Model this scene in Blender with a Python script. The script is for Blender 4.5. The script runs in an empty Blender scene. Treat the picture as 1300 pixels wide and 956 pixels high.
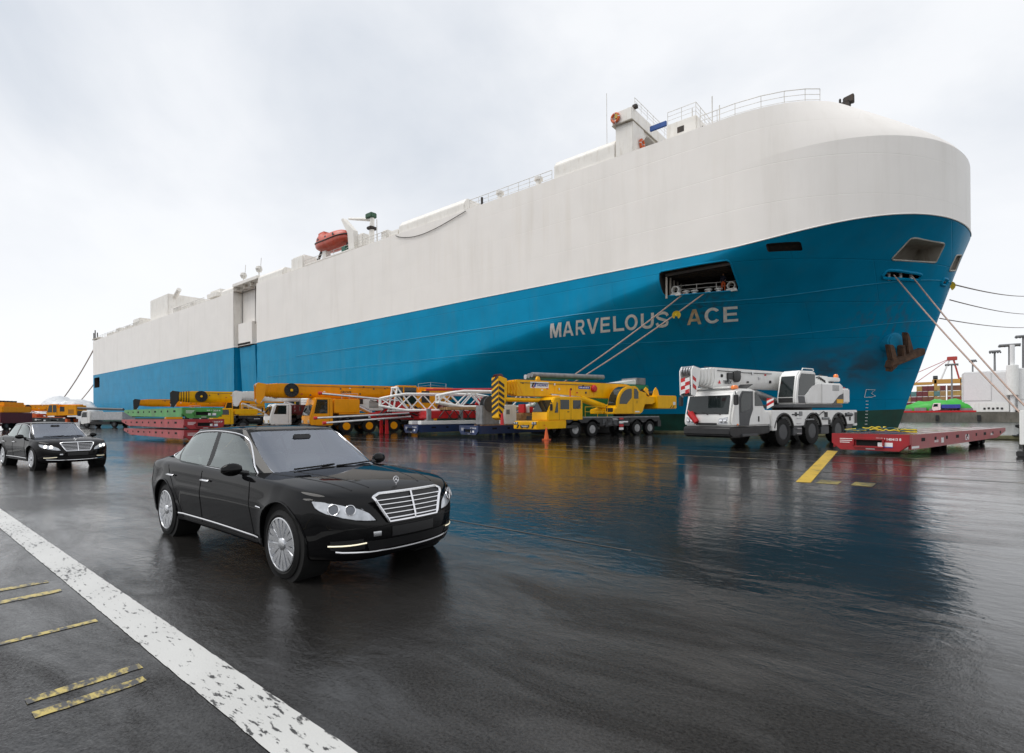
import bpy, bmesh, math, random
from mathutils import Vector, Matrix, geometry
from mathutils.bvhtree import BVHTree
random.seed(7)
R = math.radians; PI = math.pi
S = bpy.context.scene; C = S.collection

# ------------------------------------------------------------------ camera, world, sun, exposure
cam = bpy.data.cameras.new('camera'); co = bpy.data.objects.new('camera', cam); C.objects.link(co)
cam.sensor_width = 36; cam.sensor_fit = 'HORIZONTAL'; cam.lens = 676 / 1300 * 36
cam.shift_y = (526.8 - 478) / 1300; cam.clip_start = 0.05; cam.clip_end = 6000
co.matrix_world = Matrix.Translation((0, 0, 1.59)) @ Matrix.Rotation(R(39.67), 4, 'Z') @ Matrix.Rotation(R(90), 4, 'X') @ Matrix.Rotation(R(-0.43), 4, 'Z')
S.camera = co
SUN_AZ, SUN_EL = R(-38), R(58)      # the bright part of the overcast stands behind the camera's left shoulder
W = bpy.data.worlds.new('World'); S.world = W; W.use_nodes = True
nt = W.node_tree; nt.nodes.clear()
def wn(t, **k):
    n = nt.nodes.new(t)
    for a, b in k.items(): setattr(n, a, b)
    return n
out = wn('ShaderNodeOutputWorld'); bg = wn('ShaderNodeBackground')
sky = wn('ShaderNodeTexSky'); sky.sky_type = 'NISHITA'; sky.sun_disc = False; sky.sun_elevation = SUN_EL; sky.sun_rotation = R(218)
tc = wn('ShaderNodeTexCoord'); mp = wn('ShaderNodeMapping'); mp.inputs['Scale'].default_value = (1.0, 1.0, 1.5)
mp.inputs['Location'].default_value = (0.9, 0.1, 0.2)
nz = wn('ShaderNodeTexNoise'); nz.noise_dimensions = '4D'; nz.inputs['W'].default_value = 0.0; nz.inputs['Scale'].default_value = 1.5; nz.inputs['Detail'].default_value = 7; nz.inputs['Roughness'].default_value = .52
nz.inputs['Distortion'].default_value = .35
rp = wn('ShaderNodeValToRGB'); e = rp.color_ramp.elements
e[0].position = .30; e[0].color = (.63, .67, .73, 1); e[1].position = .66; e[1].color = (.93, .935, .95, 1)
k_ = rp.color_ramp.elements.new(.5); k_.color = (.86, .875, .90, 1)
sc_ = wn('ShaderNodeVectorMath', operation='SCALE'); sc_.inputs['Scale'].default_value = .09
mx = wn('ShaderNodeMix', data_type='RGBA'); mx.inputs[0].default_value = .93
L = nt.links.new
sepz = wn('ShaderNodeSeparateXYZ'); hz = wn('ShaderNodeMapRange'); L(tc.outputs['Generated'], sepz.inputs[0]); L(sepz.outputs['Z'], hz.inputs[0])
hz.inputs['From Min'].default_value = .02; hz.inputs['From Max'].default_value = .42; hz.interpolation_type = 'SMOOTHSTEP'      # rain haze whitens the sky towards the horizon, all round
hmx = wn('ShaderNodeMix', data_type='RGBA'); hmx.inputs[6].default_value = (.90, .91, .93, 1)
L(tc.outputs['Generated'], mp.inputs[0]); L(mp.outputs[0], nz.inputs['Vector']); L(nz.outputs['Fac'], rp.inputs[0])
L(sky.outputs[0], sc_.inputs[0]); L(sc_.outputs[0], mx.inputs[6]); L(hz.outputs[0], hmx.inputs[0]); L(rp.outputs[0], hmx.inputs[7]); L(hmx.outputs[2], mx.inputs[7])
L(mx.outputs[2], bg.inputs[0]); bg.inputs[1].default_value = .92; L(bg.outputs[0], out.inputs[0])
sl = bpy.data.lights.new('sun', 'SUN'); sl.energy = 1.5; sl.angle = R(38); sl.color = (1, .97, .93)
so = bpy.data.objects.new('sun', sl); C.objects.link(so)
so.rotation_euler = (R(90) - SUN_EL, 0, SUN_AZ)
S.view_settings.view_transform = 'Standard'; S.view_settings.look = 'None'; S.view_settings.exposure = 0.32; S.view_settings.gamma = 1
S.view_settings.use_curve_mapping = False

# ------------------------------------------------------------------ materials
def mat(name, col, rough=.5, metal=0.0, var=.12, vs=3.0, bump=0.0, bs=60.0, coat=0.0, spec=.5, emit=None, es=0.0, dirt=None, dirtamt=0.0, ds=(1, 1, .25), rvar=0.0):
    m = bpy.data.materials.new(name); m.use_nodes = True; t = m.node_tree; b = t.nodes['Principled BSDF']
    b.inputs['Roughness'].default_value = rough; b.inputs['Metallic'].default_value = metal
    b.inputs['Coat Weight'].default_value = coat; b.inputs['Coat Roughness'].default_value = .04
    b.inputs['Specular IOR Level'].default_value = spec
    g = t.nodes.new('ShaderNodeTexCoord'); n = t.nodes.new('ShaderNodeTexNoise')
    n.inputs['Scale'].default_value = vs; n.inputs['Detail'].default_value = 6
    t.links.new(g.outputs['Object'], n.inputs['Vector'])
    r = t.nodes.new('ShaderNodeValToRGB'); r.color_ramp.elements[0].position = .3; r.color_ramp.elements[1].position = .7
    r.color_ramp.elements[0].color = tuple(c * (1 - var) for c in col) + (1,)
    r.color_ramp.elements[1].color = tuple(min(1, c * (1 + var)) for c in col) + (1,)
    t.links.new(n.outputs['Fac'], r.inputs[0]); last = r.outputs[0]
    if dirt:
        mpn = t.nodes.new('ShaderNodeMapping'); mpn.inputs['Scale'].default_value = ds
        n2 = t.nodes.new('ShaderNodeTexNoise'); n2.inputs['Scale'].default_value = 2.2; n2.inputs['Detail'].default_value = 8; n2.inputs['Roughness'].default_value = .65
        t.links.new(g.outputs['Object'], mpn.inputs[0]); t.links.new(mpn.outputs[0], n2.inputs['Vector'])
        r2 = t.nodes.new('ShaderNodeValToRGB'); r2.color_ramp.elements[0].position = .5; r2.color_ramp.elements[1].position = .75
        r2.color_ramp.elements[1].color = (dirtamt,) * 3 + (1,)
        t.links.new(n2.outputs['Fac'], r2.inputs[0])
        mxn = t.nodes.new('ShaderNodeMix'); mxn.data_type = 'RGBA'
        t.links.new(r2.outputs[0], mxn.inputs[0]); t.links.new(last, mxn.inputs[6]); mxn.inputs[7].default_value = dirt + (1,)
        last = mxn.outputs[2]
    t.links.new(last, b.inputs['Base Color'])
    if rvar:
        mr = t.nodes.new('ShaderNodeMapRange'); mr.inputs['To Min'].default_value = max(.02, rough - rvar); mr.inputs['To Max'].default_value = rough + rvar
        mr.inputs['From Min'].default_value = .3; mr.inputs['From Max'].default_value = .7
        t.links.new(n.outputs['Fac'], mr.inputs[0]); t.links.new(mr.outputs[0], b.inputs['Roughness'])
    if bump:
        n3 = t.nodes.new('ShaderNodeTexNoise'); n3.inputs['Scale'].default_value = bs; n3.inputs['Detail'].default_value = 4
        t.links.new(g.outputs['Object'], n3.inputs['Vector'])
        bp = t.nodes.new('ShaderNodeBump'); bp.inputs['Strength'].default_value = bump; bp.inputs['Distance'].default_value = .02
        t.links.new(n3.outputs['Fac'], bp.inputs['Height']); t.links.new(bp.outputs[0], b.inputs['Normal'])
    if emit:
        b.inputs['Emission Color'].default_value = emit + (1,); b.inputs['Emission Strength'].default_value = es
    return m
def glass_mat(name, tint, refl, base=.05):
    m = bpy.data.materials.new(name); m.use_nodes = True; t = m.node_tree; t.nodes.clear()
    o = t.nodes.new('ShaderNodeOutputMaterial'); tr = t.nodes.new('ShaderNodeBsdfTransparent'); gl = t.nodes.new('ShaderNodeBsdfGlossy')
    gl.inputs['Roughness'].default_value = .03; gl.inputs['Color'].default_value = refl + (1,); tr.inputs['Color'].default_value = tint + (1,)
    fr = t.nodes.new('ShaderNodeFresnel'); fr.inputs[0].default_value = 1.5
    ad = t.nodes.new('ShaderNodeMath'); ad.operation = 'MULTIPLY_ADD'; ad.inputs[1].default_value = 1 - base; ad.inputs[2].default_value = base
    mxs = t.nodes.new('ShaderNodeMixShader')
    t.links.new(fr.outputs[0], ad.inputs[0]); t.links.new(ad.outputs[0], mxs.inputs[0]); t.links.new(tr.outputs[0], mxs.inputs[1]); t.links.new(gl.outputs[0], mxs.inputs[2])
    t.links.new(mxs.outputs[0], o.inputs[0]); return m

# ------------------------------------------------------------------ mesh helpers
class MB:
    """collects shapes; build() links them as ONE mesh object"""
    def __init__(s): s.v = []; s.f = []
    def add(s, vs, fs):
        o = len(s.v); s.v += [tuple(p) for p in vs]; s.f += [tuple(i + o for i in f) for f in fs]; return s
    def box(s, x0, x1, y0, y1, z0, z1):
        return s.add([(x0, y0, z0), (x1, y0, z0), (x1, y1, z0), (x0, y1, z0), (x0, y0, z1), (x1, y0, z1), (x1, y1, z1), (x0, y1, z1)],
                     [(3, 2, 1, 0), (4, 5, 6, 7), (0, 1, 5, 4), (1, 2, 6, 5), (2, 3, 7, 6), (3, 0, 4, 7)])
    def prism(s, pts, a, b, ax='y'):
        """extrude a closed 2D outline: ax 'y' -> pts are (x,z); 'x' -> (y,z); 'z' -> (x,y)"""
        def m(p, t): return (p[0], t, p[1]) if ax == 'y' else (t, p[0], p[1]) if ax == 'x' else (p[0], p[1], t)
        n = len(pts); A = sum(pts[i][0] * pts[(i + 1) % n][1] - pts[(i + 1) % n][0] * pts[i][1] for i in range(n))
        if (A > 0) == (ax == 'y'): pts = pts[::-1]
        vs = [m(p, a) for p in pts] + [m(p, b) for p in pts]
        fs = [tuple(range(n))[::-1], tuple(range(n, 2 * n))] + [(i, (i + 1) % n, (i + 1) % n + n, i + n) for i in range(n)]
        if b < a: fs = [f[::-1] for f in fs]
        return s.add(vs, fs)
    def tube(s, pts, r, n=8, r2=None, cap=True):
        pts = [Vector(p) for p in pts]; vs = []; fs = []; m = len(pts); up = None
        for i, p in enumerate(pts):
            d = (pts[min(i + 1, m - 1)] - pts[max(i - 1, 0)]).normalized()
            if up is None: up = d.orthogonal().normalized()
            up = (up - d * up.dot(d)); up = up.normalized() if up.length > 1e-6 else d.orthogonal().normalized()
            q = d.cross(up); rr = r if r2 is None else r + (r2 - r) * i / max(1, m - 1)
            for k in range(n):
                a = 2 * PI * k / n; vs.append(p + (up * math.cos(a) + q * math.sin(a)) * rr)
        for i in range(m - 1):
            for k in range(n):
                k2 = (k + 1) % n; fs.append((i * n + k, i * n + k2, (i + 1) * n + k2, (i + 1) * n + k))
        if cap: fs += [tuple(range(n))[::-1], tuple(range((m - 1) * n, m * n))]
        return s.add(vs, fs)
    def lathe(s, prof, c=(0, 0, 0), ax='y', n=24, closed=False):
        """prof = list of (radius, along)"""
        vs = []; fs = []; m = len(prof)
        for i, (r, t) in enumerate(prof):
            for k in range(n):
                a = 2 * PI * k / n; p, q = r * math.cos(a), r * math.sin(a)
                v = (p, t, q) if ax == 'y' else (p, q, t) if ax == 'z' else (t, p, q)
                vs.append((v[0] + c[0], v[1] + c[1], v[2] + c[2]))
        for i in range(m if closed else m - 1):
            j = (i + 1) % m
            for k in range(n):
                k2 = (k + 1) % n; f = (i * n + k, i * n + k2, j * n + k2, j * n + k)
                fs.append(f if ax == 'y' else f)
        if not closed:
            if prof[0][0] > 1e-5: fs.append(tuple(range(n))[::-1])
            if prof[-1][0] > 1e-5: fs.append(tuple(range((m - 1) * n, m * n)))
        return s.add(vs, fs)
    def grid(s, rows):
        n = len(rows[0]); vs = [p for r in rows for p in r]
        return s.add(vs, [(i * n + k, i * n + k + 1, (i + 1) * n + k + 1, (i + 1) * n + k) for i in range(len(rows) - 1) for k in range(n - 1)])
    def mesh(s, name, bevel=0, seg=2, merge=0, recalc=True):
        me = bpy.data.meshes.new(name); bm = bmesh.new(); bv = [bm.verts.new(p) for p in s.v]
        for f in s.f:
            if len(set(f)) > 2:
                try: bm.faces.new([bv[i] for i in f])
                except ValueError: pass
        if merge: bmesh.ops.remove_doubles(bm, verts=bm.verts[:], dist=merge)
        if recalc: bmesh.ops.recalc_face_normals(bm, faces=bm.faces[:])
        if bevel:
            es = [e_ for e_ in bm.edges if len(e_.link_faces) == 2 and e_.calc_face_angle(0) > .5]
            bmesh.ops.bevel(bm, geom=es, offset=bevel, segments=seg, affect='EDGES', clamp_overlap=True)
        bm.to_mesh(me); bm.free(); return me
    def build(s, name, m=None, parent=None, bevel=0, seg=2, smooth=True, ang=38, merge=0, recalc=True):
        return link(name, s.mesh(name, bevel, seg, merge, recalc), m, parent, smooth, ang)
def link(name, me, m=None, parent=None, smooth=True, ang=38):
    o = bpy.data.objects.new(name, me); C.objects.link(o)
    if m: me.materials.append(m)
    if parent: o.parent = parent
    if smooth and len(me.polygons):
        me.polygons.foreach_set('use_smooth', [True] * len(me.polygons))
        try: me.set_sharp_from_angle(angle=R(ang))
        except Exception: pass
    return o
def thing(name, label, cat, loc=(0, 0, 0), rz=0, group=None):
    o = bpy.data.objects.new(name, None); C.objects.link(o); o.empty_display_size = .3
    o.location = loc; o.rotation_euler = (0, 0, rz); tag(o, label, cat, group); return o
def tag(o, label, cat, group=None):
    o['label'] = label; o['category'] = cat
    if group: o['group'] = group
    return o
def struct(o, kind='structure'): o['kind'] = kind; return o
def copy_tree(o, parent=None):
    c = o.copy(); C.objects.link(c); c.parent = parent
    for ch in list(o.children): copy_tree(ch, c)
    return c
def part(name, parent, m, bevel=0, **k): pass
def bx(name, parent, m, x0, x1, y0, y1, z0, z1, bevel=.015, seg=2):
    return MB().box(x0, x1, y0, y1, z0, z1).build(name, m, parent, bevel, seg)
def pr(name, parent, m, pts, a, b, ax='y', bevel=.015, seg=2):
    return MB().prism(pts, a, b, ax).build(name, m, parent, bevel, seg)
def cyl(name, parent, m, p, q, r, n=14, r2=None, bevel=0):
    return MB().tube([p, q], r, n, r2).build(name, m, parent, bevel)
def sm(x): x = max(0, min(1, x)); return x * x * (3 - 2 * x)
def lerp(a, b, t): return a + (b - a) * t
def cdt(outer, holes, step, keepin=True):
    """triangulate a 2D outline with holes; inner points on a grid -> (points, tris)"""
    def inside(p, poly):
        r = False; n = len(poly); j = n - 1
        for i in range(n):
            if (poly[i][1] > p[1]) != (poly[j][1] > p[1]) and p[0] < (poly[j][0] - poly[i][0]) * (p[1] - poly[i][1]) / (poly[j][1] - poly[i][1]) + poly[i][0]: r = not r
            j = i
        return r
    def dens(poly):
        o = []
        for i in range(len(poly)):
            a, b = Vector(poly[i]), Vector(poly[(i + 1) % len(poly)]); k = max(1, int(max(abs(b[0] - a[0]) / step[0], abs(b[1] - a[1]) / step[1]) + .999))
            o += [a.lerp(b, t / k) for t in range(k)]
        return o
    P = []; E = []
    loops = [dens(outer)] + [dens(h) for h in holes]
    for l in loops:
        b = len(P); P += l; E += [(b + i, b + (i + 1) % len(l)) for i in range(len(l))]
    xs = [p[0] for p in loops[0]]; ys = [p[1] for p in loops[0]]
    nx = int((max(xs) - min(xs)) / step[0]); ny = int((max(ys) - min(ys)) / step[1])
    for i in range(1, nx):
        for j in range(1, ny):
            q = Vector((lerp(min(xs), max(xs), i / nx), lerp(min(ys), max(ys), j / ny)))
            if inside(q, outer) and not any(inside(q, h) for h in holes): P.append(q)
    vs, es, fs, _, _, _ = geometry.delaunay_2d_cdt(P, E, [], 0, 1e-7)
    T = []
    for f in fs:
        c = sum((Vector(vs[i]) for i in f), Vector((0, 0))) / len(f)
        if inside(c, outer) and not any(inside(c, h) for h in holes): T.append(tuple(f))
    return vs, T
def text_mesh(txt, size, bold=0.0, ext=.0):
    cu = bpy.data.curves.new('t', 'FONT'); cu.body = txt; cu.size = size; cu.offset = bold * size; cu.extrude = ext; cu.resolution_u = 3
    o = bpy.data.objects.new('t', cu); C.objects.link(o); dg = bpy.context.evaluated_depsgraph_get()
    me = bpy.data.meshes.new_from_object(o.evaluated_get(dg)); bpy.data.objects.remove(o); return me
def text(name, parent, m, txt, size, loc, rot, bold=.015, ext=.002, width=None):
    """flat raised lettering; local x runs along the text, rot is a euler"""
    me = text_mesh(txt, size, bold, ext)
    xs = [v.co.x for v in me.vertices]
    if width and xs: me.transform(Matrix.Scale(width / (max(xs) - min(xs)), 4, (1, 0, 0)))
    me.transform(Matrix.Translation(loc) @ rot.to_matrix().to_4x4())
    return link(name, me, m, parent, False)
from mathutils import Euler
E_ = lambda a, b, c: Euler((R(a), R(b), R(c)))
FACE_NY = E_(90, 0, 0)        # read from -Y (text runs +X)
FACE_PX = E_(90, 0, 90)       # read from +X (text runs +Y)
FACE_NX = E_(90, 0, -90)      # read from -X (text runs -Y)
FACE_PY = E_(90, 0, 180)
# ------------------------------------------------------------------ setting: quay, water
def asphalt():
    m = bpy.data.materials.new('wet_asphalt'); m.use_nodes = True; t = m.node_tree; b = t.nodes['Principled BSDF']; N = t.nodes.new; K = t.links.new
    g = N('ShaderNodeNewGeometry')
    def noise(scale, det=5, sc=(1, 1, 1), rough=.55, dist=0, loc=(0, 0, 0)):
        mp_ = N('ShaderNodeMapping'); mp_.inputs['Scale'].default_value = sc; mp_.inputs['Location'].default_value = loc
        n = N('ShaderNodeTexNoise'); n.inputs['Scale'].default_value = scale; n.inputs['Detail'].default_value = det; n.inputs['Roughness'].default_value = rough; n.inputs['Distortion'].default_value = dist
        K(g.outputs['Position'], mp_.inputs[0]); K(mp_.outputs[0], n.inputs['Vector']); return n.outputs['Fac']
    def ramp(src, p0, p1, c0=(0, 0, 0, 1), c1=(1, 1, 1, 1)):
        r = N('ShaderNodeValToRGB'); r.color_ramp.elements[0].position = p0; r.color_ramp.elements[1].position = p1
        r.color_ramp.elements[0].color = c0; r.color_ramp.elements[1].color = c1; K(src, r.inputs[0]); return r.outputs[0]
    def mth(op, a, bb):
        n = N('ShaderNodeMath'); n.operation = op
        for i, q in enumerate((a, bb)):
            if isinstance(q, (int, float)): n.inputs[i].default_value = q
            else: K(q, n.inputs[i])
        return n.outputs[0]
    big = noise(.16, 5, (.55, 1, 1), .6, .6, (3, 11, 0)); mid = noise(.9, 6, (.6, 1.3, 1), .6); fine = noise(75, 3); grain = noise(240, 2)
    streak = noise(1.1, 8, (.55, 1.7, 1), .68, .8)
    sep = N('ShaderNodeSeparateXYZ'); K(g.outputs['Position'], sep.inputs[0]); dip = N('ShaderNodeMapRange'); K(sep.outputs['Y'], dip.inputs[0])
    dip.inputs['From Min'].default_value = 3.2; dip.inputs['From Max'].default_value = 6.0; dip.inputs['To Min'].default_value = -.06; dip.inputs['To Max'].default_value = .06      # the apron falls towards the quay edge, water stands there
    pud = ramp(mth('ADD', dip.outputs[0], mth('ADD', mth('MULTIPLY', big, .62), mth('MULTIPLY', streak, .38))), .39, .55)      # 1 = standing water film
    col = N('ShaderNodeMix'); col.data_type = 'RGBA'; K(mid, col.inputs[0]); col.inputs[6].default_value = (.007, .0068, .0068, 1); col.inputs[7].default_value = (.022, .021, .0198, 1)
    agg = N('ShaderNodeMix'); agg.data_type = 'RGBA'; agg.blend_type = 'MULTIPLY'; agg.inputs[0].default_value = .8
    spk = N('ShaderNodeMix'); spk.data_type = 'RGBA'; spk.blend_type = 'MULTIPLY'; spk.inputs[0].default_value = .75; K(col.outputs[2], spk.inputs[6]); K(ramp(noise(55, 5, (.8, 1, 1), .7), .34, .66, (.35, .35, .35, 1), (1.8, 1.78, 1.74, 1)), spk.inputs[7]); K(spk.outputs[2], agg.inputs[6]); K(ramp(grain, .3, .7, (.3, .3, .3, 1), (1.9, 1.9, 1.9, 1)), agg.inputs[7])
    K(agg.outputs[2], b.inputs['Base Color'])
    rg = N('ShaderNodeMapRange'); rg.inputs['To Min'].default_value = .17; rg.inputs['To Max'].default_value = .02; K(pud, rg.inputs[0])
    lines = noise(8, 7, (.5, 1.3, 1), .68, .4); patch = noise(38, 4, (.8, 1, 1), .6)
    r2 = mth('ADD', rg.outputs[0], mth('ADD', mth('MULTIPLY', mid, .04), mth('MULTIPLY', mth('SUBTRACT', lines, .5), mth('MULTIPLY', mth('SUBTRACT', 1.0, pud), .5)))); K(r2, b.inputs['Roughness'])
    b.inputs['IOR'].default_value = 1.42
    sl_ = N('ShaderNodeMapRange'); sl_.inputs['To Min'].default_value = .20; sl_.inputs['To Max'].default_value = 1.0; K(pud, sl_.inputs[0]); pit = ramp(noise(62, 4, (.9, 1, 1), .62), .36, .58, (.12, .12, .12, 1), (1, 1, 1, 1)); pw_ = mth('ADD', mth('MULTIPLY', pit, mth('SUBTRACT', 1.0, mth('MULTIPLY', pud, .75))), mth('MULTIPLY', pud, .75)); K(mth('MULTIPLY', sl_.outputs[0], pw_), b.inputs['Specular IOR Level'])
    dry = mth('SUBTRACT', 1.0, mth('MULTIPLY', pud, .8))
    rip = noise(6.5, 3, (.8, 1.15, 1), .5, .3); rip2 = noise(1.7, 2, (.6, 1.2, 1), .5); wind = ramp(noise(.35, 3, (.7, 1, 1)), .35, .62, (.25, .25, .25, 1), (1, 1, 1, 1))
    h = mth('ADD', mth('ADD', mth('MULTIPLY', mth('MULTIPLY', fine, dry), .0022), mth('MULTIPLY', mth('ADD', mth('MULTIPLY', lines, .005), mth('MULTIPLY', patch, .0034)), dry)), mth('MULTIPLY', wind, mth('ADD', mth('MULTIPLY', rip, .0105), mth('MULTIPLY', rip2, .007))))
    bp = N('ShaderNodeBump'); bp.inputs['Strength'].default_value = .8; bp.inputs['Distance'].default_value = 1.0
    K(h, bp.inputs['Height']); K(bp.outputs[0], b.inputs['Normal'])
    return m
def worn(name, col, lo, hi, sc=(1, 1, 1), scale=4.0):
    """road paint with holes worn through to the asphalt"""
    m = bpy.data.materials.new(name); m.use_nodes = True; t = m.node_tree; b = t.nodes['Principled BSDF']; N = t.nodes.new; K = t.links.new
    g = N('ShaderNodeNewGeometry'); mp_ = N('ShaderNodeMapping'); mp_.inputs['Scale'].default_value = sc; mp_.inputs['Rotation'].default_value = (0, 0, R(35))
    n = N('ShaderNodeTexNoise'); n.inputs['Scale'].default_value = scale; n.inputs['Detail'].default_value = 7; n.inputs['Roughness'].default_value = .62
    K(g.outputs['Position'], mp_.inputs[0]); K(mp_.outputs[0], n.inputs['Vector'])
    r = N('ShaderNodeValToRGB'); r.color_ramp.elements[0].position = lo; r.color_ramp.elements[1].position = hi; nb = N('ShaderNodeTexNoise'); nb.inputs['Scale'].default_value = 1.3; nb.inputs['Detail'].default_value = 3; K(g.outputs['Position'], nb.inputs['Vector'])
    sh = N('ShaderNodeMath'); sh.operation = 'MULTIPLY_ADD'; sh.inputs[1].default_value = .30; K(nb.outputs['Fac'], sh.inputs[0]); K(n.outputs['Fac'], sh.inputs[2])
    sb_ = N('ShaderNodeMath'); sb_.operation = 'SUBTRACT'; sb_.inputs[1].default_value = .15; K(sh.outputs[0], sb_.inputs[0]); K(sb_.outputs[0], r.inputs[0])
    mx_ = N('ShaderNodeMix'); mx_.data_type = 'RGBA'; K(r.outputs[0], mx_.inputs[0]); mx_.inputs[6].default_value = (.028, .027, .026, 1); tone = N('ShaderNodeMix'); tone.data_type = 'RGBA'; K(nb.outputs['Fac'], tone.inputs[0]); tone.inputs[6].default_value = tuple(c * .72 for c in col) + (1,); tone.inputs[7].default_value = col + (1,); K(tone.outputs[2], mx_.inputs[7])
    K(mx_.outputs[2], b.inputs['Base Color']); b.inputs['Roughness'].default_value = .34
    n2 = N('ShaderNodeTexNoise'); n2.inputs['Scale'].default_value = 70; K(g.outputs['Position'], n2.inputs['Vector'])
    bp = N('ShaderNodeBump'); bp.inputs['Strength'].default_value = .3; bp.inputs['Distance'].default_value = .004; K(n2.outputs['Fac'], bp.inputs['Height']); K(bp.outputs[0], b.inputs['Normal'])
    return m
M = {}
M['asphalt'] = asphalt()
M['white_line'] = worn('worn_white_paint', (.58, .58, .56), .375, .43, (.8, 2.8, 1), 10.0)
M['yellow_line'] = worn('worn_yellow_paint', (.50, .39, .09), .44, .58, (1, 2.2, 1), 9.0)
M['faint_line'] = worn('faded_paint', (.26, .20, .08), .50, .64, (.6, 2, 1), 4.0)
M['scuff'] = worn('chalky_scuff', (.26, .26, .25), .55, .70, (.5, 3, 1), 3.0)
M['concrete'] = mat('quay_concrete', (.20, .19, .165), .75, var=.3, vs=1.2, bump=.3, dirt=(.07, .08, .04), dirtamt=.8, ds=(1, 1, .5))
M['mossy'] = mat('mossy_kerb', (.115, .11, .055), .8, var=.5, vs=2.0, bump=.5, bs=30)
QY = 41.6
g = MB().add([(-900, -400, 0), (120, -400, 0), (120, QY, 0), (-900, QY, 0)], [(0, 1, 2, 3)]).build('quay_pavement', M['asphalt'], smooth=False); struct(g)
qw = MB().box(-900, 120, QY + .003, QY + .4, -9, -.004).build('quay_wall', M['concrete']); struct(qw)
kb = MB().box(-900, 120, QY - .75, QY + .38, .004, .2).build('quay_edge_kerb', M['mossy'], bevel=.03); struct(kb)
def water():
    m = bpy.data.materials.new('harbour_water'); m.use_nodes = True; t = m.node_tree; b = t.nodes['Principled BSDF']; N = t.nodes.new; K = t.links.new
    b.inputs['Base Color'].default_value = (.035, .05, .05, 1); b.inputs['Roughness'].default_value = .12; b.inputs['IOR'].default_value = 1.33
    g_ = N('ShaderNodeNewGeometry'); n = N('ShaderNodeTexNoise'); n.inputs['Scale'].default_value = .8; n.inputs['Detail'].default_value = 6; K(g_.outputs['Position'], n.inputs['Vector'])
    bp = N('ShaderNodeBump'); bp.inputs['Strength'].default_value = .5; bp.inputs['Distance'].default_value = .25; K(n.outputs['Fac'], bp.inputs['Height']); K(bp.outputs[0], b.inputs['Normal']); return m
M['water'] = water()
wt = MB().add([(-1500, QY + .4, -1.3), (1500, QY + .4, -1.3), (1500, 2000, -1.3), (-1500, 2000, -1.3)], [(0, 1, 2, 3)]).build('water', M['water'], smooth=False); struct(wt)
def mark(name, m, pts, z=.004, kind=True):
    o = MB().add([(p[0], p[1], z) for p in pts], [tuple(range(len(pts)))]).build(name, m, smooth=False, recalc=False)
    if o.data.polygons[0].normal.z < 0: o.data.flip_normals()
    return struct(o)
# ------------------------------------------------------------------ the car carrier's hull form
def _sm(x): x = max(0, min(1, x)); return x * x * (3 - 2 * x)
US, VC, HB, STERN = -13.0, 59.1, 16.1, -199.5
def z_blue(u): return 14.5 + 1.8 * _sm((u + 14) / 15.3)
def z_rim(u): return 20.2 + 1.65 * _sm((u + 20) / 21.5)
ZTOP = 24.75
def hull(a, s, side=-1):
    """a 0..1 = parallel side, stern to shoulder; 1..2 = round the bow to the stem.  s 0..1 blue, 1..2 white, 2..3 upper slope"""
    q = min(s, 1.0)
    us = US - 80 * (1 - q) ** 1.05; ut = 1.2 - 5.6 * (1 - q) ** .95
    if a <= 1: u = STERN + (us - STERN) * a; b = HB; th = 0
    else:
        th = (a - 1) * math.pi / 2; u = us + (ut - us) * math.sin(th)
        w = q ** 2.2; b = HB * (w * math.cos(th) + (1 - w) * (1 - math.sin(th) ** 1.5))
    zb = z_blue(u); zr = z_rim(u)
    if s <= 1: z = -1.6 + (zb + 1.6) * s
    elif s <= 2: z = zb + (zr - zb) * (s - 1)
    else:
        q3 = s - 2; zt = ZTOP + (1.7 * math.sin(th) ** 2 if a > 1 else 0); z = zr + (zt - zr) * q3 ** .9
        if a > 1:
            k = math.sin(th) ** 1.5; u -= 6.2 * k * q3 ** 1.15; b *= 1 - .06 * q3 * math.sin(th)
    return (u, VC + side * b, z)
M['hull_blue'] = mat('hull_blue_paint', (.001, .235, .43), .40, var=.10, vs=.35, dirt=(.03, .20, .32), dirtamt=.5, ds=(.25, .25, .04), bump=.05, bs=.9, spec=.08)
M['strake_blue'] = mat('strake_pale_blue', (.03, .27, .44), .4, spec=.2)
M['hull_white'] = mat('hull_cream_paint', (.80, .768, .73), .45, var=.025, vs=.3, dirt=(.60, .56, .50), dirtamt=.3, ds=(.3, .3, .03), bump=.05, bs=.8)
M['hull_green'] = mat('hull_green_antifouling', (.012, .06, .042), .5, var=.3, vs=.8, dirt=(.03, .035, .02), dirtamt=.6)
M['deck_white'] = mat('deck_house_paint', (.78, .755, .71), .5, var=.05, vs=.8, dirt=(.45, .38, .28), dirtamt=.4)
M['cavity'] = mat('recess_shade_dark', (.030, .025, .022), .7, var=.35, vs=.7, dirt=(.12, .06, .03), dirtamt=.5)  # base colour darkened to carry the shade inside openings; brown dirt on top
M['cavity_pale'] = mat('pale_recess_paint', (.42, .39, .34), .6, var=.15, vs=.6, dirt=(.2, .12, .06), dirtamt=.6)
M['rust'] = mat('rusty_steel', (.085, .045, .026), .85, var=.5, vs=2.5, bump=.6, bs=8, dirt=(.16, .075, .035), dirtamt=.8, ds=(1, 1, 1))
M['rail'] = mat('rail_paint', (.62, .60, .56), .5)
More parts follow.
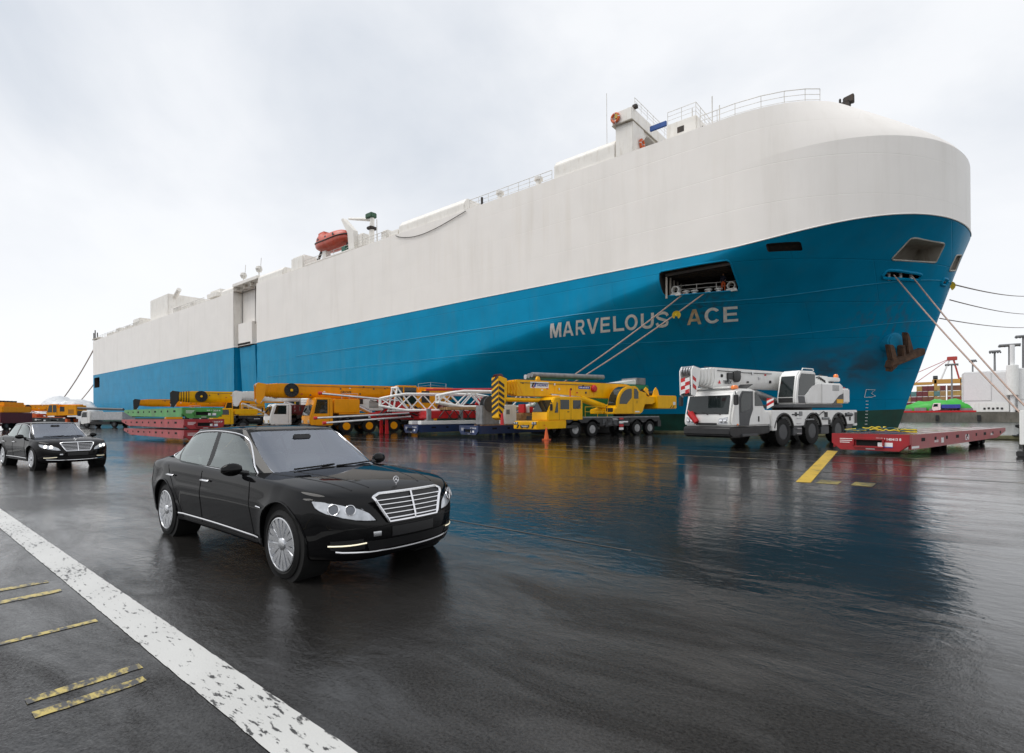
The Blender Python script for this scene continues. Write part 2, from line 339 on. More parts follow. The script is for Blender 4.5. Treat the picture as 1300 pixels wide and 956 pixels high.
def plates(m, w, h, amt, bump):
    t = m.node_tree; b = t.nodes['Principled BSDF']; N = t.nodes.new; K = t.links.new
    g = N('ShaderNodeTexCoord'); sp = N('ShaderNodeSeparateXYZ'); cb = N('ShaderNodeCombineXYZ'); K(g.outputs['Object'], sp.inputs[0]); K(sp.outputs['X'], cb.inputs[0]); K(sp.outputs['Z'], cb.inputs[1])
    br = N('ShaderNodeTexBrick'); br.inputs['Scale'].default_value = 1; br.inputs['Brick Width'].default_value = w; br.inputs['Row Height'].default_value = h; br.inputs['Mortar Size'].default_value = .035; br.inputs['Mortar Smooth'].default_value = .6; br.inputs['Bias'].default_value = 0
    br.inputs['Color1'].default_value = (1, 1, 1, 1); br.inputs['Color2'].default_value = (1 - amt * .4, 1 - amt * .4, 1 - amt * .4, 1); br.inputs['Mortar'].default_value = (1 - amt, 1 - amt, 1 - amt, 1); K(cb.outputs[0], br.inputs['Vector'])
    src = b.inputs['Base Color'].links[0].from_socket; mu = N('ShaderNodeMix'); mu.data_type = 'RGBA'; mu.blend_type = 'MULTIPLY'; mu.inputs[0].default_value = 1; K(src, mu.inputs[6]); K(br.outputs['Color'], mu.inputs[7]); K(mu.outputs[2], b.inputs['Base Color'])
    nn = N('ShaderNodeTexNoise'); nn.inputs['Scale'].default_value = .45; nn.inputs['Detail'].default_value = 2; mp_ = N('ShaderNodeMapping'); mp_.inputs['Scale'].default_value = (1, 1, .6); K(g.outputs['Object'], mp_.inputs[0]); K(mp_.outputs[0], nn.inputs['Vector'])
    ad = N('ShaderNodeMath'); ad.operation = 'MULTIPLY_ADD'; K(br.outputs['Fac'], ad.inputs[0]); ad.inputs[1].default_value = -.3; K(nn.outputs['Fac'], ad.inputs[2])
    bp = N('ShaderNodeBump'); bp.inputs['Strength'].default_value = 1; bp.inputs['Distance'].default_value = bump; K(ad.outputs[0], bp.inputs['Height']); K(bp.outputs[0], b.inputs['Normal'])
def stain(m, c, r, col, amt, lo=.42, hi=.62, ns=(1, 1, .35), scale=1.6):
    t = m.node_tree; b = t.nodes['Principled BSDF']; N = t.nodes.new; K = t.links.new
    g = N('ShaderNodeTexCoord'); su = N('ShaderNodeVectorMath'); su.operation = 'SUBTRACT'; K(g.outputs['Object'], su.inputs[0]); su.inputs[1].default_value = c
    dv = N('ShaderNodeVectorMath'); dv.operation = 'DIVIDE'; K(su.outputs[0], dv.inputs[0]); dv.inputs[1].default_value = r
    ln = N('ShaderNodeVectorMath'); ln.operation = 'LENGTH'; K(dv.outputs[0], ln.inputs[0])
    mr = N('ShaderNodeMapRange'); mr.inputs['From Min'].default_value = 1; mr.inputs['From Max'].default_value = .1; K(ln.outputs['Value'], mr.inputs[0])
    mp_ = N('ShaderNodeMapping'); mp_.inputs['Scale'].default_value = ns; nn = N('ShaderNodeTexNoise'); nn.inputs['Scale'].default_value = scale; nn.inputs['Detail'].default_value = 7; K(g.outputs['Object'], mp_.inputs[0]); K(mp_.outputs[0], nn.inputs['Vector'])
    rp_ = N('ShaderNodeMapRange'); rp_.inputs['From Min'].default_value = lo; rp_.inputs['From Max'].default_value = hi; K(nn.outputs['Fac'], rp_.inputs[0])
    mu = N('ShaderNodeMath'); mu.operation = 'MULTIPLY'; K(mr.outputs[0], mu.inputs[0]); K(rp_.outputs[0], mu.inputs[1]); m2 = N('ShaderNodeMath'); m2.operation = 'MULTIPLY'; K(mu.outputs[0], m2.inputs[0]); m2.inputs[1].default_value = amt
    src = b.inputs['Base Color'].links[0].from_socket; mx_ = N('ShaderNodeMix'); mx_.data_type = 'RGBA'; K(m2.outputs[0], mx_.inputs[0]); K(src, mx_.inputs[6]); mx_.inputs[7].default_value = col + (1,); K(mx_.outputs[2], b.inputs['Base Color'])
plates(M['hull_blue'], 9.5, 2.7, .10, .05); plates(M['hull_white'], 10.5, 2.9, .015, .018)
stain(M['hull_blue'], (-7.0, 55.5, 5.6), (7.5, 9, 2.6), (.07, .045, .028), .75, .30, .58, (.6, .6, 1), 1.0)
stain(M['hull_blue'], (-16.4, 45.5, 10.2), (3.6, 5, 2.8), (.05, .05, .035), .7, .40, .62, (2.2, 2.2, .22), 1.2)
stain(M['hull_blue'], (-4.5, 56, 9.5), (4.0, 6, 3.2), (.09, .06, .04), .5, .48, .68, (2.0, 2.0, .3), 1.2)
stain(M['hull_blue'], (-100, 43, 8), (60, 6, 7), (.06, .27, .40), .45, .45, .65, (.9, .9, .06), 1.2)
stain(M['hull_white'], (-34, 43, 21), (30, 6, 6), (.66, .60, .52), .35, .5, .7, (1.0, 1.0, .06), 1.0)
ship = thing('cargo_ship', 'huge cream and blue car carrier ship moored along the quay behind the cranes', 'ship', (0, 0, 0))
def hull_patch(name, m, a0, a1, s0, s1, holes, step, flip=False, side=-1, parent=ship):
    vs, ts = cdt([(a0, s0), (a1, s0), (a1, s1), (a0, s1)], holes, step)
    o = MB().add([hull(p[0], p[1], side) for p in vs], ts)
    ob = o.build(name, m, parent, recalc=True)
    me = ob.data; f = me.polygons[0]       # outward normals: towards the quay on the near side
    nsum = sum(p.normal.y * p.area for p in me.polygons)
    if (nsum > 0) == (side < 0): me.flip_normals()
    return ob
def a_of(u, s):                            # inverse of hull(): a for a given u at level s
    lo, hi = 0.0, 2.0
    for _ in range(40):
        mid = (lo + hi) / 2
        if hull(mid, s)[0] < u: lo = mid
        else: hi = mid
    return (lo + hi) / 2
def s_of(a, z):
    lo, hi = 0.0, 3.0
    for _ in range(40):
        mid = (lo + hi) / 2
        if hull(a, mid)[2] < z: lo = mid
        else: hi = mid
    return (lo + hi) / 2
def as_of(u, z):
    zb, zr = z_blue(u), z_rim(u)
    s = (z + 1.6) / (zb + 1.6) if z <= zb else 1 + (z - zb) / (zr - zb)
    return a_of(u, s), s
def rrect(c, rad=.22, n=4):                # corners (a,s) quad -> quad with rounded corners
    o = []
    for i in range(4):
        p, q, r_ = Vector(c[i - 1]), Vector(c[i]), Vector(c[(i + 1) % 4])
        A = q.lerp(p, rad); B = q.lerp(r_, rad * .6 if i % 2 else rad * .6)
        for k in range(n + 1):
            t = k / n; o.append(tuple((A * (1 - t) + q * t) * (1 - t) + (q * (1 - t) + B * t) * t))
    return o
def quad(pts, rad=.18): return rrect([as_of(u, z) for u, z in pts], rad)
SLOT = (-102.4, -93.2)
openings = []                              # (name, outline (u,z) corners, depth, material)
side_open = [(-18.2, 10.55), (-11.0, 10.55), (-11.0, 13.55), (-18.2, 13.55)]
def uz_poly(pts, n=6):
    o = []
    for i in range(len(pts)):
        p, q = pts[i], pts[(i + 1) % len(pts)]
        for k in range(n): o.append(as_of(lerp(p[0], q[0], k / n), lerp(p[1], q[1], k / n)))
    return o
def rr_uz(u0, u1, z0, z1, r=.35):
    o = []
    for cx, cz, a0 in ((u1 - r, z0 + r, -90), (u1 - r, z1 - r, 0), (u0 + r, z1 - r, 90), (u0 + r, z0 + r, 180)):
        for k in range(5): a = R(a0 + 22.5 * k); o.append((cx + r * math.cos(a), cz + r * math.sin(a)))
    d = []
    for i in range(len(o)):
        (a, b), (c_, e_) = o[i], o[(i + 1) % len(o)]; n = max(1, int(math.hypot(c_ - a, e_ - b) / .12))
        d += [(lerp(a, c_, k / n), lerp(b, e_, k / n)) for k in range(n)]
    return [as_of(*q) for q in d]
H_moor = rr_uz(-19.3, -13.5, 11.75, 13.7, .3)
H_slit = rr_uz(-10.9, -8.75, 13.93, 14.42, .12)
H_bow1 = rrect([(1.612, .868), (1.784, .854), (1.778, .922), (1.620, .934)], .14)
H_bow2 = rrect([(1.888, .832), (1.957, .842), (1.957, .908), (1.892, .895)], .14)
H_fair = rrect([(1.628, .808), (1.756, .788), (1.756, .811), (1.628, .836)], .3)
H_fair2 = rrect([(1.872, .775), (1.910, .772), (1.910, .796), (1.872, .80)], .3)
H_stern = rr_uz(-198.3, -192.5, 10.6, 13.6, .4)
sb = 0.197
H_slot_blue = [(a_of(u, s), s) for u, s in [(SLOT[0], sb + .012), (SLOT[1], sb + .012)] + [(SLOT[1], sb + .012 + (1 - .012 - sb - .0001) * k / 6) for k in range(1, 7)] + [(SLOT[0], 1 - .0001 - (1 - .012 - sb) * k / 6) for k in range(0, 6)]]
lower = hull_patch('blue_hull', M['hull_blue'], 0, 2, sb, 1, [H_moor, H_slit, H_bow1, H_bow2, H_fair, H_fair2, H_stern, H_slot_blue], (.02, .04))
hull_patch('boot_topping', M['hull_green'], 0, 2, 0, sb, [], (.02, .05))
slotw = lambda s0, s1, e=0: [(a_of(SLOT[0], s0), s0 + e), (a_of(SLOT[1], s0), s0 + e), (a_of(SLOT[1], s1), s1 - .0001), (a_of(SLOT[0], s1), s1 - .0001)]
hull_patch('white_hull', M['hull_white'], 0, 2, 1, 2, [slotw(1, 2, .0001)], (.02, .1))
hull_patch('upper_white_hull', M['hull_white'], 0, 2, 2, 3, [slotw(2, 3, .0001)], (.02, .08))
for nm, m_, s0, s1 in (('blue_hull', 'hull_blue', sb, 1), ('white_hull', 'hull_white', 1, 3), ('boot_topping', 'hull_green', 0, sb)):
    hull_patch(nm, M[m_], 0, 2, s0, s1, [], (.04, .1), side=1)
# transom and roof
lv = [3 * k / 24 for k in range(25)]
MB().grid([[hull(0, s, -1), hull(0, s, 1)] for s in lv]).build('transom', M['hull_white'], ship)
rows = []
for i in range(81):
    a = 2 * i / 80; p, q = hull(a, 3, -1), hull(a, 3, 1)
    camb = .1 + 1.5 * sm((p[0] + 24) / 12)
    hb = VC - p[1]
    rows.append([(p[0], lerp(p[1], q[1], k / 16), p[2] + camb * (1 - (2 * k / 16 - 1) ** 2) * (hb / HB)) for k in range(17)])
MB().grid(rows).build('roof_deck', M['hull_white'], ship)
# recesses behind the openings
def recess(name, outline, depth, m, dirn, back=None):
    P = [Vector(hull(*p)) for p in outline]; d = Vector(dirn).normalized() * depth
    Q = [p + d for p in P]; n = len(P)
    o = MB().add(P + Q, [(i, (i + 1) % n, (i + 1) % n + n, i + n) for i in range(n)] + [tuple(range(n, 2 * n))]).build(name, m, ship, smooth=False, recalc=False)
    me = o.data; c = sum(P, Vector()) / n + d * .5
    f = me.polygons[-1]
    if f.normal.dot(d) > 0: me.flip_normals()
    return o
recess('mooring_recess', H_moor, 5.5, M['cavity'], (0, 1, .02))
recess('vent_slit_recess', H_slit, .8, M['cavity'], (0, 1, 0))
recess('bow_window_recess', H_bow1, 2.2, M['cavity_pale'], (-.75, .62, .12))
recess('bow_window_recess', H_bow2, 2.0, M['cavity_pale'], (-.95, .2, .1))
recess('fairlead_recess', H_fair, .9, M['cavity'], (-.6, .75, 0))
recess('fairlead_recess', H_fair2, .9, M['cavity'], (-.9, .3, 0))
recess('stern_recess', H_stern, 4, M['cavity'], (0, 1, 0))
# raised rims round the openings
def rim(outline, r, m):
    P = [Vector(hull(*p)) for p in outline]; MB().tube(P + [P[0]], r, 6, cap=False).build('opening_rim', m, ship)
rim(H_moor, .07, M['hull_blue']); rim(H_bow1, .07, M['cavity_pale']); rim(H_bow2, .07, M['cavity_pale']); rim(H_fair, .13, M['hull_blue']); rim(H_fair2, .12, M['hull_blue'])
# thin rubbing strakes and plate seams along the side
for s_, r_ in ((.79, .045), (.62, .03)):
    MB().tube([hull(.70 + 1.29 * k / 70, s_) for k in range(71)], r_, 5, cap=False).build('hull_strake', M['strake_blue'], ship)
MB().tube([hull(2 * k / 160, 1.0) for k in range(161)], .05, 5, cap=False).build('paint_line_strake', M['hull_white'], ship)
# side ramp slot
Y0 = VC - HB
def frame_box(name, m, *a): return bx(name, ship, m, *a, bevel=.03)
frame_box('slot_back', M['hull_white'], SLOT[0], SLOT[1], Y0 + 1.5, Y0 + 1.8, 14.5, 24.7)
frame_box('slot_back', M['hull_blue'], SLOT[0], SLOT[1], Y0 + 1.5, Y0 + 1.8, 1.9, 14.48)
for u in (SLOT[0] - .15, SLOT[1]):
    frame_box('slot_wall', M['deck_white'], u, u + .15, Y0 + .06, Y0 + 1.5, 14.5, 24.7)
    frame_box('slot_wall', M['hull_blue'], u, u + .15, Y0 + .06, Y0 + 1.5, 1.9, 14.48)
pr('side_ramp', ship, M['hull_blue'], [(Y0 + .9, 1.2), (Y0 + 1.3, 1.2), (Y0 + 1.2, 14.3), (Y0 + .3, 14.3)], -100.6, -94.6, 'x', .05)
pr('ramp_flap', ship, M['hull_white'], [(Y0 + .2, 14.6), (Y0 + 1.3, 14.6), (Y0 + 1.3, 18.6), (Y0 + .2, 18.6)], -100.9, -95.4, 'x', .05)
for k in range(12): bx('flap_tooth', ship, M['cavity'], -100.8 + k * .41, -100.62 + k * .41, Y0 + .06, Y0 + .19, 14.2, 15.0, .01)
for u in (-99.6, -94.6, -94.0): cyl('ramp_wire', ship, M['cavity'], (u, Y0 + .4, 18.0), (u, Y0 + .5, 24.6), .06, 6)
MB().box(SLOT[0] - .3, SLOT[1] + .3, Y0 - .03, Y0 + 3.5, 25.6, 26.2).build('slot_canopy', M['deck_white'], ship, bevel=.05)
for u in (-102.3, -99.0, -96.3, -93.6): bx('canopy_post', ship, M['cavity_pale'], u, u + .5, Y0 + .3, Y0 + .9, 24.7, 25.6)
# deck houses along the edge
def sloped_house(u0, u1, z0, h, d0=.15, depth=3.0, cut=.5, endcut=1.2):
    pr('deck_house', ship, M['deck_white'], [(Y0 + d0, z0), (Y0 + d0 + depth, z0), (Y0 + d0 + depth, z0 + h), (Y0 + d0 + .8 * cut, z0 + h), (Y0 + d0, z0 + h - cut)], u0, u1, 'x', .06)
sloped_house(-54.3, -42.6, 24.65, 1.75, cut=.7); sloped_house(-30.2, -23.45, 24.65, 1.95, cut=.55)
sloped_house(-93.0, -84.2, 24.65, 1.5); sloped_house(-108.0, -102.8, 24.65, 1.35)
bx('deck_house_end', ship, M['deck_white'], -56.8, -54.4, Y0 + .3, Y0 + 2, 24.65, 25.7, .3, 3)
bx('ventilator', ship, M['deck_white'], -81.9, -78.0, Y0 + .3, Y0 + 3.0, 24.7, 27.0, .25, 3)
bx('ventilator', ship, M['deck_white'], -116.2, -110.2, Y0 + .4, Y0 + 3.6, 24.7, 26.9, .7, 4)
bx('funnel_casing', ship, M['deck_white'], -153.2, -141, Y0 + 1.5, Y0 + 11, 24.7, 30.6, .15)
for u, l, h in ((-187, 6, 1.1), (-178, 3, 1.6), (-170, 4, 1.2), (-163, 5, 2.2), (-136, 5, 1.5), (-130, 3, 1.0), (-125, 2, 1.2)):
    bx('deck_locker', ship, M['deck_white'], u, u + l, Y0 + .5, Y0 + 3, 24.7, 24.7 + h, .1)
bx('stern_platform', ship, M['cavity_pale'], -203, -196.5, Y0 + .6, Y0 + 4, 25.4, 25.8)
for u, h in ((-203, 1.9), (-201.5, 2.6), (-199, 1.6)): cyl('stern_lamp_post', ship, M['cavity'], (u, Y0 + 1, 25.8), (u, Y0 + 1, 25.8 + h), .16, 6)
for u, v, z in ((-100.4, Y0 + 1, 26.2), (-94.3, Y0 + 1, 26.3)):
    cyl('antenna_post', ship, M['rail'], (u, v, z), (u, v, z + 1.5), .1, 8)
    MB().lathe([(.01, -.6), (.4, -.5), (.6, 0), (.45, .45), (.01, .6)], (u, v, z + 1.4), 'z', 14).build('antenna_dome', M['rail'], ship)
    cyl('antenna_whip', ship, M['rail'], (u + .5, v, z + .9), (u + .9, v, z + 3.2), .05, 6)
cyl('funnel_pipe', ship, M['deck_white'], (-142, Y0 + 3, 29.5), (-138.3, Y0 + 3, 31.3), .5, 10)
# bridge wing and wheelhouse
pr('bridge_wing', ship, M['deck_white'], [(Y0 - .25, 27.5), (Y0 + 14, 27.5), (Y0 + 14, 28.6), (Y0 - .25, 28.6)], -23.5, -21.55, 'x', .05)
bx('wing_support', ship, M['deck_white'], -23.3, -21.6, Y0 + .0, Y0 + 2.2, 24.7, 27.49, .04)
bx('wing_trim', ship, M['cavity_pale'], -23.53, -21.52, Y0 - .27, Y0 + 13.9, 27.46, 27.50, 0)
bx('wing_shade_panel', ship, M['cavity'], -23.25, -23.1, Y0 + 2.2, Y0 + 7.4, 24.7, 27.45, 0)  # flat dark panel, its colour stands in for the shade under the wing
bx('wing_support', ship, M['deck_white'], -23.3, -21.6, Y0 + 7.4, Y0 + 14, 24.7, 27.49, .04)
pr('wing_bracket', ship, M['deck_white'], [(Y0 + 2.25, 26.5), (Y0 + 3.0, 27.3), (Y0 + 7.38, 27.3), (Y0 + 7.38, 27.48), (Y0 + 2.25, 27.48)], -23.1, -21.7, 'x', .02)
bx('wheelhouse', ship, M['deck_white'], -26, -18.6, Y0 + 13.9, Y0 + 20, 24.7, 28.9, .1)
for k in range(5): bx('wheelhouse_window', ship, M['cavity'], -18.62, -18.55, Y0 + 14.1 + k * 1.15, Y0 + 15.1 + k * 1.15, 27.0, 28.2, .02)
bx('awning', ship, mat('blue_canvas', (.03, .09, .30), .7), -20.9, -19.35, Y0 + 1.9, Y0 + 2.1, 27.0, 27.45, .03)
bx('deck_store', ship, M['deck_white'], -19.3, -16.6, Y0 + 1.8, Y0 + 7.4, 24.8, 26.95, .08)
for k in range(2): bx('deck_store_window', ship, M['cavity'], -16.6, -16.56, Y0 + 3.0 + 2.2 * k, Y0 + 4.0 + 2.2 * k, 25.8, 26.5, .02)
bx('deck_store_window', ship, M['cavity'], -18.3, -17.7, Y0 + 1.77, Y0 + 1.8, 25.9, 26.4, .02)
bx('deck_store', ship, M['deck_white'], -21.2, -18.4, Y0 + 8.6, Y0 + 13.8, 25.0, 27.4, .06)
for u, z1 in ((-17.2, 27.9), (-15.5, 28.3), (-14.9, 27.3)): cyl('deck_lamp_post', ship, M['rail'], (u, Y0 + 2.4, 25), (u, Y0 + 2.4, z1), .05, 6)
cyl('radio_aerial', ship, M['rail'], (-25.3, Y0 + 2, 26.3), (-25.3, Y0 + 2, 32.2), .03, 5)
bx('wing_lamp', ship, M['cavity'], -21.7, -21.3, Y0 + .1, Y0 + .5, 28.6, 28.9, .03); bx('wing_lamp', ship, mat('yellow_lamp', (.5, .33, .03), .5), -23.1, -22.8, Y0 - .5, Y0 - .28, 27.9, 28.35, .03)
# railings
def railing(pts, h, every, r=.03):
    P = [Vector(p) for p in pts]; o = MB()
    for f in (1.0, .66, .33): o.tube([p + Vector((0, 0, h * f)) for p in P], r * (1.2 if f == 1 else .8), 5)
    for p, q in zip(P, P[1:]):
        n = max(1, round((q - p).length / every))
        for k in range(n + (q is P[-1])): a = p.lerp(q, k / n); o.tube([a, a + Vector((0, 0, h))], r, 5)
    o.build('railing', M['rail'], ship)
railing([(-42, Y0 + .4, 24.7), (-30.6, Y0 + .4, 24.7)], 1.2, 1.5)
rl = [hull(a, 3) for a in (.985, 1.0, 1.1, 1.2, 1.3, 1.38)]
railing([(p[0] - .2, p[1] + .9, p[2] + .15) for p in rl], 1.25, 1.6, .028)
railing([(-134, Y0 + .4, 24.7), (-117, Y0 + .4, 24.7)], 1.2, 2, .04); railing([(-78, Y0 + .4, 24.7), (-57, Y0 + .4, 24.7)], 1.2, 2, .035)
railing([(-196, Y0 + .4, 24.7), (-155, Y0 + .4, 24.7)], 1.2, 2.5, .04)
railing([(-19.2, Y0 + 1.9, 26.95), (-16.7, Y0 + 1.9, 26.95), (-16.7, Y0 + 7.2, 26.95)], 1.1, 1.0, .025)
railing([(-21.5, Y0 + .2, 28.6), (-21.5, Y0 + 9, 28.6)], .9, 1.2, .02)
railing([(-21.5, Y0 + 2.4, 24.7), (-21.5, Y0 + 7.3, 24.7)], 1.1, 1.2, .03)
for u in (-37.6, -33.6): MB().lathe([(.28, 0), (.28, .7), (.45, .75), (.45, 1.0), (.1, 1.1)], (u + (1.2 if u > -36 else 0), Y0 + .6, 24.7), 'z', 14).build('mushroom_vent', M['deck_white'], ship)
cyl('gas_bottle', ship, M['cavity'], (-39.9, Y0 + .2, 24.7), (-39.9, Y0 + .2, 25.6), .13, 10)
o = MB(); o.tube([(-54.6 + 12.5 * k / 20, Y0 - .12, 24.55 - 1.05 * math.sin(PI * (k / 20) ** .8) * (1 - .2 * k / 20)) for k in range(21)], .045, 5); o.build('hanging_cable', M['cavity'], ship)
o = MB().box(-7.2, -6.2, 49.9, 50.5, 26.0, 26.5); o.box(-7.0, -6.85, 50.1, 50.3, 26.4, 26.95); o.prism([(-6.7, 26.4), (-5.95, 26.3), (-5.95, 26.95), (-6.7, 26.8)], 49.9, 50.4); o.build('search_light', M['cavity'], ship, bevel=.05)
# deck crane and lifeboat davit
for k, z in ((0, 24.7),): cyl('crane_post', ship, M['deck_white'], (-61.9, Y0 + 1.4, 24.7), (-61.6, Y0 + 1.4, 29.2), .42, 12, .3)
MB().tube([(-61.6, Y0 + 1.4, 28.7), (-66.6, Y0 + 1.0, 29.9)], .28, 8, .16).build('crane_jib', M['deck_white'], ship)
bx('crane_winch', ship, mat('winch_green', (.03, .09, .05), .6), -62.6, -61.2, Y0 + .9, Y0 + 1.9, 28.9, 29.6, .1); bx('crane_collar', ship, M['cavity'], -62.2, -61.2, Y0 + .8, Y0 + 2.0, 27.3, 27.7, .1)
pr('davit', ship, M['deck_white'], [(-65.7, 24.7), (-64.3, 24.7), (-64.5, 27.6), (-67.2, 30.0), (-67.6, 29.8), (-66.0, 27.5)], Y0 + .3, Y0 + 1.1, 'y', .06)
pr('davit', ship, M['deck_white'], [(-72.6, 24.7), (-71.5, 24.7), (-71.5, 26.6), (-72.6, 26.6)], Y0 + .3, Y0 + 1.1, 'y', .06)
bx('davit_platform', ship, M['deck_white'], -77.5, -64.5, Y0 + .25, Y0 + 3, 24.95, 25.2, .05); pr('davit_strut', ship, M['cavity'], [(-74.6, 25.2), (-74.2, 25.2), (-72.7, 26.9), (-73.1, 26.9)], Y0 + .5, Y0 + .8, 'y', .02)
bx('winch_drum', ship, M['deck_white'], -66.6, -63.2, Y0 + .9, Y0 + 2.6, 25.2, 27.2, .2); bx('deck_barrel', ship, mat('barrel_green', (.02, .12, .08), .5), -67.6, -66.4, Y0 + .3, Y0 + .9, 24.9, 26.0, .15)
bx('ventilator', ship, M['deck_white'], -58.6, -57.2, Y0 + .5, Y0 + 1.6, 24.7, 26.2, .2)
cyl('deck_lamp_post', ship, M['rail'], (-59.5, Y0 + .6, 24.7), (-59.5, Y0 + .6, 28), .06, 6)
# fittings in the mooring opening
st = mat('galvanised_fitting', (.55, .55, .53), .45, var=.2)
for u in (-18.35, -14.15):
    y = hull(*as_of(u, 11.8))[1] + .25
    o = MB(); o.lathe([(.22 + .17 * (1 - math.cos(2 * PI * k / 10)) / 2 * 1.0, .3 * math.sin(2 * PI * k / 10)) for k in range(10)], (u, y, 12.2), 'y', 16, closed=True); o.build('panama_chock', st, ship)
    pr('chock_base', ship, st, [(u - .5, 11.7), (u + .5, 11.7), (u + .38, 11.98), (u - .38, 11.98)], y - .25, y + .25, 'y', .03)
for u in (-17.6, -16.95, -15.9, -15.15):
    y = hull(*as_of(u, 11.8))[1] + .35; MB().lathe([(.26, 0), (.2, .1), (.2, .22), (.32, .28), (.32, .36), (.2, .4)], (u, y, 11.72), 'z', 14).build('roller', st, ship)
o = MB(); P = [Vector((u, hull(*as_of(u, 11.8))[1] + 1.0, 12.75)) for u in (-18.9, -17, -15.5, -13.8)]
for dz in (0, -.35): o.tube([p + Vector((0, 0, dz)) for p in P], .03, 5)
for p in P[1:3]: o.tube([p, p - Vector((0, 0, 1))], .03, 5)
o.build('opening_railing', M['rail'], ship)
for k in range(9): y = 43.6 + k * .55; bx('deck_beam', ship, M['cavity'], -19.0, -13.5, y, y + .1, 13.35, 13.58, 0)  # beams take the same dark colour, ceiling shade put into it
for k in range(5): u = -18.9 + .3 * k; cyl('recess_frame', ship, M['cavity_pale'], (-18.95, 43.8 + k * .8, 11.5), (-18.95, 43.8 + k * .8, 13.5), .09, 6)
# fairlead rollers, yellow rat guards left out of the hull name
for a in (1.655, 1.69, 1.725):
    p = hull(a, .812); MB().lathe([(.16, -.3), (.12, -.2), (.12, .2), (.16, .3)], (p[0] - .2, p[1] + .25, p[2]), 'z', 10).build('roller', st, ship)
# bow window inner plate
# name letters on the bow
SPEC = [('M', -31.19, -29.98, -30.6, -29.37), ('A', -29.81, -28.71, -29.24, -28.1), ('R', -28.48, -27.53, -27.82, -26.93), ('V', -27.38, -26.21, -26.72, -25.56), ('E', -26.05, -25.13, -25.36, -24.48), ('L', -24.82, -23.83, -24.21, -23.26), ('O', -23.75, -22.63, -23.13, -22.0), ('U', -22.33, -21.23, -21.73, -20.62), ('S', -21.08, -19.93, -20.49, -19.39), ('A', -18.46, -17.32, -17.96, -16.79), ('C', -17.05, -15.86, -16.61, -15.41), ('E', -15.6, -14.49, -15.18, -14.12)]
M['letter'] = mat('letter_white_paint', (.84, .83, .80), .45, dirt=(.45, .30, .12), dirtamt=.35)
M['letter_rust'] = mat('letter_rust_stained', (.62, .50, .32), .5, var=.25, vs=1.5, dirt=(.5, .25, .05), dirtamt=.9)
def arcp(cx, cy, rx, ry, a0, a1, n=12): return [(cx + rx * math.cos(R(a0 + (a1 - a0) * k / n)), cy + ry * math.sin(R(a0 + (a1 - a0) * k / n))) for k in range(n + 1)]
def stroke(pts, w):
    l, r_ = [], []
    for i, q in enumerate(pts):
        a, b = pts[max(0, i - 1)], pts[min(len(pts) - 1, i + 1)]; d = math.hypot(b[0] - a[0], b[1] - a[1]); nx, ny = -(b[1] - a[1]) / d * w / 2, (b[0] - a[0]) / d * w / 2
        l.append((q[0] + nx * 1.1, q[1] + ny)); r_.append((q[0] - nx * 1.1, q[1] - ny))
    return l + r_[::-1]
GLYPH = {
 'M': ([(0, 0), (.2, 0), (.2, .6), (.41, 0), (.59, 0), (.8, .6), (.8, 0), (1, 0), (1, 1), (.71, 1), (.5, .36), (.29, 1), (0, 1)], []),
 'A': ([(0, 0), (.21, 0), (.29, .21), (.71, .21), (.79, 0), (1, 0), (.62, 1), (.38, 1)], [[(.355, .38), (.645, .38), (.5, .80)]]),
 'R': ([(0, 0), (.22, 0), (.22, .38), (.44, .38), (.74, 0), (1, 0), (.70, .42)] + arcp(.62, .705, .33, .295, -60, 90) + [(0, 1)], [[(.22, .55), (.58, .55)] + arcp(.60, .69, .13, .135, -80, 80, 6) + [(.58, .83), (.22, .83)]]),
 'V': ([(.385, 0), (.615, 0), (1, 1), (.78, 1), (.5, .24), (.22, 1), (0, 1)], []),
 'E': ([(0, 0), (1, 0), (1, .17), (.24, .17), (.24, .42), (.92, .42), (.92, .59), (.24, .59), (.24, .83), (.98, .83), (.98, 1), (0, 1)], []),
 'L': ([(0, 0), (1, 0), (1, .18), (.26, .18), (.26, 1), (0, 1)], []),
 'O': (arcp(.5, .5, .5, .52, 0, 345, 23), [arcp(.5, .5, .29, .34, 0, 345, 23)]),
 'U': ([(0, 1)] + arcp(.5, .36, .5, .38, 180, 360, 14) + [(1, 1), (.78, 1)] + arcp(.5, .37, .28, .2, 0, -180, 12) + [(.22, 1)], []),
 'C': (arcp(.52, .5, .52, .52, 38, 322, 24) + arcp(.52, .5, .30, .34, 318, 42, 20), []),
 'S': (stroke([(.90, .73), (.84, .85), (.68, .92), (.5, .935), (.3, .91), (.15, .82), (.13, .70), (.24, .60), (.5, .52), (.76, .43), (.87, .31), (.84, .17), (.7, .09), (.5, .065), (.3, .09), (.15, .17), (.1, .30)], .18), [])}
for i, (ch, b0, b1, t0, t1) in enumerate(SPEC):
    vs, ts = cdt(GLYPH[ch][0], GLYPH[ch][1], (.25, .25)); P = []
    for k, q in vs:
        u = lerp(lerp(b0, b1, k), lerp(t0, t1, k), q); w = (u + 30.7) / 17
        p = hull(*as_of(u, lerp(9.30 + .36 * w, 10.58 + .13 * w, q))); P.append((p[0] + .02, p[1] - .05, p[2]))
    o = MB().add(P, ts).build('letter', M['letter_rust'] if i == 9 else M['letter'], ship, False, recalc=True)
    if sum(f.normal.y for f in o.data.polygons) > 0: o.data.flip_normals()
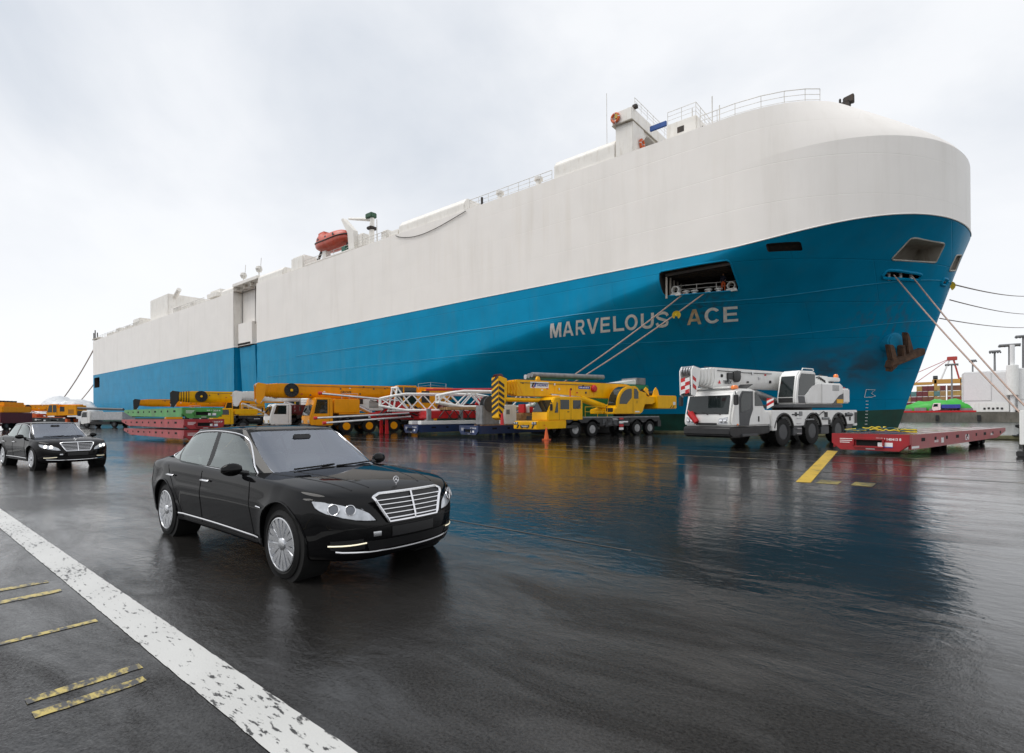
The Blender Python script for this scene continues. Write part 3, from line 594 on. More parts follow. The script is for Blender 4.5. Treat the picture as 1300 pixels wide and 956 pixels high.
# load mark by the stem
def hull_line(pts, r, m, name):
    P = [Vector(hull(*as_of(u, z))) + Vector((.03, -.06, 0)) for u, z in pts]; MB().tube(P, r, 5).build(name, m, ship)
hull_line([(-5.75, 2.95), (-6.25, 2.95), (-6.1, 3.65), (-5.45, 3.6), (-5.75, 3.3), (-5.45, 3.05), (-5.75, 2.95)], .03, M['letter'], 'hull_mark')
for k in range(8): hull_line([(-6.3 + .02 * k, .5 + k * .3), (-6.12 + .02 * k, .5 + k * .3)], .03, M['letter'], 'draught_mark')
# anchor in its bolster
c = Vector(hull(1.79, .51)); nrm = Vector((.72, -.66, -.2)).normalized()
o = MB(); ax = (nrm + Vector((0, 0, .3))).normalized()
o.tube([c - ax * 1.2 + Vector((0, 0, .6)), c + ax * .75 + Vector((0, 0, .35))], 1.0, 20, .75); o.build('anchor_bolster', mat('bolster_blue', (.01, .23, .40), .4, spec=.15), ship, bevel=.12)
def anchor():
    t = Vector((.60, .75, .26)).normalized()        # along the hull, towards the stem
    n = Vector((.75, -.60, -.15)).normalized(); up = n.cross(t) * -1
    if up.z < 0: up = -up
    B = c + n * 1.25 + Vector((0, 0, -.3))
    def Pt(x, y, z): return B + t * x + up * y + n * z
    o = MB()
    def slab(poly, z0, z1):
        k = len(poly); o.add([Pt(x, y, z0) for x, y in poly] + [Pt(x, y, z1) for x, y in poly], [tuple(range(k)), tuple(range(k, 2 * k))[::-1]] + [(i, (i + 1) % k, (i + 1) % k + k, i + k) for i in range(k)])
    slab([(-1.8, -1.0), (1.9, -.75), (2.0, -.2), (-1.5, -.4)], -.3, .45)      # crown
    slab([(-1.4, -.5), (-.75, -.5), (-1.0, .8), (-1.55, 1.0)], -.25, .25)         # fluke
    slab([(.35, -.45), (1.05, -.45), (.62, 1.45), (.3, 1.6)], -.25, .25)
    slab([(-.3, -.4), (.15, -.4), (.1, .55), (-.25, .55)], -.3, .3)               # shank
    slab([(-1.75, -1.35), (-1.05, -1.05), (-1.05, -.7), (-1.6, -.75)], -.25, .45); slab([(1.5, -.85), (2.0, -.6), (1.9, -.15), (1.5, -.3)], -.25, .4)
    o.build('anchor', M['rust'], ship, bevel=.07)
anchor()
# ------------------------------------------------------------------ vehicle materials
M['black_paint'] = mat('black_car_paint', (.0035, .0035, .004), .3, var=.1, coat=.5, spec=.0)
M['rubber'] = mat('tyre_rubber', (.008, .008, .008), .6, var=.3, vs=8, bump=.2, spec=.25)
M['chrome'] = mat('chrome', (.78, .78, .80), .12, 1.0, var=.03)
M['alloy'] = mat('alloy_silver', (.62, .63, .65), .22, .9, var=.05)
M['dark_plastic'] = mat('dark_plastic', (.012, .012, .013), .42, var=.2)
M['gap'] = mat('shut_line', (.001, .001, .001), .9)
M['lens'] = mat('headlight_lens', (.50, .52, .55), .08, .35, var=.25, vs=16, coat=1)
M['lamp_on'] = mat('lit_lamp', (.9, .9, .88), .2, emit=(1, .96, .86), es=3.2)
M['drl'] = mat('lit_led_strip', (.9, .85, .7), .2, emit=(1, .90, .62), es=.55)
M['projector'] = mat('projector_glass', (.10, .11, .13), .04, .3, coat=1)
M['tail_red'] = mat('tail_lamp_red', (.25, .008, .008), .15, coat=1)
M['interior'] = mat('car_interior', (.05, .05, .052), .7, var=.3)
M['seat_leather'] = mat('pale_leather', (.22, .22, .21), .5, var=.1)
M['windscreen'] = glass_mat('windscreen_glass', (.50, .56, .58), (.84, .89, 1.0), .20)
M['side_glass'] = glass_mat('side_window_glass', (.50, .58, .56), (.93, 1, .99), .14)
M['black_glass'] = glass_mat('dark_vehicle_glass', (.12, .14, .14), (.9, .95, .95), .08)

def spline(pts, x):
    """monotone-ish cubic through (x,y) points"""
    if x <= pts[0][0]: return pts[0][1]
    if x >= pts[-1][0]: return pts[-1][1]
    for i in range(len(pts) - 1):
        if x <= pts[i + 1][0]:
            x0, y0 = pts[i]; x1, y1 = pts[i + 1]; h = x1 - x0
            m0 = (y1 - pts[i - 1][1]) / (x1 - pts[i - 1][0]) if i > 0 else (y1 - y0) / h
            m1 = (pts[i + 2][1] - y0) / (pts[i + 2][0] - x0) if i + 2 < len(pts) else (y1 - y0) / h
            t = (x - x0) / h; t2, t3 = t * t, t * t * t
            return (2 * t3 - 3 * t2 + 1) * y0 + (t3 - 2 * t2 + t) * h * m0 + (-2 * t3 + 3 * t2) * y1 + (t3 - t2) * h * m1
def wheel(parent, x, y, r, w, side, rim_m, spokes, rim_r, name='wheel', cx=0):
    """tyre with its rim as a sub-part; side = +1 when the outer face looks to +y"""
    a = w / 2; rr = rim_r
    prof = [(rr, -a * .9), (rr + .25 * (r - rr), -a * .98), (r * .965, -a * .86), (r, -a * .6), (r, a * .6), (r * .965, a * .86), (rr + .25 * (r - rr), a * .98), (rr, a * .9), (rr * .96, a * .5), (rr * .96, -a * .5)]
    t = MB().lathe(prof, (x, y, r), 'y', 32, closed=True).build(name, M['rubber'], parent)
    return t
def sedan_wheel(parent, x, y, side):
    r, rr = .343, .262; t = wheel(parent, x, y, r, .25, side, None, 0, rr + .004)
    s = side; o = MB(); f = y + s * .112
    o.lathe([(rr, s * .10), (rr, s * .122), (rr - .012, s * .125), (rr - .022, s * .10), (rr - .03, -s * .02)], (x, y, r), 'y', 40)
    n = 9
    for k in range(n):                                 # twin spokes
        for d in (-.085, .085):
            a = 2 * PI * k / n + d; b = 2 * PI * k / n + d * 1.9
            def P(rad, ang, yy): return (x + rad * math.cos(ang), yy, r + rad * math.sin(ang))
            wi, wo = .016 / .06, .017 / .22
            q = [P(.055, a - wi * .8, f - s * .004), P(.055, a + wi * .8, f - s * .004), P(rr - .012, b + wo * 1.5, f + s * .008), P(rr - .012, b - wo * 1.5, f + s * .008)]
            bkt = [(p[0], p[1] - s * .03, p[2]) for p in q]
            o.add(q + bkt, [(0, 1, 2, 3), (7, 6, 5, 4), (0, 4, 5, 1), (1, 5, 6, 2), (2, 6, 7, 3), (3, 7, 4, 0)])
    o.lathe([(.06, -s * .03), (.06, s * .004), (.045, s * .012), (.001, s * .014)], (x, f, r), 'y', 20)
    o.build('rim', M['alloy'], t)
    MB().lathe([(rr - .03, s * .02), (.17, s * .03), (.05, s * .035), (.001, s * .035)], (x, y, r), 'y', 28).build('brake_disc', mat('brake_disc', (.08, .08, .085), .4, .8) if 'bd' not in M else M['bd'], t)
    return t
def make_sedan(lights):
    root = thing('sedan_car', 'x', 'car')
    XF, XR, WB = 2.48, -2.74, 1.5825
    top = [(-2.74, .90), (-2.70, .985), (-2.6, 1.035), (-2.3, 1.06), (-1.95, 1.085), (-1.2, 1.03), (-.2, 1.00), (.6, .985), (1.0, .995), (1.35, .98), (1.8, .945), (2.15, .90), (2.35, .855), (2.48, .79)]
    belt = [(-2.74, .84), (-2.5, .945), (-2.0, .985), (-1.0, .985), (0, .965), (.8, .95), (1.4, .925), (1.9, .88), (2.2, .83), (2.48, .73)]
    bot = [(-2.74, .34), (-2.45, .26), (-2.1, .235), (-1.0, .225), (1.0, .225), (2.1, .215), (2.4, .22), (2.48, .25)]
    def halfw(x):
        if x > 1.45: s_ = (x - 1.45) / (XF - 1.45); return .932 * max(0, 1 - s_ ** 3.3) ** (1 / 2.25)
        if x < -1.7: s_ = (-1.7 - x) / (-1.7 - XR); return .932 * max(0, 1 - s_ ** 3.6) ** (1 / 2.5)
        return .932 - .012 * math.cos((x + .1) * 1.9)
    def nose(x, z):
        k = max(0, (x - 1.7) / .78) ** 2; dx = 0
        if z > .56: dx -= k * .62 * (z - .56) ** 1.25
        if z < .42: dx -= k * .35 * (.42 - z)
        k = max(0, (-1.9 - x) / .84) ** 2
        if z > .70: dx += k * .35 * (z - .70)
        if z < .45: dx += k * .3 * (.45 - z)
        return dx
    xs = [XF - (XF - 1.45) * (1 - math.sin(PI / 2 * k / 22)) for k in range(22, 0, -1)]
    xs += [1.45 - (1.45 + 1.7) * k / 42 for k in range(0, 43)]
    xs += [XR + (-1.7 - XR) * (1 - math.sin(PI / 2 * k / 20)) for k in range(1, 21)]
    rings = []
    for x in xs:
        w = halfw(x); zt, zb, zs = spline(top, x), spline(bot, x), spline(belt, x)
        side = [(0, zb), (.55, zb), (.86, zb + .005), (.945, zb + .035), (.962, zb + .10), (.97, .40), (.985, .52), (1.0, .64), (1.0, .70), (.992, .745), (.985, .80)]
        side = [(a, min(z, zs - .05)) for a, z in side]
        side += [(.972, zs - .06), (.955, zs - .025), (.925, zs), (.86, zs + .35 * (zt - zs) * .5 + .004), (.72, lerp(zs, zt, .62)), (.45, lerp(zs, zt, .90)), (.2, lerp(zs, zt, .985)), (0, zt)]
        P = []
        n = len(side)
        for i in range(n - 1):                          # two points per span, Catmull-Rom
            p0, p1, p2, p3 = side[max(0, i - 1)], side[i], side[i + 1], side[min(n - 1, i + 2)]
            for t in (0, .5):
                f = [.5 * (2 * p1[j] + (p2[j] - p0[j]) * t + (2 * p0[j] - 5 * p1[j] + 4 * p2[j] - p3[j]) * t * t + (3 * p1[j] - p0[j] - 3 * p2[j] + p3[j]) * t ** 3) for j in (0, 1)]
                P.append(f)
        P.append(side[-1])
        ring = []
        for a, z in P:
            y = a * w
            for xa in (WB, -WB):                        # flared wheel arches
                d = math.hypot(x - xa, (z - .34)); y += .022 * sm(1 - abs(d - .40) / .14) * (1 if z > .22 else 0) * sm((a - .8) / .15)
            ring.append((x + nose(x, z), y, z))
        rings.append(ring)
    body = MB(); n = len(rings[0])
    full = [[(p[0], -p[1], p[2]) for p in r_[::-1]][:-1] + r_ for r_ in rings]
    body.grid(full)
    # closed solid for the wheel-arch cut
    m_ = len(full[0]); body.f += [(i * m_ + m_ - 1, i * m_, (i + 1) * m_, (i + 1) * m_ + m_ - 1) for i in range(len(full) - 1)]
    me = body.mesh('body', merge=.0005)
    bm = bmesh.new(); bm.from_mesh(me)
    bmesh.ops.holes_fill(bm, edges=[e_ for e_ in bm.edges if e_.is_boundary]); bmesh.ops.recalc_face_normals(bm, faces=bm.faces[:]); bm.to_mesh(me); bm.free()
    bo = link('body', me, M['black_paint'], root)
    for xa in (WB, -WB):
        cut = MB().tube([(xa, -1.2, .36), (xa, 1.2, .36)], .402, 40).build('cut', None)
        md = bo.modifiers.new('b', 'BOOLEAN'); md.object = cut; md.operation = 'DIFFERENCE'; md.solver = 'EXACT'
        dg = bpy.context.evaluated_depsgraph_get(); nm = bpy.data.meshes.new_from_object(bo.evaluated_get(dg)); bo.modifiers.clear(); bo.data = nm; bpy.data.objects.remove(cut)
    # open the top under the glasshouse
    bm = bmesh.new(); bm.from_mesh(bo.data)
    dead = [f for f in bm.faces if f.normal.z > .5 and f.calc_center_median().z > .85 and -2.0 < f.calc_center_median().x < .72 and abs(f.calc_center_median().y) < .74]
    bmesh.ops.delete(bm, geom=dead, context='FACES'); bm.to_mesh(bo.data); bm.free()
    bo.data.polygons.foreach_set('use_smooth', [True] * len(bo.data.polygons)); bo.data.set_sharp_from_angle(angle=R(50))
    if not bo.data.materials: bo.data.materials.append(M['black_paint'])
    tree = BVHTree.FromPolygons([v.co.copy() for v in bo.data.vertices], [tuple(p.vertices) for p in bo.data.polygons])
    for xa in (WB, -WB): MB().lathe([(.402, -.90), (.40, -.6), (.3, -.6), (.001, -.6)], (xa, 0, .36), 'y', 32).build('wheel_well', M['gap'], root); MB().lathe([(.402, .90), (.40, .6), (.3, .6), (.001, .6)], (xa, 0, .36), 'y', 32).build('wheel_well', M['gap'], root)
    # ---- glasshouse
    zbelt = [(-2.26, 1.07), (-1.7, 1.01), (-1.0, .985), (0, .968), (.6, .955), (1.05, .965)]
    def S2(phi, h):
        h_ = h; xf = lerp(1.12, .13, h_ ** .92); xr = lerp(-2.26, -1.46, h_ ** .85); a = (xf - xr) / 2; xc = (xf + xr) / 2; yw = lerp(.825, .63, h_ ** 1.25)
        cs, sn = math.cos(phi), math.sin(phi); nn = 2 / 6.4
        x = xc + a * math.copysign(abs(cs) ** nn, cs); y = yw * abs(sn) ** nn * (1 - .10 * ((x + .45) / 1.5) ** 2 * (1 - .3 * h_))
        zt = 1.415 + .030 * (1 - ((x + .48) / .95) ** 2); zt = max(1.36, zt)
        z = lerp(spline(zbelt, x) - .015, zt, h_)
        return (x, y, z)
    def phi_of(x, h):
        lo, hi = 0.0, PI
        for _ in range(30):
            mid = (lo + hi) / 2
            if S2(mid, h)[0] > x: lo = mid
            else: hi = mid
        return (lo + hi) / 2
    def win(pts): return [(phi_of(x, h), h) for x, h in pts]
    ws = [(0, .035)] + [(R(40.5 - 1.5 * t), .035 + .90 * t) for t in (0, .2, .4, .6, .8, 1)] + [(R(20), .955), (0, .96)]
    rw = [(PI, .12)] + [(PI - R(35 - 4 * t), .12 + .82 * t) for t in (0, .25, .5, .75, 1)] + [(PI - R(15), .95), (PI, .955)]
    front_w = win([(.68, .06), (.60, .18), (.44, .45), (.24, .70), (.04, .84), (-.44, .90), (-.40, .06)])
    rear_w = win([(-.49, .06), (-.55, .90), (-.95, .89), (-1.22, .845), (-1.44, .73), (-1.47, .06)])
    quarter = win([(-1.53, .06), (-1.51, .67), (-1.72, .46), (-1.88, .24), (-1.94, .06)])
    wins = [('windscreen', ws, 'windscreen'), ('rear_window', rw, 'windscreen'), ('side_window', front_w, 'side_glass'), ('side_window', rear_w, 'side_glass'), ('quarter_window', quarter, 'side_glass')]
    vs, ts = cdt([(0, 0), (PI, 0), (PI, 1), (0, 1)], [w_[1] for w_ in wins], (R(3), .06))
    o = MB()
    for sd in (1, -1): o.add([(S2(*p)[0], sd * S2(*p)[1], S2(*p)[2]) for p in vs], ts)
    # roof panel
    prev = None; rr_ = []
    for k in (1, .9, .7, .45, .2, .0):
        row = []
        for i in range(49):
            p = S2(PI * i / 48, 1); xc = -.5
            row.append((lerp(xc, p[0], k), p[1] * k, lerp(1.474, p[2], k ** 2.2)))
        rr_.append(row)
    for sd in (1, -1): o.grid([[(p[0], sd * p[1], p[2]) for p in r_] for r_ in rr_])
    go = o.build('roof', M['black_paint'], root, merge=.001, ang=45)
    for nm, poly, mk in wins:
        v2, t2 = cdt(poly, [], (R(4), .1))
        sides = (1, -1) if nm in ('side_window', 'quarter_window') else (0,)
        for sd in sides:
            g = MB()
            for q in ((1, -1) if sd == 0 else (sd,)): g.add([(S2(*p)[0], q * S2(*p)[1], S2(*p)[2]) for p in v2], t2)
            g.build(nm, M[mk], root, merge=.001)
    # chrome surround of the side windows
    line = [(.74, .035), (.62, .20), (.46, .47), (.26, .735), (.04, .885), (-.45, .935), (-.98, .928), (-1.27, .885), (-1.53, .72), (-1.76, .47), (-1.92, .24), (-2.0, .035), (-1.2, .03), (-.4, .03), (.3, .03)]
    P = [S2(phi_of(x, h), h) for x, h in line]
    dense = []
    for i in range(len(P)):
        a, b, c_, d = [Vector(P[(i + j) % len(P)]) for j in (-1, 0, 1, 2)]
        for t in (0, .25, .5, .75): dense.append(.5 * (2 * b + (c_ - a) * t + (2 * a - 5 * b + 4 * c_ - d) * t * t + (3 * b - a - 3 * c_ + d) * t ** 3) if i not in (0, 11, 12) else b.lerp(c_, t))
    for sd in (1, -1): MB().tube([(p[0], sd * (p[1] + .004), p[2]) for p in dense + dense[:1]], .009, 6, cap=False).build('window_trim', M['chrome'], root)
    # ---- pieces laid on the body surface
    def lay(pts2, to3, name, m, off=.004, step=.04, parent=root, thick=None):
        v2, t2 = cdt(pts2, [], (step, step)); V = []
        for p in v2:
            q, nrm_, _, _ = tree.find_nearest(Vector(to3(p[0], p[1])))
            V.append(q + nrm_ * off)
        return MB().add(V, t2).build(name, m, parent)
    def strip(pts, wid, name, m, off=.003, parent=root):
        V = []; n_ = len(pts); F_ = []
        for i, p in enumerate(pts):
            q, nr, _, _ = tree.find_nearest(Vector(p)); d = (Vector(pts[min(i + 1, n_ - 1)]) - Vector(pts[max(0, i - 1)])).normalized(); s_ = nr.cross(d).normalized()
            V += [q + nr * off + s_ * wid / 2, q + nr * (off + .004), q + nr * off - s_ * wid / 2]
        for i in range(n_ - 1): F_ += [(3 * i, 3 * i + 1, 3 * i + 4, 3 * i + 3), (3 * i + 1, 3 * i + 2, 3 * i + 5, 3 * i + 4)]
        return MB().add(V, F_).build(name, m, parent)
    fx = lambda y, z: (2.55 - .28 * abs(y) ** 2, y, z)
    # grille: backing, slats, chrome frame
    gp = [(-.30, .575), (.30, .575), (.425, .815), (.36, .842), (-.36, .842), (-.425, .815)]
    hit = lambda y, z: tree.find_nearest(Vector(fx(y, z)))[0]
    def gx(y, z):                                       # smooth face of the grille insert
        x0 = max(hit(0, z).x, hit(.1, z).x); w_ = lerp(.30, .425, (z - .575) / .24); xe = hit(w_, z).x
        return x0 + .010 - (x0 - xe - .006) * (abs(y) / w_) ** 2
    v2, t2 = cdt(gp, [], (.03, .03)); MB().add([(gx(a, b_), a, b_) for a, b_ in v2], t2).build('grille', M['dark_plastic'], root)
    L_ = [(lerp(gp[i][0], gp[(i + 1) % 6][0], t / 8), lerp(gp[i][1], gp[(i + 1) % 6][1], t / 8)) for i in range(6) for t in range(8)]; L_ = [(gx(a, b_) + .004, a, b_) for a, b_ in L_]
    MB().tube(L_ + L_[:1], .016, 7, cap=False).build('grille_frame', M['chrome'], root)
    for k in range(5):
        z = .61 + k * .043; wy = lerp(.30, .425, (z - .575) / .24) - .012
        MB().tube([(gx(lerp(-wy, wy, t / 12), z) + .010, lerp(-wy, wy, t / 12), z) for t in range(13)], .0072, 6).build('grille_slat', M['chrome'], root)
    MB().tube([(gx(0, lerp(.575, .84, t / 6)) + .016, 0, lerp(.575, .84, t / 6)) for t in range(7)], .010, 6).build('grille_bar', M['chrome'], root)
    # star emblem standing on the bonnet edge
    bq = tree.find_nearest(Vector((2.2, 0, .9)))[0]; o = MB(); cz = bq.z + .055
    o.lathe([(.033 + .004 * math.cos(2 * PI * k / 6), .004 * math.sin(2 * PI * k / 6)) for k in range(6)], (bq.x, 0, cz), 'x', 20, closed=True)
    for k in range(3): a = PI / 2 + 2 * PI * k / 3; o.tube([(bq.x, 0, cz), (bq.x, .033 * math.cos(a), cz + .033 * math.sin(a))], .006, 5, .002)
    o.tube([(bq.x, 0, bq.z - .01), (bq.x, 0, cz - .03)], .005, 5); o.build('bonnet_emblem', M['chrome'], root)
    # headlights
    for sd in (1, -1):
        hp = [(.44, .635), (.50, .72), (.58, .79), (.68, .835), (.80, .86), (.90, .865), (.95, .85), (.96, .815), (.92, .755), (.85, .70), (.74, .66), (.58, .625)]
        f3 = lambda a, z, sd=sd: (2.62 - .95 * max(0, a - .35) ** 1.15, sd * a * 1.02, z)
        h_ = lay(hp, f3, 'headlight', M['lens'], .006, .03)
        for cy, rr2 in ((.65, .046), (.77, .05)):
            q, nr, _, _ = tree.find_nearest(Vector(f3(cy, .735))); o = MB()
            T = nr.orthogonal().normalized(); B_ = nr.cross(T)
            o.add([q + nr * .010 + (T * math.cos(2 * PI * k / 18) + B_ * math.sin(2 * PI * k / 18)) * rr2 for k in range(18)] + [q + nr * .022], [(k, (k + 1) % 18, 18) for k in range(18)])
            o.build('projector_lamp', M['projector'], h_); o2 = MB(); o2.tube([q + nr * .014 + (T * math.cos(2 * PI * k / 18) + B_ * math.sin(2 * PI * k / 18)) * rr2 for k in range(19)], .006, 5, cap=False); o2.build('projector_ring', M['chrome'], h_)
        edge = hp + hp[:1]; strip([f3(*p) for p in edge], .012, 'headlight_edge', M['gap'], .006, h_)
        tl = [(-.55, .70), (-.60, .93), (-.85, .95), (-.9, .90), (-.88, .72)]
        lay([(-a, z) for a, z in tl], lambda a, z, sd=sd: (-2.8 + .8 * max(0, a - .5), sd * a, z), 'tail_light', M['tail_red'], .006, .04)
    # bumper: intake, chrome lip, led strips, tow cover, plate
    lay([(-.50, .285), (.50, .285), (.54, .40), (-.54, .40)], fx, 'air_intake', M['dark_plastic'], .004)
    lay([(-.27, .42), (.27, .42), (.27, .53), (-.27, .53)], fx, 'number_plate_holder', M['dark_plastic'], .008)
    strip([fx(y, .255 + .03 * (abs(y) / .8) ** 2) for y in [-.86 + 1.72 * t / 24 for t in range(25)]], .020, 'chrome_lip', M['chrome'], .006)
    for sd in (1, -1):
        ii = lay([(.54, .31), (.80, .33), (.80, .42), (.56, .43)], lambda a, z, sd=sd: (2.6 - .95 * max(0, a - .35) ** 1.15, sd * a, z), 'side_intake', M['dark_plastic'], .004)
        strip([(2.6 - .95 * max(0, a - .35) ** 1.15, sd * a, .372) for a in (.53, .6, .66, .72, .78, .82)], .014, 'led_strip', M['drl'] if lights else M['drl'], .010, ii)
    strip([fx(y, .47) for y in (-.47, -.45, -.43, -.41, -.39)], .045, 'tow_eye_cover', M['alloy'], .006)
    strip([(2.3, y, .53 - .00 * abs(y)) for y in [-.9 + 1.8 * t / 20 for t in range(21)]], .006, 'bumper_seam', M['gap'], .001)
    # shut lines and side trim
    for sd in (1, -1):
        Yv = .97 * sd
        def vline(x0, x1, z0, z1, k=12): return [(lerp(x0, x1, t / k), Yv, lerp(z0, z1, t / k)) for t in range(k + 1)]
        strip(vline(.98, .88, .30, .95), .011, 'door_seam', M['gap'], .0015)
        strip(vline(-.44, -.42, .30, .965), .011, 'door_seam', M['gap'], .0015)
        strip(vline(-1.02, -1.12, .30, .52) + [(-1.16, Yv, .60), (-1.24, Yv, .70), (-1.36, Yv, .80), (-1.46, Yv, .90), (-1.5, Yv, .985)], .011, 'door_seam', M['gap'], .0015)
        strip([(lerp(1.10, -1.12, t / 20), Yv, lerp(.335, .345, t / 20)) for t in range(21)], .022, 'chrome_sill_strip', M['chrome'], .008)
        strip([(lerp(1.05, -1.15, t / 20), Yv, .295) for t in range(21)], .008, 'sill_seam', M['gap'], .0015)
        for x0 in (-.28, -1.36):
            z = .83; q = tree.find_nearest(Vector((x0, Yv, z)))[0]
            MB().tube([(x0 - .11, q.y + sd * .012, z), (x0 - .07, q.y + sd * .034, z + .006), (x0 + .07, q.y + sd * .034, z + .006), (x0 + .11, q.y + sd * .012, z)], .013, 7).build('door_handle', M['chrome'], root)
        strip([(1.22, Yv, .665), (1.16, Yv, .665), (1.10, Yv, .667)], .016, 'side_repeater', M['chrome'], .006)
        o = MB(); mx_, my, mz = .60, .93 * sd, 1.015
        rows_ = []
        for i in range(9):
            t = i / 8; hw = .075 * math.sin(PI * min(.98, max(.02, t * .86 + .10))) ** .5
            rows_.append([(mx_ + .05 * math.cos(2 * PI * k / 12) * hw / .07 - .03 * t, my + sd * (-.06 + .20 * t), mz + hw * math.sin(2 * PI * k / 12) * .95) for k in range(13)])
        o.grid(rows_); o.add([rows_[0][k] for k in range(12)], [tuple(range(12))]); o.add([rows_[8][k] for k in range(12)], [tuple(range(12))])
        mo = o.build('door_mirror', M['black_paint'], root, merge=.001, ang=60)
        MB().tube([(mx_ + .02, sd * .80, .965), (mx_, sd * .90, .99)], .028, 8).build('mirror_stalk', M['dark_plastic'], mo)
        cyl('exhaust_tip', root, M['chrome'], (-2.74, sd * .52, .31), (-2.60, sd * .52, .31), .05, 12)
        # wheel arch lips
        for xa in (WB, -WB):
            L_ = [tree.find_nearest(Vector((xa + .405 * math.cos(a), Yv, .36 + .405 * math.sin(a)))) for a in [R(-12 + 204 * t / 24) for t in range(25)]]
            MB().tube([q[0] for q in L_], .011, 5).build('wheel_arch_lip', M['black_paint'], root)
    for yy in (.42, .62):                              # bonnet creases
        for sd in (1, -1): strip([(lerp(1.0, 2.2, t / 10), sd * lerp(yy + .1, yy - .1, t / 10), 1.0) for t in range(11)], .02, 'bonnet_crease', M['black_paint'], .001)
    strip([(.98 - .25 * (abs(y) / .7) ** 2, y, 1.05) for y in [-.72 + 1.44 * t / 20 for t in range(21)]], .10, 'scuttle_grille', M['dark_plastic'], .002)
    for y0 in (.05, -.48):
        MB().tube([(1.02, y0, 1.005), (.99 - .08 * 0, y0 + .28, 1.012), (.93, y0 + .55, 1.02)], .010, 5).build('wiper', M['gap'], root)
    # interior
    bx('floor_pan', root, M['interior'], -2.0, 1.3, -.72, .72, .24, .40, .02)
    pr('dashboard', root, M['interior'], [(.62, .55), (1.08, .55), (1.10, .93), (.80, .975), (.66, .93)], -.70, .70, 'y', .03)
    pr('rear_shelf', root, M['interior'], [(-1.95, .6), (-1.45, .6), (-1.42, .95), (-1.95, 1.03)], -.68, .68, 'y', .03)
    for x0 in (-.05, -1.05):
        for y0 in (.38, -.38):
            s_ = bx('car_seat', root, M['seat_leather'], x0 - .25, x0 + .28, y0 - .26, y0 + .26, .42, .58, .06, 3)
            pr('seat_back', s_, M['seat_leather'], [(x0 - .22, .56), (x0 - .08, .56), (x0 - .26, 1.08), (x0 - .40, 1.06)], y0 - .25, y0 + .25, 'y', .05, 3)
            bx('head_rest', s_, M['seat_leather'], x0 - .42, x0 - .30, y0 - .13, y0 + .13, 1.11, 1.29, .04, 3)
    MB().lathe([(.185 + .014 * math.cos(2 * PI * k / 8), .014 * math.sin(2 * PI * k / 8)) for k in range(8)], (0, 0, 0), 'x', 24, closed=True).build('steering_wheel', M['interior'], root).matrix_local = Matrix.Translation((.46, .38, .88)) @ Matrix.Rotation(R(22), 4, 'Y')
    bx('rear_view_mirror', root, M['interior'], .30, .33, -.12, .12, 1.30, 1.37, .015)
    M['bd'] = M.get('bd') or mat('brake_disc', (.08, .08, .085), .4, .8)
    for xa in (WB, -WB):
        for sd in (1, -1): sedan_wheel(root, xa, sd * .805, sd)
    return root
car = make_sedan(False)
car.location = (-6.65, 3.48, 0)
car['label'] = 'large black luxury sedan nearest the camera, on the wet pavement beside the white line'
car['group'] = 'black sedans driving along the quay'
car2 = copy_tree(car); car2.location = (-23.6, 3.95, 0); car2.rotation_euler = (0, 0, R(5))
car2['label'] = 'smaller looking black sedan behind the near one, headlights lit, at the left edge'
for h_ in car2.children:
    if h_.name.startswith('headlight'):
        for l_ in h_.children:
            if l_.name.startswith('projector_lamp'): l_.data = l_.data.copy(); l_.data.materials.clear(); l_.data.materials.append(M['lamp_on'])
# ------------------------------------------------------------------ cranes and trucks (local axes: x forward, y left, z up; origin on the ground under axle one)
M['cr_white'] = mat('crane_white_paint', (.80, .80, .78), .36, var=.04, vs=2, dirt=(.45, .41, .35), dirtamt=.3, spec=.35)
M['cr_yellow'] = mat('crane_yellow_paint', (.82, .43, .002), .36, var=.06, vs=2, dirt=(.45, .22, .02), dirtamt=.35, spec=.25)
M['cr_amber'] = mat('crane_amber_paint', (.80, .31, .002), .36, var=.06, vs=2, dirt=(.4, .15, .01), dirtamt=.35, spec=.25)
M['cr_orange'] = mat('crane_orange_paint', (.62, .10, .012), .4, var=.1, vs=2, dirt=(.3, .06, .02), dirtamt=.4)
M['maroon'] = mat('maroon_paint', (.085, .008, .014), .4, var=.15, dirt=(.05, .03, .03), dirtamt=.4)
M['chassis'] = mat('chassis_black', (.016, .016, .017), .5, var=.3, dirt=(.06, .055, .05), dirtamt=.5)
M['dark_grey'] = mat('dark_grey_panel', (.055, .058, .062), .45, var=.15)
M['mid_grey'] = mat('mid_grey_paint', (.22, .225, .23), .5, var=.2, dirt=(.1, .09, .08), dirtamt=.5)
M['steel'] = mat('bare_bright_steel', (.55, .55, .56), .3, .85, var=.15)
M['vglass'] = mat('dark_cab_glass', (.012, .018, .018), .05, var=.1, spec=.55)
M['red'] = mat('signal_red_paint', (.52, .012, .016), .4, var=.1, dirt=(.2, .02, .02), dirtamt=.4)
M['beacon'] = mat('orange_beacon', (.85, .20, .01), .25, coat=1)
M['bolt_white'] = mat('sign_white', (.75, .75, .75), .5, var=.04)
M['sign_blue'] = mat('sign_blue', (.03, .06, .35), .5)
M['black'] = mat('sign_black', (.012, .012, .012), .5)
M['timber'] = mat('raw_timber', (.34, .20, .09), .8, var=.3, vs=6)
M['green_paint'] = mat('machine_green_paint', (.012, .20, .075), .4, var=.12, dirt=(.05, .09, .04), dirtamt=.4)
M['rim_grey'] = mat('rim_grey_paint', (.30, .30, .30), .45, var=.25, vs=6, dirt=(.08, .07, .06), dirtamt=.7)
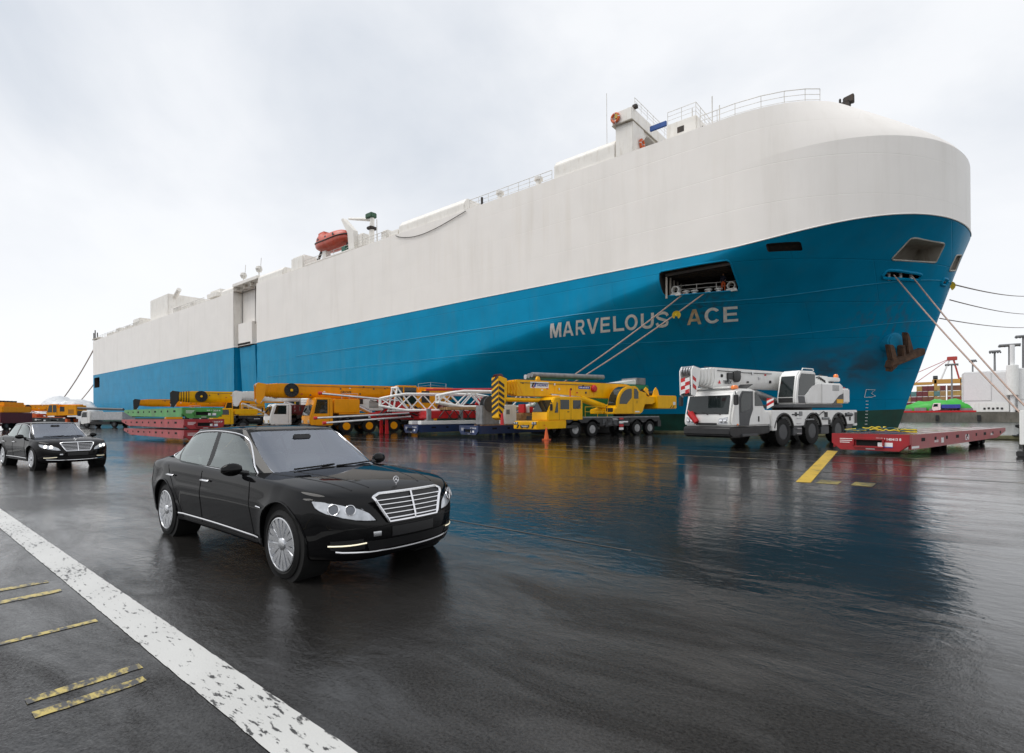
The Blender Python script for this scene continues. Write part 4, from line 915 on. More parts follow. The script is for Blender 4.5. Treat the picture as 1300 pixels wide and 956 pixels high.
def clutter(T, x0, x1, y, z0, z1, seed, n=12):
    """air tanks, boxes, pipes and valves along a chassis side"""
    rnd = random.Random(seed); s = 1 if y > 0 else -1; ms = [M['dark_grey'], M['mid_grey'], M['chassis'], M['steel'], M['bolt_white']]
    for k in range(n):
        x = lerp(x0, x1, (k + rnd.random() * .6) / n); z = rnd.uniform(z0, z1); w = rnd.uniform(.08, .28); h = rnd.uniform(.06, .2); t = rnd.random()
        if t < .5: bx('small_box', T, rnd.choice(ms), x - w, x + w, y - s * .12, y + s * rnd.uniform(.01, .07), z - h, z + h, .015)
        elif t < .8: MB().tube([(x - w * 1.5, y, z), (x + w * 1.5, y, z)], rnd.uniform(.03, .11), 10).build('air_tank', rnd.choice(ms), T, .01)
        else: MB().tube([(x - .4, y + s * .03, z), (x - .1, y + s * .06, z + .12), (x + .3, y + s * .03, z - .08), (x + .6, y + s * .02, z + .05)], .022, 5).build('hose', M['chassis'], T)
def boom_kit(b, y, s, x0, x1, z0, z1, seed, n=10):
    """pipes, clips and labels on a boom's side"""
    rnd = random.Random(seed); zz = lerp(z0, z1, .86); MB().tube([(x0, y + s * .03, zz), (lerp(x0, x1, .5), y + s * .03, zz - .02), (x1, y + s * .03, zz)], .02, 5).build('boom_pipe', M['dark_grey'], b)
    for k in range(n):
        x = lerp(x0, x1, (k + rnd.random()) / n); t = rnd.random(); z = rnd.uniform(z0 + .25, z1 - .1)
        if t < .4: bx('label', b, rnd.choice([M['bolt_white'], M['black'], M['red']]), x - .08, x + .08, y - .01, y + s * .012 if s > 0 else y + .01, z - .04, z + .04, 0)
        else: bx('bracket', b, rnd.choice([M['dark_grey'], M['steel'], M['chassis']]), x - .06, x + .06, y - .02, y + .06, z - .07, z + .07, .01)
def handrail(T, pts, h, m):
    o = MB(); P = [Vector(p) for p in pts]
    for f in (1, .5): o.tube([p + Vector((0, 0, h * f)) for p in P], .018, 5)
    for p in P: o.tube([p, p + Vector((0, 0, h))], .018, 5)
    return o.build('handrail', m, T)
def truck_wheel(parent, x, y, r, w, side, rim_m, dish=.5):
    t = wheel(parent, x, y, r, w, side, None, 0, r * .55)
    o = MB(); s = side; a = w / 2; rr = r * .55
    o.lathe([(rr, s * a * .88), (rr * .93, s * a * .92), (rr * .86, s * a * .35), (rr * .58, s * a * .25), (rr * .52, s * a * .62), (rr * .22, s * a * .70), (rr * .20, s * a * .88), (.001, s * a * .9)], (x, y, r), 'y', 24)
    for k in range(8):
        an = 2 * PI * k / 8; px, pz = x + rr * .70 * math.cos(an), r + rr * .70 * math.sin(an); o.tube([(px, y + s * a * .28, pz), (px, y + s * a * .42, pz)], rr * .06, 6)
    o.build('rim', rim_m, t); 
    # tread blocks
    tb = MB()
    for k in range(30):
        an = 2 * PI * k / 30
        for q in (-1, 1):
            c_, s_ = math.cos(an + q * .04), math.sin(an + q * .04); p0 = Vector((x + r * .985 * c_, y + q * a * .48, r + r * .985 * s_)); rd = Vector((c_, 0, s_)); tg = Vector((-s_, 0, c_)); ay = Vector((0, 1, 0))
            V = [p0 + tg * dx * r * .055 + ay * dy * a * .42 + rd * dz * r * .028 for dz in (-1, 1) for dx, dy in ((-1, -1), (1, -1), (1, 1), (-1, 1))]
            tb.add(V, [(3, 2, 1, 0), (4, 5, 6, 7), (0, 1, 5, 4), (1, 2, 6, 5), (2, 3, 7, 6), (3, 0, 4, 7)])
    tb.build('tread', M['rubber'], t, smooth=False)
    return t
def slab(name, parent, m, pts, th, bevel=.008):
    """panel with thickness: pts = 3D polygon (planar)"""
    P = [Vector(p) for p in pts]; nr = Vector((0, 0, 0))
    for i in range(len(P)): nr += P[i].cross(P[(i + 1) % len(P)])
    nr.normalize(); k = len(P); Q = [p + nr * th for p in P]
    return MB().add(P + Q, [tuple(range(k))[::-1], tuple(range(k, 2 * k))] + [(i, (i + 1) % k, (i + 1) % k + k, i + k) for i in range(k)]).build(name, m, parent, bevel)
def side_panel(name, parent, m, pts, y, th=.012, bevel=.006):
    """flat panel on the vehicle's side at y (sign of y = side)"""
    s = 1 if y > 0 else -1; return pr(name, parent, m, pts, y, y + s * th, 'y', bevel)
def boom(parent, m, x0, x1, yc, z0, z1, w, collars=5, head_m=None, clen=.22, taper=.05):
    """telescopic boom: base section, nested collars, rounded underside"""
    def sec(k):
        hw = w / 2 - k * taper * .5; zt, zb = z1 - k * taper * .5, z0 + k * taper * .5; h = zt - zb
        return [(yc - hw, zt), (yc + hw, zt), (yc + hw, zb + h * .42), (yc + hw * .85, zb + h * .16), (yc + hw * .45, zb + .01), (yc - hw * .45, zb + .01), (yc - hw * .85, zb + h * .16), (yc - hw, zb + h * .42)]
    b = MB().prism(sec(0), x0, x1, 'x').build('boom', m, parent, .025)
    x = x1
    for k in range(1, collars + 1):
        MB().prism(sec(k), x - .5, x + clen, 'x').build('boom_section', m, b, .015)
        c = [(yc + (p[0] - yc) * 1.045, (z0 + z1) / 2 + (p[1] - (z0 + z1) / 2) * 1.045) for p in sec(k)]
        MB().prism(c, x + clen - .09, x + clen - .01, 'x').build('boom_collar', head_m or m, b, .01); x += clen
    return b, x
def boom_head(parent, b, m, x, yc, z0, z1, w, stripes=True, drop=.55, length=.75):
    hw = w / 2 * .78
    for s in (-1, 1):
        pl = pr('head_plate', b, m, [(x - .1, z1 - .08), (x + length * .75, z1 + .02), (x + length, z1 - .18), (x + length * .95, z0 - drop + .1), (x + length * .6, z0 - drop), (x + .05, z0 + .1)], yc + s * hw - .03, yc + s * hw + .03, 'y', .01)
    for zz, rr in ((z1 - .2, .22), (z0 - drop + .28, .24)):
        for k in range(4): MB().lathe([(rr, -.03), (rr * .85, -.012), (rr * .85, .012), (rr, .03), (rr * .3, .05), (rr * .3, -.05)], (x + length * .62, yc - hw * .7 + k * hw * .46, zz), 'y', 20, closed=True).build('sheave', M['steel'], b)
    if stripes:
        for k in range(6):
            zz = lerp(z0 - drop + .15, z1 - .2, k / 6); hgt = (z1 - z0 + drop - .35) / 6
            for q in ((0, 1) if k < 4 else ()): pr('chevron', b, M['red'] if (k + q) % 2 else M['bolt_white'], [(yc - .24 + q * .24, zz), (yc + q * .24, zz + .06), (yc + q * .24, zz + hgt + .06), (yc - .24 + q * .24, zz + hgt)], x + length + .0, x + length + .02, 'x', 0)
            if 1 <= k <= 4: pr('chevron', b, M['red'] if k % 2 else M['bolt_white'], [(x + length * .45, zz), (x + length - .08, zz + .12), (x + length - .08, zz + hgt + .12), (x + length * .45, zz + hgt)], yc + hw + .03, yc + hw + .042, 'y', 0)
def reel(parent, x, y, z, r, side=1):
    o = MB(); s = side
    o.lathe([(r, 0), (r, s * .10), (r * .93, s * .11), (r * .93, s * .02), (r * .15, s * .02)], (x, y, z), 'y', 28)
    for k in range(12):
        a = 2 * PI * k / 12; o.tube([(x + r * .1 * math.cos(a), y + s * .06, z + r * .1 * math.sin(a)), (x + r * .92 * math.cos(a + .25), y + s * .06, z + r * .92 * math.sin(a + .25))], r * .045, 5)
    t = o.build('hose_reel', M['black'], parent); MB().lathe([(.10 * r / .5, s * .02), (.10 * r / .5, s * .12), (.001, s * .13)], (x, y, z), 'y', 14).build('reel_hub', M['cr_yellow'], t); return t
def arch_profile(x0, x1, axles, zb, zt, ra, zc):
    """skirt outline with half-round wheel cut-outs; x0 > x1"""
    p = [(x0, zt), (x0, zb)]
    for a in axles:
        lo = math.asin(max(-1, min(1, (zb - zc) / ra)))
        p += [(a + ra * math.cos(t), zc + ra * math.sin(t)) for t in [lo + (PI - 2 * lo) * k / 12 for k in range(13)]]
    return p + [(x1, zb), (x1, zt)]
def mirror_arm(parent, x, y, z, s):
    MB().tube([(x, y, z), (x + .25, y + s * .18, z + .08), (x + .28, y + s * .22, z - .05)], .02, 6).build('mirror_arm', M['chassis'], parent)
    bx('mirror', parent, M['chassis'], x + .22, x + .34, y + s * .22 - .11, y + s * .22 + .11, z - .5, z - .05, .03)
def stripes_board(parent, x, y0, y1, z0, z1, n, a, b, ax='x', name='hazard_stripe', lean=.5):
    """a board of separate diagonal stripes facing +x"""
    for k in range(n):
        za, zb_ = lerp(z0, z1, k / n), lerp(z0, z1, (k + 1) / n)
        pr(name, parent, a if k % 2 else b, [(y0, za), (y1, min(z1, za + lean * (y1 - y0))), (y1, min(z1, zb_ + lean * (y1 - y0))), (y0, zb_)] if ax == 'x' else [(y0, za), (y1, za + lean * (y1 - y0)), (y1, zb_ + lean * (y1 - y0)), (y0, zb_)], x, x + .02, ax, 0)

# ---- white three-axle crane
def white_crane(loc, rz):
    T = thing('mobile_crane', 'white three axle mobile crane with low front cab, parked right of the yellow crane', 'crane', loc, rz, 'cranes parked on the quay')
    W_, G, K = M['cr_white'], M['dark_grey'], M['chassis']; ax = (0, -2.65, -5.3); r = .67
    bx('chassis', T, K, -6.9, 2.4, -.75, .75, .72, 1.4, .03)
    prof = arch_profile(1.05, -6.95, ax, .95, 1.72, .86, .72)
    for s in (1, -1):
        f = MB().prism(prof, s * .82, s * 1.28, 'y').build('side_fairing', W_, T, .025)
        for a in ax:                                   # dark arch linings
            MB().tube([(a + .84 * math.cos(t), s * 1.27, .72 + .84 * math.sin(t)) for t in [R(10) + R(160) * k / 14 for k in range(15)]], .055, 6).build('arch_lining', M['chassis'], f)
        for xc, w_ in ((-1.33, .42), (-3.97, .42)):
            bx('tool_box', T, G, xc - w_, xc + w_, s * .75, s * 1.22, .48, .94, .03)
            if xc > -2:
                for zz in (.55, .8, 1.05, 1.3): bx('step', T, M['steel'], xc - .2, xc + .2, s * 1.19, s * 1.31, zz, zz + .04, .005)
        bx('tool_box', T, G, -6.9, -6.2, s * .75, s * 1.22, .5, .94, .03)
        for xc, zz, sz in ((-1.05, 1.52, .10), (-3.95, 1.45, .17), (-4.3, 1.1, .13), (-6.35, 1.5, .1), (-6.5, 1.25, .1)): side_panel('fairing_hatch', T, K, [(xc - sz, zz - sz), (xc + sz, zz - sz), (xc + sz, zz + sz), (xc - sz, zz + sz)], s * 1.281)
        for a in ax: truck_wheel(T, a, s * 1.06, r, .42, s, M['dark_grey'])
        # slots of the outrigger beam
        bx('outrigger_beam', T, W_, .62, 1.0, s * .7, s * 1.3, .75, 1.35, .03); bx('outrigger_beam', T, W_, -7.35, -6.97, s * .7, s * 1.28, .85, 1.72, .03)
        side_panel('outrigger_sign', T, K, [(-7.3, 1.0), (-7.02, 1.0), (-7.02, 1.6), (-7.3, 1.6)], s * 1.281)
    bx('deck_plate', T, M['mid_grey'], -6.9, .5, -.82, .82, 1.60, 1.70, .01)
    # carrier cab: low, wide, forward of the first axle
    cp = [(3.30, .98), (3.36, 1.22), (3.32, 1.50), (3.06, 2.50), (2.92, 2.64), (2.6, 2.70), (1.75, 2.70), (1.45, 2.62), (.95, 2.15), (.72, 1.74), (.3, 1.72), (.3, .98)]
    c = MB().prism(cp, -1.27, 1.27, 'y').build('cab', W_, T, .09, 4)
    slab('windscreen', c, M['vglass'], [(3.325, -1.12, 1.56), (3.325, 1.12, 1.56), (3.105, 1.08, 2.40), (3.105, -1.08, 2.40)], .02, .01)
    for y0 in (-.6, .1, .75): MB().tube([(3.35, y0, 1.53), (3.32, y0 - .35, 1.66)], .015, 5).build('wiper', K, c)
    for s in (1, -1):
        side_panel('cab_door', c, G, [(2.75, 1.02), (2.05, 1.02), (1.95, 1.35), (1.72, 1.75), (1.72, 2.58), (2.55, 2.58), (2.78, 2.3)], s * 1.272, .014)
        side_panel('side_window', c, M['vglass'], [(2.66, 1.62), (2.02, 1.75), (1.86, 2.0), (1.86, 2.50), (2.5, 2.50), (2.66, 2.25)], s * 1.287, .01)
        side_panel('rear_side_window', c, M['vglass'], [(1.58, 2.55), (1.42, 2.50), (1.02, 2.12), (.92, 1.92), (1.58, 1.92)], s * 1.272, .012)
        side_panel('side_vent', c, K, [(1.33, 1.2), (1.22, 1.2), (1.22, 1.45), (1.33, 1.45)], s * 1.272)
        hl = slab('headlight', c, M['lens'], [(3.36, s * 1.12, 1.14), (3.36, s * .62, 1.10), (3.37, s * .66, 1.36), (3.345, s * 1.12, 1.44)][::s], .03, .02)
        for yy in (.78, .98): MB().lathe([(.085, 0), (.07, .02), (.001, .03)], (3.395, s * yy, 1.25), 'x', 14).build('lamp', M['chrome'], hl)
        mirror_arm(c, 3.0, s * 1.25, 2.45, s)
        side_panel('marker_lamp', c, M['beacon'], [(2.95, 1.05), (2.82, 1.05), (2.82, 1.12), (2.95, 1.12)], s * 1.275)
    pr('bumper', T, K, [(3.42, .62), (3.42, .95), (3.3, 1.0), (.3, 1.0), (.3, .66), (2.4, .5), (3.2, .5)], -1.25, 1.25, 'y', .05, 3)
    bx('grille_vent', c, K, 3.35, 3.375, -.55, .55, 1.06, 1.16, .01)
    bx('cab_step', T, G, 1.4, 2.6, 1.0, 1.33, .55, .66, .02); bx('cab_step', T, G, 1.4, 2.6, -1.33, -1.0, .55, .66, .02)
    lb = bx('roof_light_bar', c, W_, 2.62, 2.95, -.95, .95, 2.70, 2.80, .03)
    for y in (-1.05, 1.05): MB().lathe([(.16, 0), (.16, .10), (.12, .16), (.001, .17)], (2.75, y, 2.68), 'z', 16).build('beacon', M['beacon'], c)
    text('lettering', lb, M['dark_grey'], 'TEREX', .09, (2.955, -.2, 2.715), FACE_PX, .02)
    MB().tube([(3.42, -.95, 1.75), (3.50, -.72, 1.5)], .03, 6).build('hook_sling', M['red'], T)
    hk = MB().tube([(3.47, -.80, 1.62), (3.47, -.42, 1.18)], .16, 10, .13); hk.build('hook_block', M['red'], T, .02)
    for q in T.children:
        if q.name.split('.')[0] in ('cab', 'bumper', 'cab_step', 'hook_sling', 'hook_block'): q.location.x = .8
    # superstructure
    MB().lathe([(.95, 1.70), (.95, 1.98)], (-3.0, 0, 0), 'z', 28).build('turntable', K, T)
    bx('turntable_deck', T, G, -5.9, -1.0, -1.2, 1.2, 1.86, 2.02, .02)
    oc = MB().prism([(-1.05, 2.02), (-1.02, 2.35), (-1.28, 3.45), (-1.55, 3.70), (-2.9, 3.72), (-3.02, 3.6), (-3.05, 2.02)], .32, 1.26, 'y').build('operator_cab', W_, T, .07, 3)
    slab('cab_front_window', oc, M['vglass'], [(-1.015, .42, 2.38), (-1.015, 1.16, 2.38), (-1.27, 1.13, 3.42), (-1.27, .45, 3.42)], .015, .01)
    slab('cab_front_panel', oc, K, [(-1.025, .42, 2.1), (-1.025, 1.16, 2.1), (-1.01, 1.16, 2.34), (-1.01, .42, 2.34)], .015, .01)
    side_panel('cab_side_window', oc, M['vglass'], [(-1.32, 2.45), (-1.42, 3.25), (-1.62, 3.55), (-2.9, 3.55), (-2.9, 2.85), (-2.35, 2.75), (-1.9, 2.45)], 1.262)
    side_panel('cab_door_panel', oc, G, [(-1.35, 2.08), (-1.3, 2.42), (-1.9, 2.42), (-1.98, 2.08)], 1.262)
    MB().tube([(-1.8, 1.2, 3.72), (-1.85, 1.2, 3.82), (-2.85, 1.2, 3.82), (-2.9, 1.2, 3.72)], .025, 6).build('roof_rail', W_, oc)
    eh = MB().prism([(-2.05, 2.03), (-2.0, 2.35), (-2.2, 2.75), (-2.55, 2.98), (-3.05, 3.12), (-5.5, 3.15), (-5.75, 3.05), (-5.8, 2.03)], .5, 1.30, 'y').build('engine_housing', W_, T, .06, 3)
    side_panel('housing_flash', eh, G, [(-4.6, 2.06), (-5.74, 2.06), (-5.74, 2.62), (-5.3, 2.5)], 1.302); side_panel('housing_plate', eh, M['cr_yellow'], [(-5.0, 2.08), (-5.7, 2.08), (-5.7, 2.3), (-5.0, 2.3)], 1.316)
    side_panel('housing_seam', eh, M['gap'], [(-3.5, 2.06), (-3.52, 2.06), (-3.52, 3.1), (-3.5, 3.1)], 1.302, .004)
    bx('counterweight', T, W_, -6.6, -5.85, -1.25, 1.25, 2.1, 2.9, .06)
    b, x = boom(T, W_, -5.0, 3.6, -.35, 2.78, 3.72, .8, 5, clen=.21)
    boom_head(T, b, W_, x - .05, -.35, 2.78, 3.72, .8, length=.55, drop=.45)
    text('lettering', b, M['dark_grey'], 'TEREX', .22, (2.95, .056, 2.98), FACE_PY, .03)
    slab('boom_logo', b, M['red'], [(3.12, .055, 2.98), (3.32, .055, 2.98), (3.22, .055, 3.14)], -.01 if False else .01, 0)
    MB().lathe([(.28, 0), (.28, .12), (.2, .14), (.001, .14)], (2.0, .05, 3.35), 'y', 20).build('cable_drum', K, b); bx('drum_bracket', b, K, 2.15, 2.7, .05, .14, 3.2, 3.5, .02)
    MB().tube([(-2.6, -.35, 2.1), (.4, -.35, 2.72)], .19, 14).build('luffing_cylinder', M['steel'], T)
    MB().tube([(3.6, -.5, 3.79), (0, -.5, 3.80), (-5, -.5, 3.76)], .016, 5).build('hoist_rope', K, b)
    bx('winch_frame', T, W_, -6.2, -4.6, -.7, .35, 3.0, 3.62, .05); MB().lathe([(.36, -.45), (.36, -.4), (.24, -.4), (.24, .4), (.36, .4), (.36, .45)], (-5.5, -.2, 3.35), 'y', 18).build('winch_drum', K, T)
    bx('rear_jib', T, W_, -8.0, -6.4, -.15, .35, 2.68, 3.02, .04); bx('rear_jib', T, W_, -7.8, -6.0, -.1, .2, 3.36, 3.6, .04)
    slab('rear_marker', T, M['red'], [(-8.01, .36, 2.66), (-7.82, .36, 2.66), (-7.82, .36, 3.04), (-8.01, .36, 3.04)], .01, 0)
    MB().lathe([(.13, 0), (.13, .12), (.08, .2), (.001, .21)], (-7.6, .05, 3.6), 'z', 14).build('beacon', M['beacon'], T)
    stripes_board(T, .78, .9, 1.24, 1.78, 2.3, 4, M['red'], M['bolt_white'])
    bx('exhaust_box', T, K, .3, .9, -.9, -.2, 1.75, 2.3, .04); slab('roof_hatch', c, K, [(1.75, .3, 2.72), (1.2, .3, 2.95), (1.2, .95, 2.95), (1.75, .95, 2.72)], .03, .01)
    clutter(T, -6.6, .4, 1.285, 1.1, 1.6, 5, 9); boom_kit(b, .05, 1, -1.0, 3.4, 2.85, 3.7, 8, 9)
    handrail(T, [(-.9, -.8, 1.7), (-.2, -.8, 1.7), (.4, -.8, 1.7)], .8, M['steel'])
    for k in range(4): MB().tube([(-4.2 - .3 * k, .1, 3.3), (-5.0 - .2 * k, .42, 3.55 - .06 * k), (-5.9, .3, 3.2)], .03, 5).build('hose', K, T)
    for k in range(3): bx('hook_sheave_box', T, M['dark_grey'], -6.5 - k * .35, -6.25 - k * .35, -.45, .15, 3.05, 3.35 + .08 * k, .04)
    for k in range(5): slab('louvre', eh, M['dark_grey'], [(-4.6, 1.303, 2.75 + k * .06), (-5.3, 1.303, 2.75 + k * .06), (-5.3, 1.303, 2.78 + k * .06), (-4.6, 1.303, 2.78 + k * .06)][::-1], .006, 0)
    return T
white_crane((-7.5, 28.4, 0), R(-107))

# ---- yellow four-axle truck crane with a box boom
def yellow_crane(loc, rz):
    T = thing('truck_crane', 'yellow four axle truck crane with black and yellow striped boom tip, beside the traffic cone', 'crane', loc, rz, 'cranes parked on the quay')
    Yw, K = M['cr_yellow'], M['chassis']; ax = (0, -1.62, -6.3, -7.75); r = .53
    bx('chassis', T, K, -9.0, 2.2, -.55, .55, .75, 1.25, .02)
    for s in (1, -1):
        for a in ax: truck_wheel(T, a, s * 1.08, r, .34, s, M['rim_grey'])
        pr('mudguard', T, K, arch_profile(.85, -2.35, ax[:2], 1.0, 1.32, .68, .55), s * .78, s * 1.27, 'y', .02)
        pr('mudguard', T, K, arch_profile(-5.5, -8.9, ax[2:], 1.0, 1.32, .66, .55), s * .78, s * 1.25, 'y', .02)
        bx('running_board', T, K, -5.5, -2.35, s * .5, s * 1.22, .72, 1.36, .03)
        for q in range(4): bx('ladder_rung', T, M['red'] if q % 2 else M['bolt_white'], -4.75, -4.3, s * 1.23, s * 1.28, .42 + q * .24, .60 + q * .24, .01)
        for q in range(3): bx('valve_box', T, M['dark_grey'], -4.1 + q * .55, -3.7 + q * .55, s * 1.21, s * 1.26, .8, 1.25, .02)
        bx('outrigger_beam', T, K, -9.0, -8.6, s * .5, s * 1.3, .6, 1.1, .03)
    bx('deck_plate', T, M['mid_grey'], -8.9, -.75, -1.2, 1.2, 1.33, 1.42, .01)
    # bumper platform
    bp_ = pr('bumper', T, Yw, [(3.45, .62), (3.45, 1.10), (3.3, 1.18), (.9, 1.18), (.9, .66)], -1.32, 1.32, 'y', .03)
    for k in range(9):
        y0 = -1.25 + k * .28; slab('hazard_stripe', bp_, M['black'] if k % 2 else Yw, [(3.452, y0, .68), (3.452, y0 + .18, .68), (3.452, y0 + .36, .92), (3.452, y0 + .18, .92)], .008, 0)
    bx('number_plate', bp_, M['black'], 3.455, 3.475, -.5, .5, .74, .90, .01); text('lettering', bp_, M['bolt_white'], 'TADANO', .14, (3.476, -.38, .77), FACE_PX, .02, width=.76)
    for s in (1, -1):
        h = bx('headlight_box', bp_, M['dark_grey'], 3.40, 3.48, s * .78, s * 1.28, .92, 1.12, .02)
        for q in (.9, 1.15): MB().lathe([(.085, 0), (.08, .02), (.001, .04)], (3.48, s * q, 1.02), 'x', 16).build('lamp', M['lens'], h)
        side_panel('marker_lamp', bp_, M['beacon'], [(2.9, .85), (2.75, .85), (2.75, .92), (2.9, .92)], s * 1.322)
    # driver's cab with a raked windscreen
    c = MB().prism([(2.55, 1.18), (2.52, 1.72), (2.02, 2.62), (1.85, 2.78), (1.5, 2.82), (-.55, 2.82), (-.66, 2.74), (-.66, 1.18)], -.45, 1.30, 'y').build('cab', Yw, T, .06, 3)
    slab('windscreen', c, M['vglass'], [(2.515, -.36, 1.78), (2.515, 1.18, 1.78), (2.08, 1.16, 2.58), (2.08, -.34, 2.58)], .015, .01)
    side_panel('side_window', c, M['vglass'], [(1.92, 1.72), (1.62, 1.72), (1.62, 2.36), (1.72, 2.50)], 1.302)
    side_panel('side_window', c, M['vglass'], [(1.42, 1.95), (.62, 1.95), (.62, 2.60), (1.42, 2.60)], 1.302); side_panel('side_window', c, M['vglass'], [(.28, 1.98), (-.42, 1.98), (-.46, 2.58), (.28, 2.58)], 1.302)
    for xx in (1.52, .46): side_panel('door_seam', c, M['gap'], [(xx - .012, 1.22), (xx + .012, 1.22), (xx + .012, 2.7), (xx - .012, 2.7)], 1.301, .004)
    bx('door_handle', c, K, .62, .80, 1.30, 1.33, 1.75, 1.80, .01)
    side_panel('cab_step', c, K, [(.95, .66), (-.1, .66), (-.1, .85), (.95, .85)], 1.30, .03)
    mirror_arm(c, 2.1, 1.28, 2.35, 1)
    bx('roof_bracket', c, Yw, .9, 1.7, .1, .7, 2.82, 2.92, .03)
    MB().lathe([(.04, 0), (.035, .55)], (.35, 1.1, 2.8), 'z', 8).build('beacon_post', M['red'], c)
    bx('front_deck', T, K, -.6, 2.4, -1.25, -.5, 1.19, 1.5, .03)
    # superstructure
    MB().lathe([(.85, 1.42), (.85, 1.62)], (-6.2, 0, 0), 'z', 26).build('turntable', K, T)
    pr('turntable_frame', T, Yw, [(-3.6, 1.62), (-3.6, 1.95), (-4.6, 2.2), (-8.2, 2.9), (-8.9, 2.9), (-8.2, 2.1), (-7.4, 1.62)], -1.1, .25, 'y', .04)
    arc = [(-4.05 - 1.35 * (1 - math.cos(t)), 2.25 + 1.42 * math.sin(t)) for t in [R(90) * k / 8 for k in range(9)]]
    oc = MB().prism([(-3.75, 1.60), (-3.78, 2.0), (-4.02, 2.1)] + arc + [(-6.15, 3.72), (-6.6, 3.35), (-7.35, 3.2), (-7.3, 2.6), (-6.9, 1.75), (-6.6, 1.60)], .30, 1.28, 'y').build('operator_cab', Yw, T, .05, 2)
    gl = [(-4.32 - 1.15 * (1 - math.cos(t)), 2.35 + 1.15 * math.sin(t)) for t in [R(90) * k / 8 for k in range(9)]]
    side_panel('cab_side_window', oc, M['vglass'], gl + [(-5.66, 3.50), (-5.66, 2.85), (-5.1, 2.35)], 1.282); side_panel('cab_rear_window', oc, M['vglass'], [(-5.9, 2.75), (-6.4, 2.75), (-6.4, 3.25), (-6.2, 3.5), (-5.9, 3.52)], 1.282)
    for k in range(7): 
        a, q = arc[k], arc[k + 1]; slab('front_glass', oc, M['vglass'], [(a[0] + .012, .40, a[1]), (a[0] + .012, 1.18, a[1]), (q[0] + .012, 1.18, q[1] + .012), (q[0] + .012, .40, q[1] + .012)], .008, 0)
    side_panel('door_seam', oc, M['gap'], [(-5.78, 1.65), (-5.80, 1.65), (-5.80, 3.6), (-5.78, 3.6)], 1.281, .004); side_panel('data_plate', oc, M['bolt_white'], [(-6.0, 1.72), (-6.5, 1.72), (-6.5, 1.82), (-6.0, 1.82)], 1.282, .006)
    side_panel('door_handle', oc, K, [(-6.2, 2.4), (-6.24, 2.4), (-6.24, 2.6), (-6.2, 2.6)], 1.282, .02)
    bx('lower_cab_panel', oc, K, -3.79, -3.74, .45, 1.15, 1.75, 2.05, .02)
    pr('tail_arm', T, Yw, [(-7.0, 2.35), (-7.0, 2.95), (-8.9, 2.95), (-9.0, 2.6), (-8.3, 2.35)], .1, 1.0, 'y', .03)
    cw = bx('counterweight', T, Yw, -11.1, -8.7, -1.2, 1.2, 2.0, 3.05, .06); side_panel('sign', cw, M['bolt_white'], [(-10.6, 2.3), (-10.9, 2.3), (-10.9, 2.55), (-10.6, 2.55)], 1.202); slab('hazard_stripe', cw, M['black'], [(-10.2, 1.203, 2.05), (-10.3, 1.203, 2.05), (-10.5, 1.203, 2.25), (-10.4, 1.203, 2.25)], .006, 0); slab('hazard_stripe', cw, M['black'], [(-10.5, 1.203, 2.05), (-10.6, 1.203, 2.05), (-10.8, 1.203, 2.25), (-10.7, 1.203, 2.25)], .006, 0)
    for xx in (-8.0, -9.2):
        pr('winch_cheek', T, Yw, [(xx, 2.9), (xx - .9, 2.9), (xx - .7, 3.5), (xx - .45, 3.75), (xx - .2, 3.5)], .2, .28, 'y', .02); pr('winch_cheek', T, Yw, [(xx, 2.9), (xx - .9, 2.9), (xx - .7, 3.5), (xx - .45, 3.75), (xx - .2, 3.5)], -.7, -.62, 'y', .02)
        MB().lathe([(.34, -.42), (.34, -.38), (.22, -.38), (.22, .38), (.34, .38), (.34, .42)], (xx - .45, -.2, 3.25), 'y', 16).build('winch_drum', K, T)
    # boom (box section) with the striped head and the stowed luffing jib
    b = pr('boom', T, Yw, [(-8.2, 2.85), (-8.2, 3.45), (-6.5, 3.92), (4.1, 3.95), (4.1, 2.86), (-6.2, 2.8)], -.78, -.02, 'y', .03)
    x = 4.1
    for k in range(4):
        q = .045 * (k + 1); bx('boom_section', b, Yw, x - .3, x + .22, -.78 + q, -.02 - q, 2.90 + q, 3.92 - q, .02); bx('boom_collar', b, Yw, x + .10, x + .18, -.78 + q - .03, -.02 - q + .03, 2.86 + q, 3.97 - q, .01); x += .22
        slab('collar_brace', b, M['cr_amber'], [(x - .75, -.014, 2.95), (x - .69, -.014, 2.95), (x - .25, -.014, 3.8), (x - .31, -.014, 3.8)], .01, 0)
    hd = pr('boom_head', b, Yw, [(x - .1, 2.88), (x - .1, 3.98), (x + .45, 4.14), (x + .60, 4.05), (x + .60, 1.4), (x + .3, 1.25), (x + .1, 2.2)], -.82, .02, 'y', .03)
    for q in range(7):
        z0 = 1.5 + q * .36; slab('hazard_stripe', hd, M['black'], [(x + .58, .022, z0), (x + .58, .022, z0 + .2), (x + .14 if z0 > 1.9 else x + .3, .022, z0 - .26 + .2), (x + .14 if z0 > 1.9 else x + .3, .022, z0 - .26)][::-1], .008, 0)
        slab('hazard_stripe', hd, M['black'], [(x + .602, -.78, z0), (x + .602, 0, z0 + .35), (x + .602, 0, z0 + .55), (x + .602, -.78, z0 + .2)], .008, 0)
    for q in range(3): MB().lathe([(.25, -.03), (.2, -.01), (.2, .01), (.25, .03), (.08, .05), (.08, -.05)], (x + .35, -.65 + q * .25, 4.05), 'y', 18, closed=True).build('sheave', M['maroon'], hd)
    MB().tube([(x + .4, .12, .95), (x + .4, .12, 1.7)], .13, 10, .08).build('hook_block', M['red'], T)
    MB().tube([(x + .1, -.2, 2.62), (-2.0, -.2, 2.55)], .15, 10).build('stowed_jib', Yw, b); MB().tube([(-1.6, .0, 2.75), (-4.0, .0, 2.15)], .24, 12).build('luffing_cylinder', Yw, T); MB().tube([(1.2, .0, 2.92), (-1.6, 0, 2.75)], .15, 10).build('cylinder_rod', M['steel'], T)
